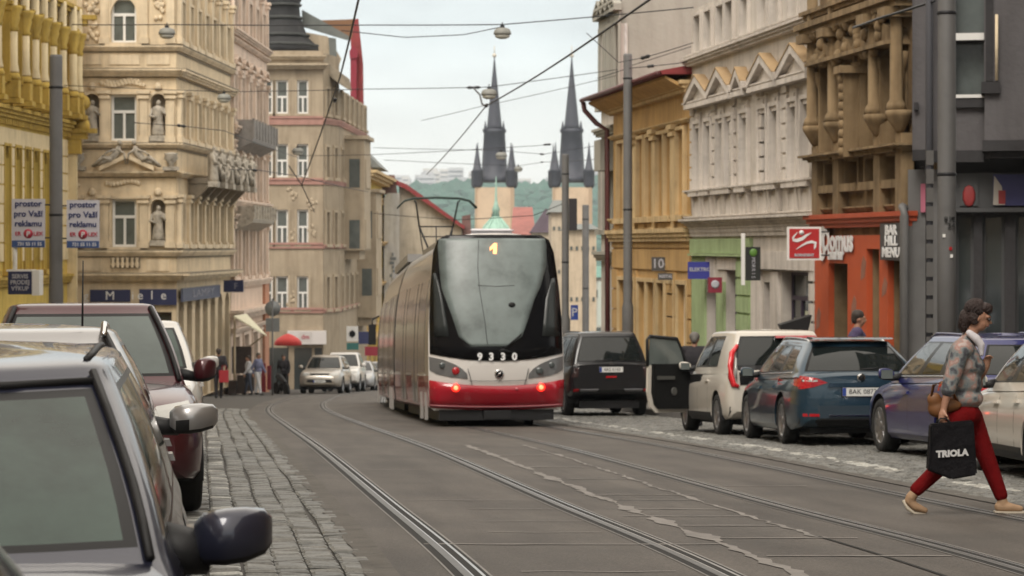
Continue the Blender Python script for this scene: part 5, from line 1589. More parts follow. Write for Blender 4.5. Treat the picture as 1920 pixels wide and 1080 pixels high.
def wheel_parts(parent, x, y, r, wd, side, spokes=5, rimm=RIM):
    w = bpy.data.objects.new('wheel', None); COL.objects.link(w); w.parent = parent; w.location = (x, y, r)
    mb = MB()
    R = r; hw = wd/2
    mb.lathe([(R*.64, -hw*.8), (R*.70, -hw), (R*.92, -hw), (R*.985, -hw*.75), (R, -hw*.4), (R, hw*.4), (R*.985, hw*.75), (R*.92, hw), (R*.70, hw), (R*.64, hw*.8)], (0, 0, 0), 'x', 28)
    mb.build('tyre', TYRE, w)
    mb = MB(); s = side
    # outer rim ring and spokes
    K = 28
    prof = [(R*.66, s*hw*.82), (R*.685, s*hw*.96), (R*.64, s*hw*.98), (R*.60, s*hw*.75), (R*.58, s*hw*.1)]
    mb.lathe(prof, (0, 0, 0), 'x', K)
    mb2 = MB()
    for k in range(spokes):
        a = 2*PI*k/spokes+.3; ca, sa = math.cos(a), math.sin(a); pa, pb = -sa, ca
        def q(rad, wdt, xx): return [(s*xx, ca*rad+pa*wdt, sa*rad+pb*wdt), (s*xx, ca*rad-pa*wdt, sa*rad-pb*wdt)]
        v = q(R*.10, R*.10, hw*.80)+q(R*.62, R*.075, hw*.88)+q(R*.10, R*.12, hw*.5)+q(R*.62, R*.10, hw*.6)
        mb2.add(v, [(0,1,3,2), (4,6,7,5), (0,2,6,4), (1,5,7,3), (2,3,7,6), (0,4,5,1)])
    mb2.lathe([(R*.17, s*hw*.5), (R*.17, s*hw*.82), (R*.10, s*hw*.9)], (0, 0, 0), 'x', 14)
    mb.build('rim', rimm, w, fixn=True); mb2.build('rim_spokes', rimm, w)
    mb = MB(); mb.lathe([(R*.62, -hw*.1), (R*.62, s*hw*.25)], (0, 0, 0), 'x', 20); mb.build('brake_disc', BLACK, w)
    return w

def make_car(name, label, cat, sp, paintm, loc, yaw, pitch=0.0, group=None):
    L, Wd, H = sp['L'], sp['W'], sp['H']; hw = Wd/2
    t = thing(name, label, cat, loc, 0, group)
    t.rotation_euler = (pitch, 0, yaw)
    y0 = -L/2
    ax0, ax1 = sp['ax']            # rear, front axle distance from the rear end
    # ---- lower body
    def zt(y): return smooth_tab(sp['top'], y)
    def wf(y): return smooth_tab(sp['plan'], y)*hw
    def zb(y): return interp(sp['bot'], y)
    ys = [0, .015, .04, .08, .14, .22, .32, .44]
    k = .56
    while k < L-.5: ys.append(k); k += .14
    ys += [L-.44, L-.32, L-.22, L-.14, L-.08, L-.04, L-.015, L]
    sec = [(0, 0, 0), (.70, 0, 0), (.93, .01, .01), (.985, .10, .02), (1.0, .30, 0), (1.0, .48, 0), (.992, .64, 0), (.985, .735, 0), (.962, .80, 0), (.945, .87, 0), (.90, .95, 0), (.84, .99, 0), (.60, 1.0, .4), (.30, 1.0, .85), (0, 1.0, 1.0)]
    crown = sp.get('crown', .03)
    vs = []; n_ = 2*len(sec)-2
    for y in ys:
        w = wf(y); b = zb(y); tt = zt(y)
        half = [(w*a, b+(tt-b)*h+(crown*c if h == 1.0 else (.01*c))) for (a, h, c) in sec]
        ring = [(x, z) for x, z in half]+[(-x, z) for x, z in half[-2:0:-1]]
        vs += [(x, y0+y, z) for x, z in ring]
    fs = []
    for i in range(len(ys)-1):
        for j in range(n_):
            j2 = (j+1) % n_
            fs.append((i*n_+j, i*n_+j2, (i+1)*n_+j2, (i+1)*n_+j))
    fs.append(tuple(range(n_))); fs.append(tuple((len(ys)-1)*n_+j for j in range(n_))[::-1])
    mb = MB(); mb.add(vs, fs, 0, True); body = mb.build('body', paintm, t)
    # wheel arches
    r = sp['r']; ar = r+sp.get('gap', .05)
    cuts = []
    for ay in (ax0, ax1):
        for s in (-1, 1):
            c = MB(); c.lathe([(ar, 0), (ar, .5)], (s*hw-(.26 if s > 0 else .24), y0+ay, r+.01), 'x', 36)
            co = c.build('cut', paintm); cuts.append(co)
    for co in cuts:
        md = body.modifiers.new('b', 'BOOLEAN'); md.object = co; md.operation = 'DIFFERENCE'; md.solver = 'EXACT'
    par = body.parent; body.parent = None; bake(body); body.parent = par
    for co in cuts: bpy.data.objects.remove(co)
    # ---- greenhouse
    yb0, yt0, yt1, yb1 = sp['gh']   # rear base, rear roof, front roof, windscreen base
    wb, wt = sp['ghw']; zr = H-sp.get('rooft', .045)
    bowf, bowr = sp.get('bow', (.16, .07))
    ts = [0, .07, .11, .3, .5, .7, .885, .925, 1.0]
    tl = [-.12]+ts
    wins = sp['wins']
    fr = [-1, -.93, -.88, -.6, -.3, 0, .3, .6, .88, .93, 1]
    sf = {0.0, 1.0}
    for (a, b) in wins:
        for q in (a, a+.018, b-.018, b, (a+b)/2): sf.add(q)
    sf = sorted(sf)
    def roofcut(f): return 0
    ring_meta = []
    for a in fr: ring_meta.append(('F', a))
    for f in sf[0:]: ring_meta.append(('L', f))
    for a in fr[::-1]: ring_meta.append(('R', a))
    for f in sf[::-1]: ring_meta.append(('M', f))
    def side_curve(f): return 1
    def ringpt(meta, tq):
        k_, a = meta
        tc_ = max(0, tq)
        yf = lerp(yb1, yt1, tq)+.035*math.sin(PI*tc_); yr = lerp(yb0, yt0, tq)-sp.get('rbul', .04)*math.sin(PI*tc_)
        w = lerp(wb, wt, tq)+.022*math.sin(PI*tc_)
        cr_ = .07
        if k_ == 'F': x = a*(w-cr_*.6); y = yf-bowf*a*a
        elif k_ == 'R': x = a*(w-cr_*.6); y = yr+bowr*a*a
        else:
            s = 1 if k_ == 'L' else -1
            ya_ = yf-bowf-cr_; yb_ = yr+bowr+cr_
            y = lerp(ya_, yb_, a); bulge = 1-(2*a-1)**4*.03
            x = s*w*bulge
        yy = min(max(y, 0), L)
        zbase = sp['belt'](yy) if callable(sp['belt']) else sp['belt']
        # roof falls slightly towards the rear and front
        yn = (y-yt0)/(yt1-yt0) if yt1 > yt0 else .5
        zrr = zr-sp.get('fall', .05)*max(0, 1-min(1, max(0, yn)))**1.5-sp.get('ffall', .02)*max(0, min(1.1, yn))**2.5
        z = lerp(zbase, zrr, tq)
        return Vector((x, y0+y, z))
    N = len(ring_meta)
    rings = [[ringpt(mt, tq) for mt in ring_meta] for tq in tl]
    top = rings[-1]; ctr = sum(top, Vector())/N
    for (s_, dz) in ((.985, .018), (.95, .032), (.85, .043), (.6, .054), (.3, .06), (0.001, .062)):
        rings.append([Vector((ctr.x+(p.x-ctr.x)*s_, ctr.y+(p.y-ctr.y)*(1-(1-s_)*.98), p.z+dz+(ctr.z+.02-p.z)*(1-s_)*.5)) for p in top])
    cls = {}
    def put(key, quad):
        mbx = cls.setdefault(key, MB()); mbx.add([tuple(p) for p in quad], [(0,1,2,3)], 0, True)
    NF = len(fr); NS = len(sf)
    pill = 'trim' if sp.get('blackpill') else 'body'
    for j in range(len(rings)-1):
        for i in range(N):
            i2 = (i+1) % N
            q = [rings[j][i], rings[j][i2], rings[j+1][i2], rings[j+1][i]]
            key = 'body'
            if 1 <= j < len(ts):
                jt = j-1      # row between ts[jt], ts[jt+1]
                inner = 2 <= jt <= 5; edge = 1 <= jt <= 6
                a, b = ring_meta[i], ring_meta[i2]
                if a[0] == b[0] and edge:
                    if a[0] in 'FR':
                        m1, m2 = min(a[1], b[1]), max(a[1], b[1])
                        lim = .88; lim2 = .93
                        kk = 'windscreen' if a[0] == 'F' else 'rear_window'
                        if m1 >= -lim-.01 and m2 <= lim+.01 and inner: key = kk
                        elif m1 >= -lim2-.01 and m2 <= lim2+.01: key = 'trim'
                    else:
                        m1, m2 = min(a[1], b[1]), max(a[1], b[1])
                        for wi, (wa, wb_) in enumerate(wins):
                            if m1 >= wa-.001 and m2 <= wb_+.001:
                                key = 'trim'
                                if inner and m1 >= wa+.017 and m2 <= wb_-.017: key = 'side_window%s%d' % (a[0], wi)
                        if key == 'body' and wins[0][0] < m1 and m2 < wins[-1][1]: key = 'trim'
                        if key == 'body' and m1 >= wins[-1][1]-.001: key = pill
            put(key, q)
    gb = cls.pop('body')
    shell = gb.build('roof', paintm, t)
    smooth_angle(body, 30)
    for key, mbx in cls.items():
        if key == 'trim': mbx.build('window_trim', BLACKG, t)
        elif key.startswith('side'): mbx.build('side_window', sp.get('glass', CARGLASS), t)
        else: mbx.build(key, sp.get('glass', CARGLASS), t)
    # BVH of the lower body and the shell
    bm = bmesh.new(); bm.from_mesh(body.data); 
    for ch in t.children:
        if ch.name.split('.')[0] in ('roof', 'window_trim', 'windscreen', 'rear_window'): bm.from_mesh(ch.data)
    bvh = BVHTree.FromBMesh(bm); bm.free()
    # wheels
    for ay in (ax0, ax1):
        for s in (-1, 1):
            wheel_parts(t, s*(hw-.115-.005), y0+ay, r, .21, s, sp.get('spokes', 5), sp.get('rimm', RIM))
            lb = MB(); K = 18; v = []; f = []
            for k in range(K+1):
                a = PI*k/K-.12+.24*k/K*0; a = lerp(-.25, PI+.25, k/K)
                for xx in (s*(hw-.30), s*(hw-.015)):
                    v.append((xx, y0+ay+(ar-.004)*math.cos(a), r+.01+(ar-.004)*math.sin(a)))
                if k: f.append((2*k-2, 2*k-1, 2*k+1, 2*k))
            lb.add(v, f); lb.build('wheel_arch', BLACK, t, fixn=False)
    # underbody shadow mass
    mb = MB(); mb.box(-hw*.72, hw*.72, y0+.25, -y0-.25, .17, .34); mb.build('underbody', BLACK, t)
    # mirrors
    my, mz = sp['mirror']
    mw = sp.get('mirror_w', .20); mh = sp.get('mirror_h', .15)
    for s in (-1, 1):
        mb = MB(); xo = s*(hw*.93)
        cx = xo+s*(.05+mw/2)
        K = 12; v = []; f = []
        prof = [(-1.0, .55, .0), (-.75, .92, -.02), (-.2, 1.0, -.03), (.3, .97, -.02), (.8, .8, .01), (1.0, .45, .035)]
        for (a, sc, dy) in prof:
            for k in range(K):
                w_ = 2*PI*k/K; cc, ss = math.cos(w_), math.sin(w_)
                py = .085*sc*(abs(cc)**.7)*(1 if cc > 0 else -.55); pz = mh/2*sc*(abs(ss)**.5)*(1 if ss > 0 else -1)
                v.append((cx+s*a*mw/2, y0+my+py-dy, mz+pz+.01*a))
        for i in range(len(prof)-1):
            for k in range(K): f.append((i*K+k, i*K+(k+1) % K, (i+1)*K+(k+1) % K, (i+1)*K+k))
        f.append(tuple(range(K))); f.append(tuple(range((len(prof)-1)*K, len(prof)*K))[::-1])
        mb.add(v, f, 0, True)
        mb.mi = [1 if sum(mb.v[i][2] for i in fc)/len(fc) < mz-mh*.20 else 0 for fc in mb.f]; mir = mb.build('mirror', [paintm, BLACK], t)
        mb = MB(); mb.tube([(s*hw*.86, y0+my+.02, mz-.03), (cx-s*mw*.3, y0+my+.0, mz-mh*.32)], [.05*sp.get('arm', 1), .038*sp.get('arm', 1)], 8)
        mb.build('mirror_arm', BLACK, mir)
        mb = MB(); mb.box(min(cx-s*mw*.36, cx+s*mw*.38), max(cx-s*mw*.36, cx+s*mw*.38), y0+my-.052, y0+my-.045, mz-mh*.36, mz+mh*.36); mb.build('mirror_glass', GLASS2, mir)
    # lower cladding
    if sp.get('clad'):
        for s in (-1, 1):
            patch(bvh, [(y0+ax0+ar+.02, zb(1)+.01), (y0+ax1-ar-.02, zb(1)+.01), (y0+ax1-ar-.02, zb(1)+.14), (y0+ax0+ar+.02, zb(1)+.14)], 'side', 'sill_cladding', BLACK, t, .008, 4, side=s)
    # door seams and handles
    for s in (-1, 1):
        for yy in sp.get('seams', ()):
            patch(bvh, [(y0+yy-.004, zb(1)+.1), (y0+yy+.004, zb(1)+.1), (y0+yy+.004, zt(yy)-.09), (y0+yy-.004, zt(yy)-.09)], 'side', 'door_seam', BLACK, t, .001, 5, .004, side=s)
        for yy in sp.get('handles', ()):
            patch(bvh, [(y0+yy-.10, zt(yy)-.20), (y0+yy+.10, zt(yy)-.20), (y0+yy+.10, zt(yy)-.165), (y0+yy-.10, zt(yy)-.165)], 'side', 'door_handle', sp.get('handlem', paintm), t, .03, 2, .03, side=s)
    if sp.get('rails'):
        for s in (-1, 1):
            mb = MB(); x = s*(wt-.07); pts = []
            for k in range(9):
                f_ = k/8; y = lerp(yt0+.15, yt1-.05, f_)
                z = H-.055+(.055 if 0 < k < 8 else 0)-sp.get('fall', .05)*(1-f_)**2
                pts.append((x, y0+y, z))
            mb.tube(pts, .017, 8); mb.build('roof_rail', sp['rails'], t)
    if sp.get('waistline'):
        for s in (-1, 1):
            mb = MB(); 
            pts = [ringpt(('L' if s > 0 else 'M', f), .045)+Vector((s*.004, 0, 0)) for f in [wins[0][0]+(wins[-1][1]-wins[0][0])*k/10 for k in range(11)]]
            mb.tube(pts, .011, 6); mb.build('window_strip', sp['waistline'], t)
    t['_y0'] = y0
    return t, bvh, y0, ringpt

PLATE = mat('number_plate', (.62, .62, .60), .5); PLATEB = mat('plate_blue', (.02, .05, .25), .5)
def plate(bvh, t, axis, zc, txt, w=.52, h=.115, xc=0, frame=True):
    s = -1 if axis == 'front' else 1
    if frame: patch(bvh, [(xc-w/2-.012, zc-h/2-.012), (xc+w/2+.012, zc-h/2-.012), (xc+w/2+.012, zc+h/2+.012), (xc-w/2-.012, zc+h/2+.012)], axis, 'plate_frame', BLACK, t, .012, 1)
    hit = bvh.ray_cast(Vector((xc, -5*s, zc)), Vector((0, s, 0)), 10)[0]
    y = hit.y-s*.022
    p = bpy.data.objects.new('number_plate', bpy.data.meshes.new('number_plate'))
    mb = MB(); mb.box(xc-w/2, xc+w/2, min(y, y+s*.008), max(y, y+s*.008), zc-h/2, zc+h/2); p = mb.build('number_plate', PLATE, t)
    mb = MB(); xb = xc-s*w/2; mb.box(min(xb, xb+s*.05), max(xb, xb+s*.05), min(y-s*.002, y), max(y-s*.002, y), zc-h/2+.004, zc+h/2-.004); mb.build('plate_band', PLATEB, p)
    text_mesh(txt, h*.82, BLACK, p, (xc+s*.02, y-s*.003, zc), (s, 0, 0), (0, 0, 1), depth=.001, name='plate_text')
    return p
def belt_lin(a, b, L): return lambda y: lerp(a, b, y/L)
HATCH = dict(L=4.0, W=1.68, H=1.47, ax=(.68, 3.15), r=.305, bot=[(0, .34), (.1, .24), (.6, .19), (3.4, .19), (3.9, .22), (4.0, .30)],
    top=[(0, .93), (.1, .97), (.5, .985), (2.0, .95), (2.75, .92), (3.0, .90), (3.4, .83), (3.75, .72), (3.92, .62), (4.0, .54)],
    plan=[(0, .80), (.05, .90), (.2, .96), (.7, 1.0), (3.2, 1.0), (3.6, .96), (3.85, .86), (3.97, .74), (4.0, .68)],
    gh=(.06, .42, 2.15, 3.02), ghw=(.775, .575), belt=lambda y: lerp(.965, .90, y/4.0), wins=[(.03, .40), (.44, .76), (.79, .93)],
    mirror=(2.62, .98), seams=(1.35, 2.05, 2.95), handles=(1.25, 2.1), fall=.06)
WAGON = dict(L=4.68, W=1.83, H=1.50, ax=(1.02, 3.71), r=.335, bot=[(0, .36), (.1, .26), (.6, .20), (4.0, .20), (4.55, .22), (4.68, .32)],
    top=[(0, .93), (.1, .985), (.5, 1.0), (2.5, .965), (3.2, .94), (3.5, .91), (4.0, .85), (4.4, .76), (4.6, .66), (4.68, .56)],
    plan=[(0, .80), (.05, .90), (.2, .955), (.8, 1.0), (3.8, 1.0), (4.25, .95), (4.5, .86), (4.63, .76), (4.68, .70)],
    gh=(.10, .52, 2.75, 3.55), ghw=(.84, .60), belt=lambda y: lerp(.985, .93, y/4.68), wins=[(.03, .33), (.355, .62), (.65, .90)],
    mirror=(3.05, 1.00), seams=(1.55, 2.45, 3.55), handles=(1.6, 2.55), fall=.07, bow=(.17, .12), gap=.055)
SUV = dict(L=4.42, W=1.81, H=1.70, ax=(.88, 3.52), r=.35, bot=[(0, .42), (.1, .32), (.6, .26), (3.8, .26), (4.3, .30), (4.42, .40)],
    top=[(0, 1.02), (.1, 1.07), (.5, 1.09), (2.4, 1.06), (3.0, 1.04), (3.2, 1.03), (3.8, .98), (4.2, .88), (4.36, .78), (4.42, .66)],
    plan=[(0, .82), (.05, .91), (.2, .96), (.8, 1.0), (3.6, 1.0), (4.05, .95), (4.28, .86), (4.38, .76), (4.42, .70)],
    gh=(.08, .38, 2.45, 3.20), ghw=(.83, .63), belt=lambda y: lerp(1.08, 1.02, y/4.42), wins=[(.03, .38), (.41, .70), (.73, .93)],
    mirror=(2.85, 1.13), seams=(1.5, 2.35, 3.25), handles=(1.5, 2.4), fall=.05, gap=.06, clad=True, mirror_h=.18, mirror_w=.2)
OFFR = dict(L=4.65, W=1.86, H=1.88, ax=(.95, 3.72), r=.39, bot=[(0, .58), (.1, .48), (.6, .36), (4.0, .36), (4.5, .42), (4.65, .52)],
    top=[(0, 1.12), (.1, 1.16), (.5, 1.17), (3.0, 1.14), (3.3, 1.12), (4.0, 1.08), (4.4, 1.0), (4.58, .9), (4.65, .8)],
    plan=[(0, .90), (.05, .95), (.2, .98), (.8, 1.0), (3.8, 1.0), (4.35, .96), (4.58, .88), (4.65, .82)],
    gh=(.07, .34, 2.65, 3.40), ghw=(.855, .64), belt=1.14, wins=[(.03, .36), (.39, .66), (.69, .95)],
    mirror=(3.0, 1.25), seams=(1.5, 2.4, 3.3), handles=(1.5, 2.4), fall=.03, gap=.08, clad=True, bow=(.12, .05), mirror_h=.2, rbul=.02)
def with_(sp, **k): d = dict(sp); d.update(k); return d
SLP = 0.0522
def facing_away(X, Y, head):   # head: lateral shift to the left per metre travelled away
    return dict(loc=(X, Y, gz(X, Y)-.0), yaw=math.atan(head), pitch=-math.atan((gz(0, Y-2)-gz(0, Y+2))/4))
def facing_us(X, Y, head):
    return dict(loc=(X, Y, gz(X, Y)), yaw=PI+math.atan(head), pitch=math.atan((gz(0, Y-2)-gz(0, Y+2))/4))

# ---- right row
GR = 'cars parked in the right row'; GL = 'cars parked in the left row'
M_PET = paint('petrol_blue_paint', (.013, .038, .062), .3); M_NAVY = paint('violet_blue_paint', (.014, .017, .11), .2)
M_BLK = paint('black_paint', (.012, .012, .014), .2); M_WHT = paint('warm_white_paint', (.55, .51, .45), .0)
M_SILV = paint('silver_paint', (.30, .295, .295), .6); M_RED = paint('dark_red_paint', (.055, .006, .011), .3)
M_SLATE = paint('blue_grey_paint', (.020, .022, .040), .3); M_BEIGE = paint('champagne_paint', (.32, .29, .25), .5)
M_LWHT = paint('white_car_paint', (.60, .58, .55), .1)

# petrol blue wagon
h = .085
p = facing_away(4.73-.19, 32.5+2.34, h)
t, bv, y0, rp = make_car('estate_car', 'petrol blue estate car with silver roof rails, left of the violet blue car', 'car',
    with_(WAGON, rails=CHROME, waistline=CHROME), M_PET, p['loc'], p['yaw'], p['pitch'], GR)
for s in (-1, 1):
    tl = patch(bv, [(s*.46, .86), (s*.60, .92), (s*.80, .955), (s*.905, .95), (s*.905, .80), (s*.82, .775), (s*.66, .80)][::s], 'rear', 'tail_light', REDLENS, t, .012, 3)
    patch(bv, [(s*.60, .90), (s*.885, .90), (s*.885, .875), (s*.60, .875)][::s], 'rear', 'lens', CLEARLENS, tl, .018, 2)
    patch(bv, [(y0+.10, .95), (y0+.40, .93), (y0+.30, .83), (y0+.08, .80)], 'side', 'tail_light', REDLENS, t, .008, 3, side=s)
    patch(bv, [(s*.45, .435), (s*.80, .445), (s*.80, .405), (s*.45, .40)][::s], 'rear', 'reflector', REDLENS, t, .01, 2)
plate(bv, t, 'rear', .735, '8AK 0873')
patch(bv, [(-.86, .37), (.86, .37), (.86, .55), (-.86, .55)], 'rear', 'bumper_step', mat('dark_petrol_plastic', (.02, .035, .05), .45), t, .012, 5)
patch(bv, [(-.84, .24), (.84, .24), (.84, .38), (-.84, .38)], 'rear', 'bumper_lower', BLACK, t, .02, 5)
patch(bv, [(-.45, .405), (.45, .405), (.45, .425), (-.45, .425)], 'rear', 'bumper_strip', CHROME, t, .03, 3)
patch(bv, [(-.46, .80), (.46, .80), (.44, .855), (-.44, .855)], 'rear', 'tailgate_crease', M_PET, t, .03, 4)
mb = MB(); hy = bv.ray_cast(Vector((0, -5, .92)), Vector((0, 1, 0)), 10)[0].y
mb.lathe([(.058, -.012), (.058, .0), (.045, .0)], (0, hy-.004, .925), 'y', 18); b_ = mb.build('badge', CHROME, t)
mb = MB(); mb.lathe([(.04, -.016), (.03, -.018)], (0, hy-.002, .925), 'y', 16); mb.tube([(-.02, hy-.024, .905), (.018, hy-.024, .945)], .006, 5); mb.build('badge_field', BLACK, b_)
mb = MB(); mb.tube([(0, y0+.02, 1.04), (.15, y0-.0, 1.05), (.40, y0-.01, 1.055)], [.014, .012, .008], 6); mb.build('rear_wiper', BLACK, t)
mb = MB(); mb.prism([(y0+.44, 1.452), (y0+.50, 1.475), (y0+.86, 1.492), (y0+.8, 1.46)], -.56, .56, 'yz'); mb.build('roof_spoiler', M_PET, t)
patch(bv, [(y0+1.75, .50), (y0+2.5, .50), (y0+2.5, .62), (y0+1.75, .62)], 'side', 'sign_reflection', M_PET, t, .002, 3, .003, side=-1) if False else None

# white boxy car with the open door
h = .125
p = facing_away(3.30+.78-.12, 37.45+2.07, h)
KIA = with_(HATCH, L=4.14, W=1.80, H=1.68, ax=(.73, 3.30), r=.33, top=[(0, 1.0), (.1, 1.05), (.5, 1.07), (2.4, 1.03), (2.8, 1.0), (3.1, .98), (3.7, .93), (3.95, .82), (4.08, .7), (4.14, .6)],
    plan=[(0, .84), (.05, .92), (.2, .965), (.7, 1.0), (3.4, 1.0), (3.8, .95), (4.02, .86), (4.10, .78), (4.14, .72)], bot=[(0, .38), (.1, .28), (.6, .22), (3.5, .22), (4.0, .26), (4.14, .36)],
    gh=(.05, .24, 2.35, 3.05), ghw=(.83, .66), belt=1.04, wins=[(.04, .38), (.42, .72)], mirror=(2.75, 1.10), seams=(1.35, 2.15), handles=(1.45,), fall=.03, clad=True, rails=None, bow=(.15, .06))
t, bv, y0, rp = make_car('boxy_hatchback', 'cream white boxy hatchback with its driver door open and upright red tail lights', 'car', KIA, M_WHT, p['loc'], p['yaw'], p['pitch'], GR)
for s in (-1, 1):
    mb = MB(); mb.tube([(s*.66, y0+.17, 1.42), (s*.76, y0+.095, 1.30), (s*.795, y0+.045, 1.10), (s*.80, y0+.02, .92), (s*.76, y0+.0, .80), (s*.68, y0-.01, .77)], [.03, .045, .05, .052, .05, .03], 8)
    tl = mb.build('tail_light', mat('bright_red_lens', (.62, .012, .02), .25, coat=.6), t)
    mb = MB(); mb.tube([(s*.715, y0+.03, 1.22), (s*.735, y0-.03, 1.05), (s*.74, y0-.055, .90)], [.018, .025, .02], 6); mb.build('lens', CLEARLENS, tl)
    mb = MB(); mb.mark('reflector'); mb.lathe([(.07, -.02), (.07, 0), (.05, -.03)], (s*.72, y0+.05, .46), 'y', 16); mb.end(); mb.build('reflector', REDLENS, t)
patch(bv, [(-.66, .80), (.66, .80), (.68, 1.10), (-.68, 1.10)], 'rear', 'tailgate_panel', BLACKG, t, .012, 4)
patch(bv, [(-.5, .62), (.5, .62), (.5, .78), (-.5, .78)], 'rear', 'tailgate_lower', M_WHT, t, .006, 3)
patch(bv, [(-.82, .28), (.82, .28), (.82, .46), (-.82, .46)], 'rear', 'bumper_lower', BLACK, t, .016, 4)
mb = MB(); mb.prism([(y0+.12, 1.53), (y0+.16, 1.565), (y0+.55, 1.60), (y0+.5, 1.56)], -.05, .60, 'yz'); mb.build('roof_spoiler', mat('dark_red_spoiler', (.30, .012, .02), .35, coat=.6), t)
# open driver door, swung out at the front-left
d = bpy.data.objects.new('open_door', None); COL.objects.link(d); d.parent = t; d.location = (-.88, y0+2.95, .06); d.rotation_euler = (0, 0, math.radians(-64)); d.scale = (1, .86, 1)
mb = MB()
outl = [(0, .30), (-.10, .42), (-.10, 1.02), (-.30, 1.18), (-.62, 1.49), (-1.02, 1.52), (-1.10, 1.04), (-1.08, .62), (-.98, .34), (-.8, .28)]
inn = [(-.42, 1.12), (-.66, 1.42), (-.96, 1.45), (-1.02, 1.08)]
def dp(a, b, o_): return (o_, a, b)
mb.prism([(0, .40), (-.02, 1.04), (-.98, 1.06), (-1.0, .62), (-.93, .36), (-.8, .27), (-.1, .27)], -.05, .0, 'yz')
mb.build('door_skin', M_WHT, d)
mb = MB(); mb.prism([(-.03, .42), (-.05, 1.08), (-.90, 1.08), (-.92, .60), (-.86, .40), (-.76, .33), (-.08, .33)], .002, .09, 'yz'); mb.build('door_lining', mat('door_lining_black', (.009, .009, .009), .8, spec=.1), d)
mb = MB(); fr_ = [(0, -.04, 1.04), (0, -.14, 1.30), (0, -.26, 1.50), (0, -.92, 1.54), (0, -.98, 1.48), (0, -.98, 1.04)]; mb.tube([(a-.025, b, c) for a, b, c in fr_], .03, 6); mb.build('door_frame', BLACK, d)
mb = MB(); mb.prism([(-.06, 1.05), (-.16, 1.30), (-.28, 1.48), (-.92, 1.52), (-.96, 1.05)], -.028, -.022, 'yz'); mb.build('door_glass', GLASS2, d)
mb = MB()
for yy in (.28, .80): mb.mark('speaker_ring'); mb.lathe([(.07, .0), (.07, .02), (.05, .02)], (.09, -.45-.0, .62+yy*0), 'x', 14) if yy < .5 else mb.box(.09, .13, -.85, -.45, .82, .88); mb.end()
mb.build('door_pull', mat('mid_grey_plastic', (.06, .06, .055), .5), d)
for ch in d.children: pass
dk = MB(); dk.box(-.885, -.80, y0+1.95, y0+2.85, .40, .96); dk.build('door_opening', BLACK, t)

# black off-road car
h = .15
p = facing_away(2.135-.30, 52.5+2.3, h)
t, bv, y0, rp = make_car('off_road_car', 'large black off-road car with dark windows, parked just right of the tram', 'car', with_(OFFR, rails=BLACKG), M_BLK, p['loc'], p['yaw'], p['pitch'], GR)
plate(bv, t, 'rear', 1.02, '4A2 6143')
for s in (-1, 1):
    patch(bv, [(s*.70, 1.14), (s*.88, 1.14), (s*.88, .86), (s*.74, .86)][::s], 'rear', 'tail_light', mat('smoked_lens', (.05, .03, .03), .15, coat=.5), t, .012, 2)
    patch(bv, [(s*.28, .60), (s*.70, .60), (s*.68, .54), (s*.32, .54)][::s], 'rear', 'bumper_strip', mat('grey_strip', (.16, .16, .17), .4), t, .02, 2)
    patch(bv, [(s*.72, .60), (s*.84, .60), (s*.84, .54), (s*.72, .54)][::s], 'rear', 'reflector', REDLENS, t, .02, 2)
patch(bv, [(-.12, .84), (.12, .84), (.12, .88), (-.12, .88)], 'rear', 'red_lettering', REDLENS, t, .01, 1)
mb = MB(); hy = bv.ray_cast(Vector((0, -5, 1.13)), Vector((0, 1, 0)), 10)[0].y
for k in range(3):
    a = k*2*PI/3+PI/2; mb.prism([(0, 1.16), (.03*math.cos(a-.5)+.0, 1.16+.03*math.sin(a-.5)), (.055*math.cos(a), 1.16+.055*math.sin(a)), (.03*math.cos(a+.5), 1.16+.03*math.sin(a+.5))], hy-.02, hy-.008, 'xz')
mb.build('badge', CHROME, t)
mb = MB(); mb.tube([(-.35, y0+.02, 1.22), (.05, y0+.01, 1.24)], .012, 6); mb.build('rear_wiper', BLACK, t)

# violet blue wagon
h = .137
p = facing_away(4.84+.90, 29.2, h)
t, bv, y0, rp = make_car('estate_car', 'violet blue estate car half hidden behind the woman in red trousers', 'car',
    with_(WAGON, rails=M_NAVY, waistline=CHROME, spokes=10, r=.345), M_NAVY, p['loc'], p['yaw'], p['pitch'], GR)
for s in (-1, 1):
    patch(bv, [(s*.56, .86), (s*.66, .95), (s*.905, .95), (s*.905, .78), (s*.66, .80)][::s], 'rear', 'tail_light', REDLENS, t, .012, 3)
plate(bv, t, 'rear', .735, '5AC 2290')
patch(bv, [(-.84, .24), (.84, .24), (.84, .38), (-.84, .38)], 'rear', 'bumper_lower', BLACK, t, .02, 5)
# white small car at the right edge
p = facing_away(5.04+.84-.01, 24.78, .03)
t, bv, y0, rp = make_car('small_hatchback', 'warm white small hatchback cut off by the right edge of the street view', 'car',
    with_(HATCH, L=3.75, ax=(.62, 3.02), top=[(0, .93), (.1, .97), (.5, .985), (2.0, .95), (2.6, .92), (2.9, .90), (3.3, .85), (3.55, .76), (3.68, .66), (3.75, .56)],
          plan=[(0, .80), (.05, .90), (.2, .96), (.7, 1.0), (3.0, 1.0), (3.4, .96), (3.62, .86), (3.72, .76), (3.75, .70)], bot=[(0, .34), (.1, .24), (.6, .19), (3.2, .19), (3.65, .22), (3.75, .30)],
          gh=(.06, .36, 2.0, 2.85), belt=lambda y: lerp(.965, .90, y/3.75), mirror=(2.45, .98), seams=(1.25, 1.95, 2.75), handles=(1.15, 2.0), clad=True, rimm=mat('dark_rim', (.14, .14, .14), .4, .7), spokes=7),
    M_WHT, p['loc'], p['yaw'], p['pitch'], GR)
for s in (-1, 1): patch(bv, [(s*.52, .62), (s*.62, .72), (s*.80, .70), (s*.78, .58)][::-s], 'front', 'headlight', CLEARLENS, t, .012, 3)

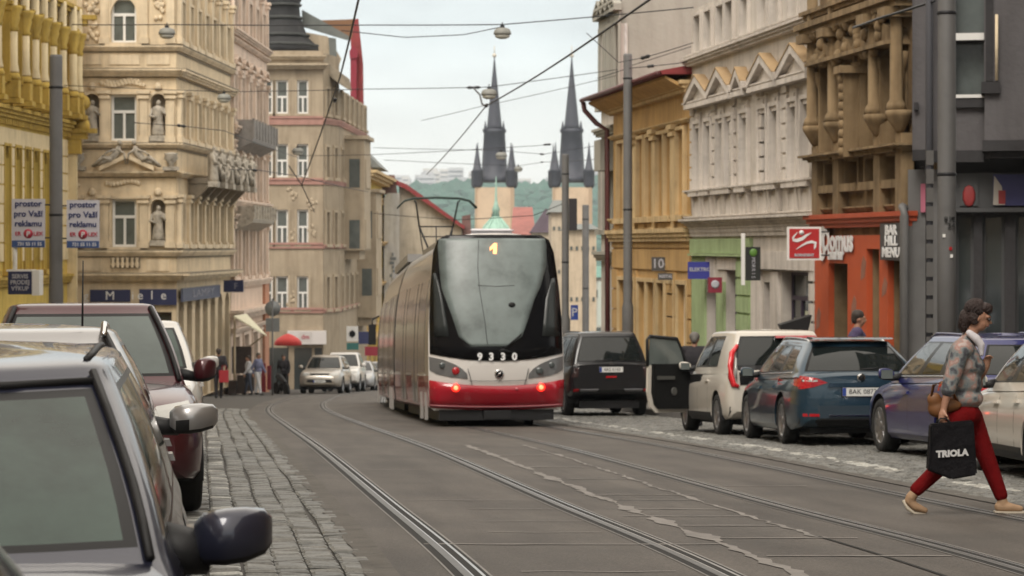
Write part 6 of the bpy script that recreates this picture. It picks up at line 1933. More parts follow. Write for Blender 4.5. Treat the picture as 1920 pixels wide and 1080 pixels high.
# ---- left row, facing the camera
def dress_front(t, bv, y0, z, L, grille=True, m=BLACK, ztop=None, badge=True):
    for s in (-1, 1):
        patch(bv, [(s*.42, z-.02), (s*.50, z+.06), (s*.76, z+.10), (s*.80, z-.02), (s*.60, z-.08)][::-s], 'front', 'headlight', CLEARLENS, t, .012, 3)
    if grille:
        patch(bv, [(-.38, z-.04), (.38, z-.04), (.42, z+.04), (-.42, z+.04)], 'front', 'grille', m, t, .01, 3)
        patch(bv, [(-.55, z-.34), (.55, z-.34), (.5, z-.22), (-.5, z-.22)], 'front', 'lower_grille', m, t, .01, 3)
# blue grey hatchback, nearest whole car
h = .14
Xc = -.69-.97; Yc = 6.92
# mirror lies 2.62 from the rear -> the car centre is 0.62 m beyond the mirror
def left_car(name, label, sp, pm, Xm, Ym, head, mo=None, dz=0.0):
    L = sp['L']; my = sp['mirror'][0]; dc = my-L/2
    out = sp['W']/2*.93+.05+sp.get('mirror_w', .2)
    # centre, with the nose towards the camera
    yawv = math.atan(head)
    fx, fy = math.sin(yawv), -math.cos(yawv)      # forward direction
    rx, ry = math.cos(yawv), math.sin(yawv)       # image right
    cx = Xm-rx*out-fx*dc; cy = Ym-ry*out-fy*dc
    pch = math.atan((gz(0, cy-2)-gz(0, cy+2))/4)
    return make_car(name, label, 'car', sp, pm, (cx, cy, gz(cx, cy)+dz), PI+yawv, pch, GL)
GW = mat('windscreen_green_reflections', (.034, .056, .047), .05, 0, .75, 1.1, spec=.35)  # green tint, with mottling painted in for graded reflections
t, bv, y0, rp = left_car('blue_grey_hatchback', 'blue grey hatchback with a large dark blue mirror, nearest whole car on the left', with_(HATCH, glass=GW, mirror_w=.225, mirror_h=.165, W=1.66, ghw=(.77, .585), gh=(.06, .42, 2.42, 3.24), belt=lambda y: lerp(.955, .865, y/4.0), ffall=.075, arm=1.6, mirror=(2.62, .905)), M_SLATE, -.69, 6.92, h)
dress_front(t, bv, y0, .64, 4.0)
mb = MB()
for s in (-1, 1):
    mb.mark('roof_seam'); pts = [rp(('L' if s > 0 else 'M', .0), 1.0)] ; e = []
    for k in range(8):
        q = rp(('L' if s > 0 else 'M', .01+.8*k/7), 1.0); hz_ = bv.ray_cast(Vector((q.x*.88, q.y, 4)), Vector((0, 0, -1)), 6)[0]; e.append((q.x*.88, q.y, (hz_.z if hz_ else q.z)+.002))
    mb.tube(e, .012, 5); mb.end()
    mb.mark('windscreen_seal'); a_ = [rp(('F', s*.965), tt)+Vector((0, .012, .006)) for tt in (0, .2, .4, .6, .8, 1.0)]; mb.tube(a_, .014, 6); mb.end()
mb.mark('windscreen_seal'); mb.tube([rp(('F', a), .955)+Vector((0, .004, .004)) for a in (-.95, -.5, 0, .5, .95)], .014, 6); mb.end()
mb.build('roof_seam', BLACK, t)
mb = MB(); mb.tube([(-.3, -y0-.98, .955), (.35, -y0-1.02, .97)], .014, 6); mb.build('wiper', BLACK, t)
# silver estate behind it
t, bv, y0, rp = left_car('silver_estate', 'silver estate car with roof rails between the blue grey and the dark red cars', with_(WAGON, glass=GW, rails=CHROME, mirror_w=.24, W=1.74, ghw=(.80, .60), H=1.47), M_SILV, -1.47, 12.0, .155, dz=-.03)
dress_front(t, bv, y0, .68, 4.68)
mb = MB(); 
for s in (-1, 1): mb.mark('windscreen_seal'); mb.tube([rp(('F', s*.965), tt)+Vector((0, .012, .006)) for tt in (0, .2, .4, .6, .8, 1.0)], .02, 6); mb.end()
mb.build('windscreen_seal', BLACK, t)
mb = MB(); q = (0, y0+1.0, 1.46); mb.tube([(-.42, y0+2.6, 1.46), (-.42, y0+2.45, 1.80)], [.006, .003], 5); mb.build('aerial', BLACK, t)
# dark red SUV
t, bv, y0, rp = left_car('dark_red_suv', 'dark red high-roofed car with dark red mirror, behind the silver estate', with_(SUV, glass=mat('windscreen_pale', (.07, .095, .088), .08, 0, .25, 1.0, spec=.6), mirror_h=.2, mirror_w=.19, H=1.72), M_RED, -2.46, 20.0, .21)
dress_front(t, bv, y0, .80, 4.42)
mb = MB()
for s in (-1, 1): mb.mark('windscreen_seal'); mb.tube([rp(('F', s*.965), tt)+Vector((0, .012, .006)) for tt in (0, .2, .4, .6, .8, 1.0)], .022, 6); mb.end()
mb.build('windscreen_seal', BLACK, t)
mb = MB(); q = rp(('F', .66), .18); mb.box(q.x-.06, q.x+.06, q.y+.01, q.y+.018, q.z-.03, q.z+.05); mb.build('windscreen_sticker', PLATE, t)
# small white car beyond
t, bv, y0, rp = left_car('white_hatchback', 'white high hatchback just visible beyond the dark red car', with_(SUV, glass=GW, H=1.66), M_LWHT, -3.42, 28.0, .13)
dress_front(t, bv, y0, .80, 4.42)
# nearest car: only its roof corner shows at the lower left
t, bv, y0, rp = left_car('cream_white_car', 'cream white car whose dark roof edge fills the lower left corner', with_(HATCH, L=3.9, H=1.42, glass=CARGLASS), M_LWHT, -.15, 2.0, .14, dz=-.12)

# ---- far cars facing us in the bend
for (nm, lb, sp, pm, x, Y, hd) in (('silver_suv', 'champagne silver high car facing us at the far left bend', with_(SUV, W=1.85, H=1.66), M_BEIGE, 611, 104, -.05),
      ('white_van', 'white tall car right behind the champagne car', with_(OFFR, H=1.85, W=1.8), M_LWHT, 645, 113, -.02),
      ('silver_saloon', 'silver car third in the far line left of the tram', with_(WAGON, H=1.48), M_SILV, 672, 119, 0), ('pale_car', 'small pale car last in the far line left of the tram', with_(HATCH), M_SILV, 697, 127, 0)):
    X = (x-960)/F*Y; pch = math.atan(.0522)
    t, bv, y0, rp = make_car(nm, lb, 'car', sp, pm, (X, Y, gz(X, Y)), PI+hd, pch, 'distant cars facing the camera')
    zz = {'silver_suv': .82, 'white_van': .9}.get(nm, .66)
    dress_front(t, bv, y0, zz, sp['L'])
    if nm == 'silver_suv': plate(bv, t, 'front', .52, '2AB 4471')
# ================================================================ TRAM
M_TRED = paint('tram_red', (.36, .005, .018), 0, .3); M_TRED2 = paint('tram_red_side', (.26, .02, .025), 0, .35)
M_TWHT = paint('tram_white', (.62, .59, .56), 0, .3); M_TSIL = mat('tram_silver_roof', (.30, .29, .28), .4, .5, .1, 1)
M_TSIDE = mat('tram_side_reflected_beige', (.30, .26, .21), .28, .3, .12, .8, coat=.6)  # beige stands in for house fronts reflected in the side
M_TGL = mat('tram_side_glass', (.12, .10, .08), .12, 0, .35, .7, spec=.9)  # brown base colour likewise holds the reflected house fronts
M_SCR = mat('tram_screen', (.15, .18, .176), .34, 0, .45, 1.5, spec=.5)
M_DKGL = mat('tram_dark_glass', (.006, .006, .007), .14, spec=.2)
def tcx(Y): return trackx(Y)+3.25+.72-.20+.018*(Y-43.4)
T0 = 43.4
troot = thing('tram', 'red and white articulated tram number 9330 on route 1, seen from behind', 'tram', (tcx(T0), T0, gz(0, T0)))
# body outline, half: (x, z)
OUT = [(1.14, .30), (1.215, .36), (1.235, .60), (1.24, .93), (1.242, 1.2), (1.235, 1.7), (1.215, 2.1), (1.175, 2.5), (1.12, 2.8), (1.05, 3.05), (.975, 3.25), (.88, 3.40), (.70, 3.50), (.35, 3.54), (0, 3.55)]
def gl(z): return .0+(.10*(1-min(1, max(0, (z-.3)/.6)))**2)+.62*(max(0, z-1.0)/2.5)**1.6
def ynose(x, z):
    return gl(z)+.34*(abs(x)/1.24)**3.2
secs = []
ya = T0; SL = 10.15
def frame(Y0, Y1):
    a = Vector((tcx(Y0), Y0, gz(0, Y0))); b = Vector((tcx(Y1), Y1, gz(0, Y1)))
    d = (b-a).normalized(); r = Vector((d.y, -d.x, 0)).normalized(); u_ = r.cross(d).normalized()
    M = Matrix(((r.x, d.x, u_.x, a.x), (r.y, d.y, u_.y, a.y), (r.z, d.z, u_.z, a.z), (0, 0, 0, 1)))
    return M, (b-a).length
full = [(x, z) for x, z in OUT]+[(-x, z) for x, z in OUT[-2::-1]]
NR = len(full)
for si in range(3):
    Y0 = T0+si*(SL+.45); Y1 = Y0+SL
    M, LL = frame(Y0, Y1)
    rear = si == 0
    vs = []; fs = []; mi = []
    ysx = [0, .9]+[LL*k/6 for k in range(1, 7)] if rear else [LL*k/6 for k in range(7)]
    for k, y in enumerate(ysx):
        for (x, z) in full:
            yy = ynose(x, z) if (rear and k == 0) else (y if not (rear and k == 1) else max(y, ynose(x, z)+.1))
            vs.append((x, yy, z))
    for k in range(len(ysx)-1):
        for j in range(NR-1):
            fs.append((k*NR+j, k*NR+j+1, (k+1)*NR+j+1, (k+1)*NR+j))
            zz = (full[j][1]+full[j+1][1])/2
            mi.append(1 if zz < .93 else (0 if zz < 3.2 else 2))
        fs.append((k*NR+NR-1, k*NR, (k+1)*NR, (k+1)*NR+NR-1)); mi.append(3)
    mb = MB(); mb.v = vs; mb.f = fs; mb.mi = mi; mb.sm = [True]*len(fs)
    # ends
    if rear:
        c0 = len(mb.v); R_ = [.0, .2, .4, .6, .75, .87, .95, .985]
        for r in R_[1:]:
            for (x, z) in full:
                X_, Z_ = x*r, 1.7+(z-1.7)*r; mb.v.append((X_, ynose(X_, Z_), Z_))
        mb.v.append((0, ynose(0, 1.7), 1.7)); cc = len(mb.v)-1
        for q in range(len(R_)-1):
            for j in range(NR):
                j2 = (j+1) % NR
                a_ = c0+q*NR
                if q == 0: mb.f.append((cc, a_+j, a_+j2)); mb.mi.append(4); mb.sm.append(True)
                nx_ = (c0+(q+1)*NR) if q < len(R_)-2 else 0
                mb.f.append((a_+j, nx_+j, nx_+j2, a_+j2)); mb.mi.append(4); mb.sm.append(True)
    else:
        mb.f.append(tuple(range(NR))); mb.mi.append(3); mb.sm.append(False)
    mb.f.append(tuple((len(ysx)-1)*NR+j for j in range(NR))); mb.mi.append(3); mb.sm.append(False)
    sec = mb.build('body_section', [M_TSIDE, M_TRED2, M_TSIL, BLACK, M_TWHT], troot)
    smooth_angle(sec, 40)
    base = Matrix.Translation(-Vector(troot.location))
    sec.matrix_local = base @ M
    # side glazing, doors
    def xs(z): return interp([(b, a) for a, b in OUT], z)
    def side_panel(s, a, b, z0, z1, m, nm, off=.008):
        K = 6; v = []; f = []
        for k in range(K+1):
            z = lerp(z0, z1, k/K)
            v += [(s*(xs(z)+off), a, z), (s*(xs(z)+off), b, z), (s*(xs(z)-.02), a, z), (s*(xs(z)-.02), b, z)]
            if k:
                q = 4*k; f += [(q-4, q-3, q+1, q), (q-4, q, q+2, q-2), (q-3, q-1, q+3, q+1)]
        f += [(0, 2, 3, 1), (4*K, 4*K+1, 4*K+3, 4*K+2)]
        mbp = MB(); mbp.add(v, f, 0, False); o = mbp.build(nm, m, sec); return o
    st = 1.3 if rear else .35
    for s in (-1, 1):
        n_ = 5; wL = (LL-.35-st)/n_
        for k in range(n_):
            a, b = st+k*wL+.03, st+(k+1)*wL-.03
            if k in (1, 3) and s == -1 or k in (1, 3):
                side_panel(s, a+.02, b-.02, .42, 2.72, M_TGL, 'door', .016)
                side_panel(s, (a+b)/2-.02, (a+b)/2+.02, .42, 2.72, BLACK, 'door_seam', .02)
            else: side_panel(s, a, b, 1.0, 2.72, M_TGL, 'side_window', .010)
        side_panel(s, st-.05, LL-.05, .93, .96, M_TWHT, 'waist_strip', .012)
    mb = MB(); mb.box(-.98, .98, .9 if rear else .5, LL-.6, .10, .34); mb.build('bogie', BLACK, sec)
    mb = MB(); mb.box(-.85, .85, 1.6, LL-1.2, 3.52, 3.70) if not rear else mb.box(-.7, .7, 4, LL-1.2, 3.5, 3.62); mb.build('roof_box', M_TSIL, sec)
    for yb in (1.7, LL-1.6):
        for s in (-1, 1):
            mb = MB(); mb.lathe([(.30, -.06), (.30, .06), (.33, .07), (.33, .09)], (s*.72, yb, .31), 'x', 20); mb.build('tram_wheel', IRON, sec)
    secs.append((sec, M, LL))
    if si < 2:
        # bellows
        mb = MB(); v = []; f = []
        K = 6
        M2, _ = frame(Y1, Y1+.45)
        for k in range(K+1):
            e = .05 if k % 2 else .0
            for (x, z) in full: v.append((x*(1-.03-e*.6), .45*k/K, .30+(z-.3)*(1-.02-e*.3)))
        for k in range(K):
            for j in range(NR): f.append((k*NR+j, k*NR+(j+1) % NR, (k+1)*NR+(j+1) % NR, (k+1)*NR+j))
        mb.add(v, f); bl = mb.build('bellows', BLACK, troot); bl.matrix_local = base @ M2
# --- rear face dressing
sec, M, LL = secs[0]
bm = bmesh.new(); bm.from_mesh(sec.data); bvt = BVHTree.FromBMesh(bm); bm.free()
def tp(px, py): return ((px-928)/103.0, (799.0-py)/103.0)
def tpatch(pts, nm, m, off, cuts=4, parent=None, depth=.02):
    return patch(bvt, [tp(*p) for p in pts], 'rear', nm, m, parent or sec, off, cuts, depth)
# black mask
mask = [(803, 664), (803, 600), (806, 540), (813, 470), (822, 446), (838, 437), (1018, 437), (1034, 446), (1043, 470), (1050, 540), (1053, 600), (1053, 662), (1030, 669), (990, 675), (928, 677), (866, 675), (826, 670)]
def strip_patch(pairs, nm, m, off, parent=None, depth=.02, sub=3, cols=14):
    # rows of (y, xleft, xright): a grid laid on the surface
    rows = []
    for i in range(len(pairs)-1):
        for k in range(sub): 
            t_ = k/sub; rows.append(tuple(lerp(a, b, t_) for a, b in zip(pairs[i], pairs[i+1])))
    rows.append(pairs[-1])
    v = []; f = []; n = cols+1
    for r_i, row in enumerate(rows):
        y_l = row[0]; xl, xr = row[1], row[2]; sag = row[3] if len(row) > 3 else 0
        for c in range(n):
            q = c/cols; x = lerp(xl, xr, q); y = y_l+sag*(1-(2*q-1)**2)
            X_, Z_ = tp(x, y); X_ = max(-1.225, min(1.225, X_))
            h = bvt.ray_cast(Vector((X_, -3, Z_)), Vector((0, 1, 0)), 8)[0]
            yy = h.y if h else ynose(X_, Z_)
            v.append((X_, yy-off, Z_))
    for r_i in range(len(rows)-1):
        for c in range(cols): a_ = r_i*n+c; f.append((a_, a_+1, a_+n+1, a_+n))
    mbp = MB(); mbp.add(v, f, 0, True); o = mbp.build(nm, m, parent or sec, fixn=False)
    md = o.modifiers.new('s', 'SOLIDIFY'); md.thickness = depth; md.offset = 0
    pr = o.parent; o.parent = None; bake(o); o.parent = pr
    return o
strip_patch([(437, 838, 1018, 0), (446, 822, 1034, 0), (470, 813, 1043, 0), (540, 806, 1050, 0), (600, 803, 1053, 0), (662, 803, 1053, 14)], 'rear_mask', M_DKGL, .012)
strip_patch([(444, 824, 1026), (458, 822, 1028), (496, 823, 1026), (538, 826, 1012), (560, 833, 1000), (593, 844, 988), (630, 855, 974), (649, 878, 945)], 'windscreen', M_SCR, .030, depth=.02)
for (a, b) in (((480, 812, 819), 0), ((480, 1033, 1041), 1)):
    pass
strip_patch([(510, 812, 817), (560, 812, 828), (630, 811, 838)], 'corner_window', mat('tram_corner_glass', (.03, .034, .034), .25, spec=.3), .024, cols=3)
strip_patch([(520, 1036, 1043), (560, 1022, 1045), (630, 1012, 1046)], 'corner_window', mat('tram_corner_glass', (.03, .034, .034), .25, spec=.3), .024, cols=3)
# white band is the body colour; red apron
strip_patch([(711, 801, 1055, 12), (762, 803, 1053, 5)], 'rear_apron', M_TRED, .026, depth=.03)
strip_patch([(757, 803, 1053, 4), (759.5, 803, 1053, 4)], 'apron_edge', mat('pale_pink_strip', (.45, .16, .18), .4), .046, depth=.012, sub=1)
tpatch([(801, 667), (826, 673), (848, 682), (862, 691), (870, 700), (871, 709), (840, 706), (815, 700), (802, 693)], 'tail_light_cluster', mat('light_cluster_grey', (.12, .12, .12), .3, coat=.5), .014)
tpatch([(1055, 667), (1030, 673), (1008, 682), (994, 691), (986, 700), (985, 709), (1016, 706), (1041, 700), (1054, 693)][::-1], 'tail_light_cluster', mat('light_cluster_grey', (.12, .12, .12), .3, coat=.5), .014)
def disc(px, py, r, nm, m, off=.03, parent=None, n=14):
    X_, Z_ = tp(px, py); h = bvt.ray_cast(Vector((X_, -3, Z_)), Vector((0, 1, 0)), 8)[0]
    mbp = MB(); mbp.lathe([(r, .03), (r, -.0), (r*.8, -.012), (r*.3, -.016)], (X_, h.y-off, Z_), 'y', n); return mbp.build(nm, m, parent or sec)
m_glow = mat('lit_tail_lamp', (.8, .05, .02), .3, emis=(1.0, .02, .01), estr=1.6)
m_glowc = mat('lit_tail_lamp_core', (.9, .2, .1), .3, emis=(1.0, .12, .05), estr=3.2)
for px in (849, 1009):
    o = disc(px, 725.5, .075, 'tail_lamp', m_glow, .048); disc(px, 725.5, .042, 'lamp_core', m_glowc, .062)
disc(849, 694, .07, 'red_lamp', REDLENS, .03); disc(825, 684, .06, 'grey_lamp', mat('dark_lamp', (.06, .07, .07), .2, coat=.5), .03)
disc(1006, 695, .07, 'grey_lamp', mat('dark_lamp', (.06, .07, .07), .2), .03); disc(1030, 684, .06, 'grey_lamp', mat('dark_lamp', (.06, .07, .07), .2), .03)
disc(963, 728, .022, 'small_lamp', mat('pink_lamp', (.6, .2, .22), .4), .045)
bd = disc(930, 700, .085, 'badge', CHROME, .02, n=20); disc(930, 700, .066, 'badge_field', BLACKG, .032)
X_, Z_ = tp(930, 700); hy = bvt.ray_cast(Vector((X_, -3, Z_)), Vector((0, 1, 0)), 8)[0].y
mb = MB(); mb.tube([(X_-.03, hy-.055, Z_-.035), (X_+.0, hy-.055, Z_+.0), (X_+.03, hy-.055, Z_+.04)], [.012, .016, .008], 5); mb.build('badge_arrow', CHROME, sec)
for ch, px in zip('9330', (893.5, 915, 937, 958.5)):
    X_, Z_ = tp(px, 668.5); hy = bvt.ray_cast(Vector((X_, -3, Z_)), Vector((0, 1, 0)), 8)[0].y
    text_mesh(ch, .185, m_let, sec, (X_, hy-.04, Z_), (1, 0, 0), (0, 0, 1), name='fleet_number', bold=.008)
m_led = mat('led_orange', (.9, .35, .12), .5, emis=(1.0, .42, .16), estr=1.6)
X_, Z_ = tp(927, 468); hy = bvt.ray_cast(Vector((X_, -3, Z_)), Vector((0, 1, 0)), 8)[0].y
mb = MB(); mb.prism([(X_-.035, Z_-.14), (X_+.035, Z_-.14), (X_+.045, Z_+.14), (X_-.01, Z_+.14), (X_-.085, Z_+.06), (X_-.085, Z_+.0), (X_-.02, Z_+.05)], hy-.06, hy-.045, 'xz'); mb.build('route_number', m_led, sec)
def seam(pts, nm='panel_seam', r=.006, m=BLACK, off=.012):
    mbp = MB(); path = []
    for (px, py) in pts:
        X_, Z_ = tp(px, py); h = bvt.ray_cast(Vector((X_, -3, Z_)), Vector((0, 1, 0)), 8)[0]; path.append((X_, (h.y if h else ynose(X_, Z_))-off, Z_))
    mbp.tube(path, r, 5); return mbp.build(nm, m, sec)
seam([(871, 690), (876, 708), (879, 720), (881, 740), (884, 762)], off=.03); seam([(985, 690), (981, 708), (978, 720), (977, 740), (973, 762)], off=.03)
seam([(873, 712), (900, 713), (950, 713), (982, 712)], r=.004, off=.02); seam([(898, 446), (894, 500), (896, 540), (904, 600), (908, 645)], r=.006, off=.045, m=mat('seam_grey', (.05, .055, .055), .4))
seam([(893, 534), (930, 536), (962, 534)], r=.007, off=.042, m=mat('seam_pale', (.09, .10, .10), .4))
seam([(938, 655), (955, 640), (972, 626)], 'wiper', .014, BLACK, .06); seam([(930, 657), (938, 655), (950, 660)], 'wiper', .02, BLACK, .06)
X_, Z_ = tp(956, 571); hy = bvt.ray_cast(Vector((X_, -3, Z_)), Vector((0, 1, 0)), 8)[0].y
mb = MB(); mb.ball((X_, hy-.05, Z_), (.065, .02, .05), 10); mb.build('screen_sensor', BLACK, sec)
# coupler shroud and dark underside
mb = MB(); mb.box(-1.05, 1.05, .35, 1.2, .12, .36); mb.box(-.25, .25, .12, .6, .14, .30); mb.build('coupler', BLACK, sec)
# skirt hinges seen below the left side
for si, (s_, M_, L_) in enumerate(secs):
    mb = MB()
    for yy in (1.0, 2.1):
        mb.mark('skirt_bracket'); mb.box(-1.26, -1.2, yy, yy+.12, .12, .62); mb.end()
    mb.build('skirt_bracket', mat('bracket_grey', (.3, .28, .26), .5), s_)
# mirror on the front section
s_, M_, L_ = secs[2]
mb = MB(); mb.box(-1.52, -1.30, L_*.62, L_*.62+.2, 1.75, 2.35); mb.tube([(-1.2, L_*.62+.1, 2.6), (-1.41, L_*.62+.1, 2.5), (-1.41, L_*.62+.1, 2.35)], .03, 6); mb.build('mirror', BLACK, s_)
# pantograph on the middle section
s_, M_, L_ = secs[1]
zr_ = 3.70; yc = 5.0
pn = bpy.data.objects.new('pantograph', None); COL.objects.link(pn); pn.parent = troot; pn.matrix_local = base @ M_ @ Matrix.Translation((.02, yc, zr_))
mb = MB()
mb.tube([(-.30, -.5, .05), (.30, -.5, .05), (.30, .5, .05), (-.30, .5, .05), (-.30, -.5, .05)], .03, 6)
for sx in (-1, 1):
    mb.tube([(sx*.14, -.2, .1), (sx*.42, .2, .85)], .025, 6); mb.tube([(sx*.42, .2, .85), (sx*.52, -.2, 1.45)], .022, 6)
    mb.tube([(sx*.3, .4, .1), (sx*.42, .2, .85)], .015, 5)
mb.tube([(-.36, .2, .6), (.36, .2, .6)], .015, 5); mb.tube([(-.42, .2, .85), (.42, .2, .85)], .018, 5); mb.tube([(0, .1, .2), (0, .2, .85)], .015, 5)
for z_i in (0, .1): pass
mb.build('pantograph_frame', IRON, pn)
mb = MB()
for yy in (-.35, -.05):
    mb.tube([(-.98, yy, 1.28), (-.80, yy, 1.46), (-.55, yy, 1.52), (0, yy, 1.54), (.55, yy, 1.52), (.80, yy, 1.46), (.98, yy, 1.28)], .020, 6)
mb.tube([(-.55, -.35, 1.45), (-.55, -.05, 1.45)], .02, 5); mb.tube([(.55, -.35, 1.45), (.55, -.05, 1.45)], .02, 5)
mb.build('collector_bow', mat('collector_green', (.03, .05, .045), .5, .3), pn)
for sx in (-1, 1):
    mb = MB(); mb.lathe([(.05, 0), (.08, .05), (.05, .1), (.08, .15), (.05, .2)], (sx*.28, -.4, -.16), n=8); mb.build('insulator', BLACK, pn)
# ================================================================ PEOPLE
def blob(name, parts, m, parent, vox=.014, smooth=4):
    mb = MB()
    for p in parts:
        if p[0] == 'b': mb.ball(p[1], p[2], 12)
        else:
            pts, rs = p[1], p[2]
            mb.tube(pts, rs, 10)
            for q, r in zip(pts, rs): mb.ball(q, r, 10)
    o = mb.build(name, m, None, fixn=False)
    md = o.modifiers.new('r', 'REMESH'); md.mode = 'VOXEL'; md.voxel_size = vox; md.use_smooth_shade = True
    md2 = o.modifiers.new('s', 'SMOOTH'); md2.iterations = smooth; md2.factor = .5
    bake(o); o.parent = parent
    for p in o.data.polygons: p.use_smooth = True
    return o
SKIN = mat('skin', (.36, .19, .125), .55, 0, .12, 20)
def tbe(*a):
    # ('t', points, radii)
    return ('t', list(a[0]), list(a[1]))
def hand_parts(w, d, palm=.085, s=1, curl=.6, side=(0, 1, 0)):
    # w wrist, d pointing direction, fingers curled towards 'side x d'
    w = Vector(w); d = Vector(d).normalized(); sd = Vector(side).normalized(); nrm = d.cross(sd).normalized()*s
    out = [tbe([w, w+d*palm*.5, w+d*palm], [.026, .034, .032])]
    for k in range(4):
        o_ = sd*(-.027+.018*k); ln = (.072, .080, .074, .058)[k]
        b = w+d*palm*.92+o_
        p1 = b+(d*math.cos(curl*.5)+nrm*math.sin(curl*.5))*ln*.5
        p2 = p1+(d*math.cos(curl*1.4)+nrm*math.sin(curl*1.4))*ln*.35
        p3 = p2+(d*math.cos(curl*2.2)+nrm*math.sin(curl*2.2))*ln*.3
        out.append(tbe([b, p1, p2, p3], [.0095, .009, .0085, .0075]))
    b = w+d*palm*.3-sd*.03
    out.append(tbe([b, b+(d*.6-sd*.6+nrm*.4).normalized()*.035, b+(d*.9-sd*.35+nrm*.6).normalized()*.065], [.013, .011, .009]))
    return out
def head_parts(c, f, up=(0, 0, 1), s=1.0):
    # c centre of the skull, f facing direction
    c = Vector(c); f = Vector(f).normalized(); u_ = Vector(up).normalized(); u_ = (u_-f*u_.dot(f)).normalized(); r = f.cross(u_).normalized()
    P = lambda a, b, g: c+(f*a+r*b+u_*g)*s
    o = [('b', P(-.012, 0, .02), (.085*s, .085*s, .098*s)), ('b', P(.022, 0, -.03), (.062*s, .062*s, .078*s)),
         tbe([P(.045, 0, -.075), P(.02, .03, -.07)], [.028*s, .026*s]), tbe([P(.045, 0, -.075), P(.02, -.03, -.07)], [.028*s, .026*s]),
         tbe([P(.078, 0, .012), P(.105, 0, -.022), P(.085, 0, -.03)], [.011*s, .014*s, .011*s]),
         tbe([P(.076, -.022, -.052), P(.086, 0, -.050), P(.076, .022, -.052)], [.009*s]*3),
         ('b', P(0, .078, -.012), (.014*s, .014*s, .026*s)), ('b', P(0, -.078, -.012), (.014*s, .014*s, .026*s)),
         tbe([P(.074, -.04, .022), P(.088, 0, .024), P(.074, .04, .022)], [.011*s]*3)]
    return o, P
def face_bits(P, t, s=1.0):
    mb = MB()
    for q in (-1, 1): mb.mark('eye'); mb.ball(tuple(P(.082, q*.031, .004)), (.010*s,)*3, 8); mb.end()
    mb.build('eye', mat('eye_dark', (.03, .02, .015), .3), t)
    mb = MB(); mb.tube([tuple(P(.086, -.022, -.0515)), tuple(P(.0965, 0, -.050)), tuple(P(.086, .022, -.0515))], .0045, 6); mb.build('lips', mat('lips', (.25, .09, .08), .5), t)

# ---- the woman crossing
WX, WY = (1810-960)/F*19.1, 19.1
g = gz(WX, WY)
wt = thing('person', 'woman in red trousers and patterned blouse striding to the right with a black bag', 'person', (WX, WY, g))
s_ = 235.6
def w(px, py, y=0.0): return Vector(((px-1810)/s_, y, (951-py)/s_))
hip = w(1806, 765); chest = w(1808, 672); neck0 = w(1812, 634); hd = w(1834, 583)
fdir = Vector((.96, -.18, -.22))
hp, P = head_parts(hd, fdir, s=1.0)
shR = w(1792, 648, -.17); elR = w(1768, 716, -.23); haR = w(1760, 752, -.22)
shL = w(1818, 648, .17); elL = w(1838, 712, .16); haL = w(1846, 684, .0)
hipF, knF, anF = w(1822, 772, .08), w(1856, 856, .07), w(1882, 925, .06)      # leading leg
hipB, knB, anB = w(1792, 772, -.08), w(1772, 852, -.07), w(1712, 912, -.05)   # trailing leg
body = hp+[tbe([neck0+Vector((-.0, 0, -.03)), w(1822, 612), hd+Vector((-.02, 0, -.03))], [.058, .050, .052]),
    ('b', chest, (.115, .17, .17)), ('b', w(1812, 725), (.11, .14, .13)), ('b', hip, (.13, .165, .12)),
    tbe([shR, elR, haR], [.05, .038, .026]), tbe([shL, elL, haL], [.05, .038, .026]),
    tbe([hipF, knF, anF], [.085, .055, .036]), tbe([hipB, knB, anB], [.085, .055, .036])]
body += hand_parts(haR, w(1758, 772)-w(1761, 752), curl=1.1, side=(-.2, 1, 0), s=1)
body += hand_parts(haL, (.15, -.3, 1), curl=.5, side=(.9, .2, 0), s=-1)
bo = blob('body', body, SKIN, wt, .0095, 2)
face_bits(P, wt)
m_blouse = bpy.data.materials.new('patterned_blouse'); m_blouse.use_nodes = True
n, l = nodes_of(m_blouse); b = n['Principled BSDF']; b.inputs['Roughness'].default_value = .8
tc = n.new('ShaderNodeTexCoord'); no = n.new('ShaderNodeTexNoise'); no.inputs['Scale'].default_value = 13; no.inputs['Detail'].default_value = 3
l.new(tc.outputs['Object'], no.inputs['Vector']); cr = n.new('ShaderNodeValToRGB')
cr.color_ramp.elements[0].position = .36; cr.color_ramp.elements[0].color = (.05, .05, .06, 1)
cr.color_ramp.elements[1].position = .66; cr.color_ramp.elements[1].color = (.34, .28, .26, 1)
for p_, c_ in ((.43, (.12, .14, .145)), (.50, (.20, .19, .18)), (.57, (.26, .145, .12))):
    e = cr.color_ramp.elements.new(p_); e.color = (*c_, 1)
l.new(no.outputs['Fac'], cr.inputs['Fac']); l.new(cr.outputs['Color'], b.inputs['Base Color'])
blob('blouse', [('b', w(1806, 668), (.145, .19, .17)), ('b', w(1822, 676, 0), (.11, .15, .10)), ('b', w(1808, 705), (.14, .175, .16)), ('b', w(1808, 735), (.155, .185, .10)),
    tbe([w(1812, 632), w(1806, 648)], [.075, .11]), tbe([shR+Vector((.04, .06, .02)), shR, (shR+elR)/2, elR], [.09, .078, .070, .062]),
    tbe([shL+Vector((-.02, -.06, .02)), shL, (shL+elL)/2, elL], [.09, .075, .066, .058])], m_blouse, wt, .012, 5)
m_trs = mat('red_trousers', (.12, .004, .005), .9, 0, .18, 9, .2, 30, spec=.1)
blob('trousers', [('b', hip, (.142, .178, .125)), tbe([hipF, hipF.lerp(knF, .5), knF, anF+Vector((-.01, 0, .03))], [.105, .088, .072, .056]),
    tbe([hipB, hipB.lerp(knB, .5), knB, anB+Vector((.02, 0, .03))], [.105, .088, .072, .056])], m_trs, wt, .012, 4)
m_hair = mat('dark_brown_hair', (.022, .010, .008), .6, 0, .3, 30, .5, 60)
c = hd
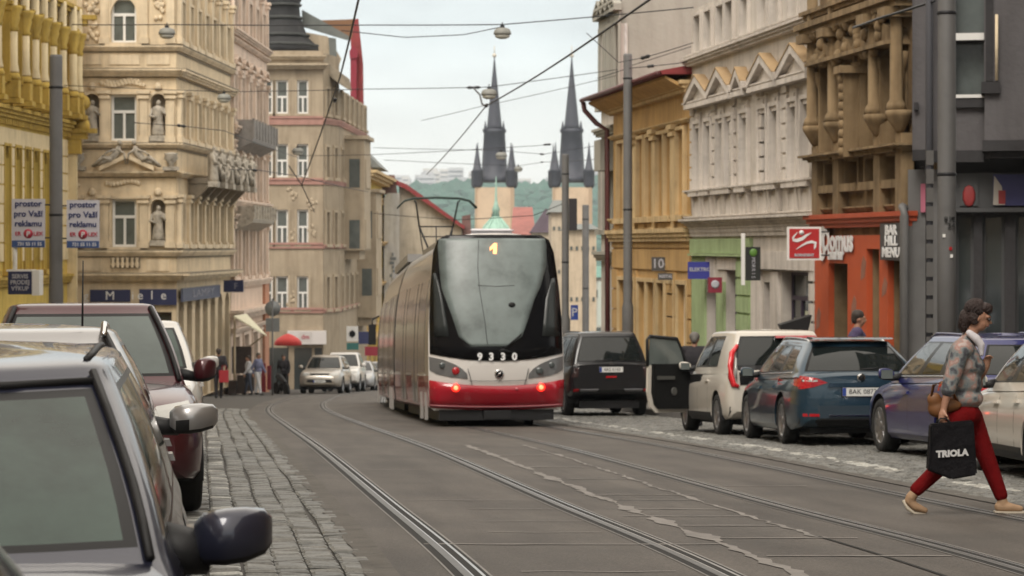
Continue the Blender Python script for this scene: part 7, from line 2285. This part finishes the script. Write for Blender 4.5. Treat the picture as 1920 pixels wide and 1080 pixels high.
hr_ = [('b', P(-.03, 0, .040), (.098, .090, .092)), ('b', P(.015, 0, .082), (.090, .075, .045)), ('b', P(.062, 0, .068), (.040, .058, .030)), ('b', P(-.085, 0, -.03), (.065, .07, .085)),
       ('b', P(-.095, 0, -.09), (.045, .055, .06)), ('b', P(-.03, .07, -.005), (.05, .03, .065)), ('b', P(-.03, -.07, -.005), (.05, .03, .065))]
blob('hair', hr_, m_hair, wt, .011, 3)
mb = MB(); rs = random.Random(2)
for k in range(170):
    a = rs.uniform(-2.6, 2.6); b = rs.uniform(.15, 1.0)
    pts = []
    for q in range(6):
        th = lerp(.15, 1.75+rs.uniform(-.2, .25), q/5)
        aa = a+.25*math.sin(q+k)
        rr_ = (.098+.006*rs.random(), .092+.005*rs.random(), .100+.006*rs.random())
        pts.append(P(-.025-rr_[0]*math.sin(th)*math.cos(aa)*(1 if abs(aa) < 1.7 else .72), rr_[1]*math.sin(th)*math.sin(aa), .042+rr_[2]*math.cos(th)))
    mb.tube([tuple(p) for p in pts], [.003, .0045, .0045, .004, .0035, .0015], 4)
for k in range(60):
    a = rs.uniform(0, 6.28); p0 = P(-.09+.045*math.cos(a), .05*math.sin(a), .0); mb.tube([tuple(p0), tuple(p0+Vector((-.02, 0, -.06))), tuple(p0+Vector((rs.uniform(-.03, .02), rs.uniform(-.02, .02), -.12)))], [.005, .005, .0015], 4)
mb.build('hair_strands', m_hair, wt, fixn=False)
m_scarf = mat('white_scarf', (.50, .48, .50), .85, 0, .1, 8)
blob('scarf', [tbe([w(1814, 612, -.07), w(1826, 622, -.085), w(1835, 634, -.09), w(1836, 652, -.10)], [.03, .038, .035, .02]), tbe([w(1812, 616, .06), w(1830, 626, .02), w(1836, 636, -.06)], [.03, .035, .03])], m_scarf, wt, .012, 4)
mb = MB(); mb.tube([P(-.01, -.082, .01), P(.085, -.045, .008), P(.098, -.03, .006)], .004, 5); mb.build('glasses_temple', BLACK, wt)
mb = MB(); mb.ball(tuple(P(.086, -.036, .002)), (.018, .008, .015), 8); mb.ball(tuple(P(.090, .028, .002)), (.014, .012, .015), 8); mb.build('sunglasses', mat('sunglass', (.03, .02, .02), .2), wt)
m_shoe = mat('tan_shoe', (.30, .19, .11), .7, 0, .15, 10); m_sole = mat('pale_sole', (.45, .40, .32), .7)
blob('shoe', [tbe([anF+Vector((.0, 0, -.01)), w(1884, 938, .06)], [.042, .042]), tbe([w(1876, 940, .06), w(1895, 941, .05), w(1915, 943, .04)], [.040, .040, .026])], m_shoe, wt, .010, 3)
mb = MB(); mb.prism([(.255, -.05), (.47, -.045), (.485, -.02), (.25, -.02)], -.02, .0, 'xy') if False else None
q0 = w(1866, 951, .06)
mb = MB(); mb.box(.24, .475, .01, .09, -.004, .014); mb.build('sole', m_sole, wt)
blob('shoe', [tbe([anB, w(1706, 920, -.05)], [.040, .044]), tbe([w(1702, 926, -.05), w(1714, 937, -.05), w(1732, 944, -.05)], [.036, .038, .026])], m_shoe, wt, .010, 3)
mb = MB(); mb.tube([w(1692, 925, -.05), w(1700, 940, -.05), w(1712, 949, -.05), w(1734, 950.5, -.05)], [.012, .016, .016, .012], 8); mb.build('sole', m_sole, wt)
# black carrier bag (held): a thing of its own
bag = thing('carrier_bag', 'black carrier bag with white TRIOLA lettering held by the woman', 'bag', w(1772, 880, -.26)+Vector((WX, WY, g)), math.radians(4))
mb = MB(); b0 = MB()
def bpt(px, py, y): return w(px, py, -.26+y)-w(1772, 880, -.26)
v = [bpt(1732, 778, -.05), bpt(1812, 772, -.05), bpt(1818, 872, -.06), bpt(1770, 880, -.065), bpt(1727, 864, -.06), bpt(1732, 778, .04), bpt(1812, 772, .04), bpt(1818, 872, .05), bpt(1770, 880, .055), bpt(1727, 864, .05)]
mb.add(v, [(0, 1, 2, 3, 4), (9, 8, 7, 6, 5), (0, 5, 6, 1), (1, 6, 7, 2), (2, 7, 8, 3), (3, 8, 9, 4), (4, 9, 5, 0)])
bb_ = mb.build('bag_body', mat('black_bag', (.007, .0065, .008), .7, 0, .2, 8, .6, 8, spec=.12), bag)
bm = bmesh.new(); bm.from_mesh(bb_.data); bmesh.ops.bevel(bm, geom=bm.edges[:], offset=.012, segments=2, affect='EDGES'); bm.to_mesh(bb_.data); bm.free()
text_mesh('TRIOLA', .070, mat('bag_white', (.5, .5, .5), .6), bag, bpt(1770, 832, -.070), (1, 0, .06), (0, 0, 1), depth=.001, bold=.004, sx=1.05)
mb = MB(); 
for yy in (-.04, .03): mb.mark('handle'); mb.tube([bpt(1745, 780, yy), bpt(1752, 768, 0), bpt(1762, 768, .0), bpt(1772, 778, yy)], .006, 6); mb.end()
mb.build('handle', BLACK, bag)
hb = thing('handbag', 'tan brown leather handbag hanging at the elbow of the woman', 'bag', w(1752, 775, -.20)+Vector((WX, WY, g)), 0)
def hpt(px, py, y): return w(px, py, -.20+y)-w(1752, 775, -.20)
blob('handbag_body', [('b', hpt(1752, 752, .05), (.085, .05, .075)), ('b', hpt(1772, 745, .06), (.11, .05, .06)), ('b', hpt(1745, 735, .04), (.06, .04, .06))], mat('tan_leather', (.16, .065, .02), .55, 0, .2, 10), hb, .012, 3)
mb = MB(); mb.tube([hpt(1738, 735, .03), hpt(1742, 708, .0), hpt(1756, 702, -.02), hpt(1772, 712, .0), hpt(1790, 740, .05)], .012, 6); mb.build('strap', mat('tan_leather', (.16, .065, .02)), hb)

def simple_person(label, x, Y, H, face, top, legs, hair=(.03, .02, .015), stride=.25, arms=.15, grp=None, foot=None, topn='jacket', legn='trousers', skirt=False):
    X = (x-960)/F*Y; gg = ground_at(X, Y) if foot is None else foot
    t = thing('person', label, 'person', (X, Y, gg), 0, grp)
    k = H/1.75; f = Vector((*face, 0)).normalized(); r = Vector((f.y, -f.x, 0))
    def q(a, b, z): return f*a*k+r*b*k+Vector((0, 0, z*k))
    hp, P = head_parts(q(.03, 0, 1.60), f, s=k*1.02)
    hips = [q(0, .09, .90), q(0, -.09, .90)]
    kn = [q(stride*.5, .10, .50), q(-stride*.35, -.10, .50)]; an = [q(stride, .10, .09), q(-stride*1.1, -.10, .10)]
    sh = [q(0, .19, 1.40), q(0, -.19, 1.40)]; el = [q(-arms, .25, 1.12), q(arms*.6, -.25, 1.12)]; wr = [q(-arms*.6, .25, .88), q(arms*1.5, -.22, .90)]
    bp_ = hp+[tbe([q(0, 0, 1.38), q(.01, 0, 1.50)], [.06*k, .055*k]), ('b', q(0, 0, 1.22), (.13*k, .13*k, .22*k)), ('b', q(0, 0, .96), (.13*k, .13*k, .13*k))]
    for i in range(2):
        bp_ += [tbe([hips[i], kn[i], an[i]], [.08*k, .055*k, .04*k]), tbe([sh[i], el[i], wr[i]], [.05*k, .04*k, .028*k])]
        bp_ += hand_parts(wr[i], q(arms*.5, 0, -1), curl=.5, side=tuple(f), palm=.08*k)
    blob('body', bp_, SKIN, t, .016, 2)
    blob(topn, [('b', q(0, .06, 1.24), (.155*k, .155*k, .23*k)), ('b', q(0, -.06, 1.24), (.155*k, .155*k, .23*k)), ('b', q(0, 0, 1.0), (.165*k, .175*k, .14*k)), tbe([sh[0], sh[1]], [.085*k, .085*k])]+
         [tbe([sh[i], el[i], wr[i]+Vector((0, 0, .03))], [.08*k, .06*k, .045*k]) for i in range(2)], top, t, .018, 3)
    blob(legn, [('b', q(0, 0, .93), (.155*k, .165*k, .12*k))]+[tbe([hips[i], kn[i], an[i]+Vector((0, 0, .02))], [.10*k, .07*k, .055*k]) for i in range(2)], legs, t, .018, 3)
    hm = mat('hair_%d' % int(hair[0]*1000), hair, .7)
    blob('hair', [('b', P(-.02, 0, .05), (.10*k, .10*k, .09*k)), ('b', P(-.06, 0, 0), (.06*k, .08*k, .08*k))], hm, t, .016, 2)
    for i in range(2): blob('shoe', [tbe([an[i]-Vector((0, 0, .04)), an[i]+f*.13*k-Vector((0, 0, .05))], [.045*k, .035*k])], BLACK, t, .016, 1)
    return t
m_dark = mat('dark_cloth', (.018, .016, .020), .9, 0, .2, 6); m_viol = mat('violet_cloth', (.06, .045, .10), .9, 0, .2, 6); m_wcl = mat('white_cloth', (.5, .5, .52), .9, 0, .1, 6)
m_blu = mat('muted_blue_cloth', (.14, .15, .24), .9, 0, .2, 6); m_denim = mat('denim', (.05, .06, .09), .9)
simple_person('person in dark clothes standing beyond the open car door', 1302, 43.6, 1.74, (.2, 1), m_dark, m_dark, hair=(.12, .11, .10), stride=.05)
simple_person('person in a dark violet top walking past the orange shop behind the blue estate car', 1607, 38.2, 1.88, (1, -.1), m_viol, m_dark, stride=.28)
simple_person('person in a long black coat with a red bag at the far left pavement corner', 410, 84, 1.78, (-.3, 1), m_dark, m_dark, stride=.1)
simple_person('person in a muted blue shirt and white trousers outside the shop awning', 484, 96, 1.72, (1, -.4), m_blu, m_wcl, stride=.16, hair=(.10, .08, .06))
simple_person('person in a pale top and denim standing left of the one in white trousers', 466, 97, 1.62, (-1, -.3), m_wcl, m_denim, stride=.12)
simple_person('person in dark clothes standing behind a parked motorbike by the shop fronts', 532, 104, 1.70, (.1, -1), m_dark, m_dark, stride=.06)
rb = thing('red_bag', 'small red bag carried by the black coated figure at the left', 'bag', pt(420, 705, 83.8))
mb = MB(); mb.box(-.16, .16, -.08, .08, -.22, .2); mb.tube([(-.08, 0, .2), (-.06, 0, .36), (.06, 0, .36), (.08, 0, .2)], .012, 5); mb.build('bag_body', mat('red_bag', (.35, .02, .03), .6), rb)
# ================================================================ SIGNS AND STREET THINGS
m_adw = mat('advert_board', (.50, .49, .53), .5, 0, .06, 2); m_adb = mat('advert_blue', (.035, .075, .21), .5); m_adt = mat('advert_navy_text', (.02, .03, .12), .6); m_adr = mat('advert_red', (.42, .03, .06), .5)
def advert(x0, x1, y0, y1, Y, lab):
    c = pt((x0+x1)/2, y1, Y); w_ = (x1-x0)/F*Y/2; h = (y1-y0)/F*Y
    t = thing('advertising_board', lab, 'sign', c, 0, 'advertising boards on the thick grey pole')
    mb = MB(); mb.box(-w_, w_, 0, .05, 0, h); mb.build('panel', m_adw, t)
    mb = MB(); mb.box(-w_+.002, w_-.002, -.006, .0, .002, h*.145); mb.build('blue_band', m_adb, t)
    for s_, z_, sz in (('prostor', .90, .175), ('pro Va\u0161\u00ed', .69, .175), ('reklamu', .49, .170)):
        text_mesh(s_, sz, m_adt, t, (0, -.006, h*z_), (1, 0, 0), (0, 0, 1), bold=.004, sx=1.02)
    mb = MB(); mb.lathe([(.098, 0), (.098, -.006)], (0, -.001, h*.285), 'y', 20); mb.build('red_roundel', m_adr, t)
    text_mesh('P', .15, mat('advert_white', (.6, .6, .62), .5), t, (0, -.012, h*.275), (1, 0, 0), (0, 0, 1), bold=.004)
    text_mesh('ER', .115, m_adr, t, (-w_*.62, -.006, h*.28), (1, 0, 0), (0, 0, 1), bold=.002); text_mesh('LEX', .115, m_adr, t, (w_*.60, -.006, h*.28), (1, 0, 0), (0, 0, 1), bold=.002)
    text_mesh('731 55 11 55', .10, mat('advert_white', (.6, .6, .62)), t, (.03, -.010, h*.07), (1, 0, 0), (0, 0, 1), sx=.95, bold=.002)
    s = 1 if x0 > 105 else -1
    mb = MB()
    for zz in (h*.88, h*.2): mb.tube([(-s*w_, .03, zz), (-s*(w_+.10), .05, zz)], .018, 6)
    mb.build('bracket', IRON, t)
advert(22, 84, 373, 464, 49.7, 'white advertising board with blue band on the left side of the thick grey pole')
advert(125, 186, 375, 465, 49.7, 'white advertising board with blue band on the right side of the thick grey pole')
def boxsign(name, lab, x0, x1, y0, y1, Y, m, texts, depth=.12, yaw=0.0, cat='sign', sidem=None):
    c = pt((x0+x1)/2, y1, Y); w_ = (x1-x0)/F*Y/2; h = (y1-y0)/F*Y
    t = thing(name, lab, cat, c, yaw)
    mb = MB(); mb.box(-w_, w_, 0, depth, 0, h); mb.build('panel', m, t)
    for (s_, fx, fz, sz, mm, sx) in texts: text_mesh(s_, sz*h, mm, t, (w_*fx, -.006, h*fz), (1, 0, 0), (0, 0, 1), sx=sx, bold=.003)
    return t, w_, h
m_pal = mat('pale_grey_text', (.42, .42, .46), .6)
t, w_, h = boxsign('hanging_box_sign', 'dark blue box sign reading SERVIS PRODEJ VYKUP low at the far left', 15, 60, 509, 552, 52, NAVY, [('SERVIS', 0, .78, .26, m_pal, .95), ('PRODEJ', 0, .52, .26, m_pal, .95), ('V\u00ddKUP', 0, .25, .26, m_pal, .95)], .4)
mb = MB(); mb.box(w_, w_+.16, -.01, .42, -.02, h+.03); mb.box(-w_-.04, w_, .02, .4, h, h+.04); mb.tube([(-.15, .2, h+.04), (-.15, .2, h+.55)], .05, 6); mb.build('sign_frame', WHITE, t)
mb = MB(); mb.box(-.16, .10, .1, .4, h+.55, h+1.1); mb.build('lamp_box', IRON, t)
boxsign('projecting_sign', 'bright blue ELEKTRO sign projecting above the green shop', 1290, 1335, 491, 523, 60.5, mat('elektro_blue', (.035, .04, .26), .5), [('ELEKTRO', 0, .55, .30, m_pal, 1.0)], .12)
t, w_, h = boxsign('projecting_sign', 'small dark red square sign with a white disc below the blue sign', 1328, 1354, 520, 549, 58.5, mat('maroon_sign', (.22, .02, .04), .5), [], .12)
mb = MB(); mb.lathe([(.10, 0), (.10, -.01), (.06, -.012)], (0, -.002, h*.55), 'y', 16); mb.build('white_disc', m_pal, t)
t, w_, h = boxsign('projecting_sign', 'black upright sign with a green emblem between the green and white shops', 1399, 1426, 463, 526, 52.5, mat('black_sign', (.018, .02, .018), .5), [], .2)
mb = MB(); mb.ball((0, -.01, h*.83), (.09, .02, .09), 8); mb.build('green_emblem', mat('leaf_green', (.10, .22, .04), .5), t)
for k, ch in enumerate('MORRIS'): text_mesh(ch, .11, m_pal, t, (-.0, -.006, h*(.64-.108*k)), (0, 0, -1), (1, 0, 0))
mb = MB(); mb.box(-w_-.10, -w_-.02, .05, .12, -.1, h+.3); mb.build('white_post', WHITE, t)
t, w_, h = boxsign('projecting_sign', 'red square sign with a white leaping figure between the white and orange shops', 1480, 1536, 429, 484, 48.3, mat('signal_red', (.42, .02, .022), .45), [('BORNDENT', 0, .10, .13, m_pal, .95)], .14)
mb = MB(); mb.box(-w_-.04, w_+.04, .01, .13, -.04, h+.04); mb.build('sign_frame', WHITE, t)
def swoosh(pts, rs):
    mb = MB(); L_ = []; R_ = []
    P2 = [Vector((a*w_, 0, b*h)) for a, b in pts]
    for i, p in enumerate(P2):
        d = (P2[min(i+1, len(P2)-1)]-P2[max(0, i-1)]).normalized(); nn = Vector((-d.z, 0, d.x)); L_.append(p+nn*rs[i]); R_.append(p-nn*rs[i])
    poly = [(p.x, p.z) for p in L_]+[(p.x, p.z) for p in R_[::-1]]
    mb.prism(poly, -.014, -.001, 'xz'); return mb.build('emblem', m_let, t)
swoosh([(-.8, .70), (-.72, .62), (-.5, .60), (-.15, .66), (.15, .78), (.45, .86)], [.005, .03, .035, .035, .022, .005])
swoosh([(-.55, .30), (-.2, .42), (.15, .52), (.5, .56), (.75, .52), (.72, .38), (.66, .30)], [.004, .014, .022, .028, .028, .02, .004])
swoosh([(-.78, .68), (-.6, .80), (-.45, .88)], [.02, .012, .004])
mb = MB(); mb.lathe([(.05, 0), (.05, -.014)], (-.18*w_, 0, h*.87), 'y', 12); mb.build('emblem', m_let, t)
mb = MB(); mb.tube([(w_, .06, h*.9), (w_+.22, .2, h*.9)], .02, 6); mb.tube([(w_, .06, h*.1), (w_+.22, .2, h*.1)], .02, 6); mb.build('bracket', POLE, t)
boxsign('wall_sign', 'grey block lettering sign on the ochre house ground floor', 1222, 1257, 482, 508, 66, mat('sign_dark_grey', (.07, .065, .06), .6), [('104', 0, .5, .95, m_pal, .95)], .1)
boxsign('wall_sign', 'narrow dark strip sign below the grey block sign on the ochre house', 1234, 1284, 512, 525, 65, mat('sign_dark_grey', (.07, .065, .06)), [('RESTAURACE', 0, .5, .62, m_pal, .95)], .1)
boxsign('dark_banner', 'tall dark banner with a red top beside the thin grey pole', 1067, 1082, 372, 432, 81.5, mat('banner_dark', (.03, .026, .03), .7), [], .1)
boxsign('parking_sign', 'small blue sign by the thin pole above the black off-road car', 1070, 1084, 572, 600, 78, mat('traffic_blue', (.02, .05, .25), .5), [('P', 0, .5, .8, m_pal, 1.0)], .03)
boxsign('tower_block_sign', 'green and white striped board at the street end left of the ochre house', 1121, 1139, 528, 610, 150, mat('stripe_white', (.5, .55, .5), .7), [], .3)
t = thing('vertical_banner', 'tall dark maroon banner hanging beside the ochre house corner', 'banner', pt(1147, 600, 82))
mb = MB(); h = 170/F*82; mb.box(-.09, .09, 0, .04, 0, h); mb.build('cloth', mat('maroon_cloth', (.07, .02, .03), .8, 0, .3, 3), t)
mb = MB(); mb.tube([(-.12, .06, -.3), (-.05, .06, h+.3), (.02, .06, h+1.0)], .02, 6); mb.build('green_mast', COPPER, t)
# left side
t, w_, h = boxsign('pharmacy_sign', 'white sign with a dark emblem beside the pink drainpipe far left', 650, 671, 612, 640, 118, mat('white_sign', (.6, .6, .58), .6), [], .15)
mb = MB(); mb.lathe([(.16, 0), (.16, -.02), (.1, -.02), (.1, 0)], (0, -.01, h*.5), 'y', 14); mb.tube([(0, -.02, h*.25), (0, -.02, h*.75)], .03, 5); mb.build('emblem', BLACK, t)
boxsign('teal_sign', 'small teal sign under the white emblem sign', 650, 672, 643, 656, 118, mat('teal_sign', (.03, .13, .12), .6), [], .15)
boxsign('flag_sign', 'dark blue hanging sign left of the far yellow house shops', 672, 692, 622, 645, 124, mat('dark_blue_sign', (.02, .025, .08), .6), [], .1)
boxsign('red_sign', 'dark red sign low by the tram left of its side', 684, 708, 650, 667, 126, mat('crimson_sign', (.22, .015, .03), .6), [], .1)
boxsign('shop_fascia', 'pale fascia board with faint red lettering on the beige corner shop', 560, 585, 622, 642, 125, mat('pale_sign', (.62, .58, .56)), [('dm', .0, .5, .6, m_adr, 1.0)], .15)
t = thing('parasol', 'bright red parasol in front of the beige corner shop', 'parasol', pt(540, 700, 116))
mb = MB(); mb.lathe([(.66, 1.50), (.52, 1.68), (.25, 1.84), (.03, 1.92)], n=8); mb.lathe([(.67, 1.36), (.66, 1.50)], n=8); mb.build('canopy', mat('parasol_red', (.55, .05, .045), .7), t)
mb = MB(); mb.tube([(0, 0, -.9), (0, 0, 1.9)], .03, 6); mb.build('mast', IRON, t)
t = thing('road_sign', 'grey back of a round road sign on a thin post by the awning', 'road sign', pt(511, 745, 98))
mb = MB(); hh = (745-560)/F*98; mb.tube([(0, 0, 0), (0, 0, hh)], .035, 8); mb.build('post', POLE, t)
mb = MB(); mb.lathe([(.32, .04), (.32, .06)], (0, 0, hh-.4), 'y', 20); mb.box(-.28, .28, .04, .06, hh-1.35, hh-.8); mb.build('plate', mat('sign_back', (.2, .21, .21), .5, .3), t)
t = thing('motorbike', 'dark motorbike parked in front of the beige corner shop', 'motorbike', pt(528, 744, 103), math.radians(25))
mb = MB()
for yy in (-.62, .62):
    mb.mark('wheel'); mb.lathe([(.22, -.05), (.30, -.05), (.31, 0), (.30, .05), (.22, .05)], (0, yy, .31), 'x', 16); mb.end()
mb.build('wheel', TYRE, t)
blob('frame', [tbe([(0, -.5, .62), (0, -.1, .72), (0, .25, .85), (0, .45, .75)], [.10, .13, .14, .06]), ('b', (0, 0, .42), (.14, .24, .17)), tbe([(0, .45, .8), (0, .62, .31)], [.04, .03]), tbe([(0, -.2, .4), (0, -.62, .31)], [.04, .03])], BLACK, t, .03, 2)
mb = MB(); mb.tube([(-.32, .3, 1.0), (0, .42, .98), (.32, .3, 1.0)], .02, 6); mb.ball((0, .55, .85), .09, 8); mb.build('handlebar', IRON, t)
# shop display stand under the awning
t = thing('shop_display_stand', 'dark cluttered display stand under the cream awning', 'stand', pt(452, 742, 98))
mb = MB(); 
for k in range(3): mb.mark('crate'); mb.box(-.5+.36*k, -.18+.36*k, -.2, .2, .0+.1*k, .62+.22*k); mb.end()
mb.mark('board'); mb.box(-.4, .4, .22, .26, .9, 2.0); mb.end()
mb.build('crate', mat('dark_goods', (.05, .035, .03), .8, 0, .5, 4), t)
t = thing('red_fabric_display', 'dim red fabric hanging at the shop door right of the awning', 'shop display', pt(498, 735, 101))
mb = MB(); mb.box(-.18, .0, 0, .1, .0, 1.2); mb.box(.06, .22, .02, .12, .1, 1.1); mb.build('cloth', mat('dim_red_cloth', (.20, .02, .03), .9), t)
t = thing('cafe_umbrella', 'black folded cafe parasol in front of the white shop window', 'parasol', pt(1497, 636, 49))
mb = MB(); mb.fn = None
a = [(-.42, .0), (-.05, -.05), (.22, .55), (-.35, .28)]
mb.prism([(-.25, -.0), (.12, -.0), (.24, .50), (-.40, .30)], -.3, .3, 'xz'); mb.build('canopy', BLACK, t)
mb = MB(); mb.tube([(0, 0, -1.6), (0, 0, .1)], .03, 6); mb.build('mast', IRON, t)
# ================================================================ AIR
hz = MB(); hz.box(-420, 420, -3, 3300, -110, 165)
m_hz = bpy.data.materials.new('air'); m_hz.use_nodes = True
n, l = nodes_of(m_hz); n.remove(n['Principled BSDF'])
pv = n.new('ShaderNodeVolumePrincipled'); pv.inputs['Density'].default_value = .00016; pv.inputs['Color'].default_value = (.80, .90, .96, 1); pv.inputs['Anisotropy'].default_value = .2
l.new(pv.outputs['Volume'], n['Material Output'].inputs['Volume'])
o = hz.build('haze', m_hz); o['kind'] = 'stuff'; o['label'] = 'pale haze over the far wooded hillside and the city'; o['category'] = 'haze'
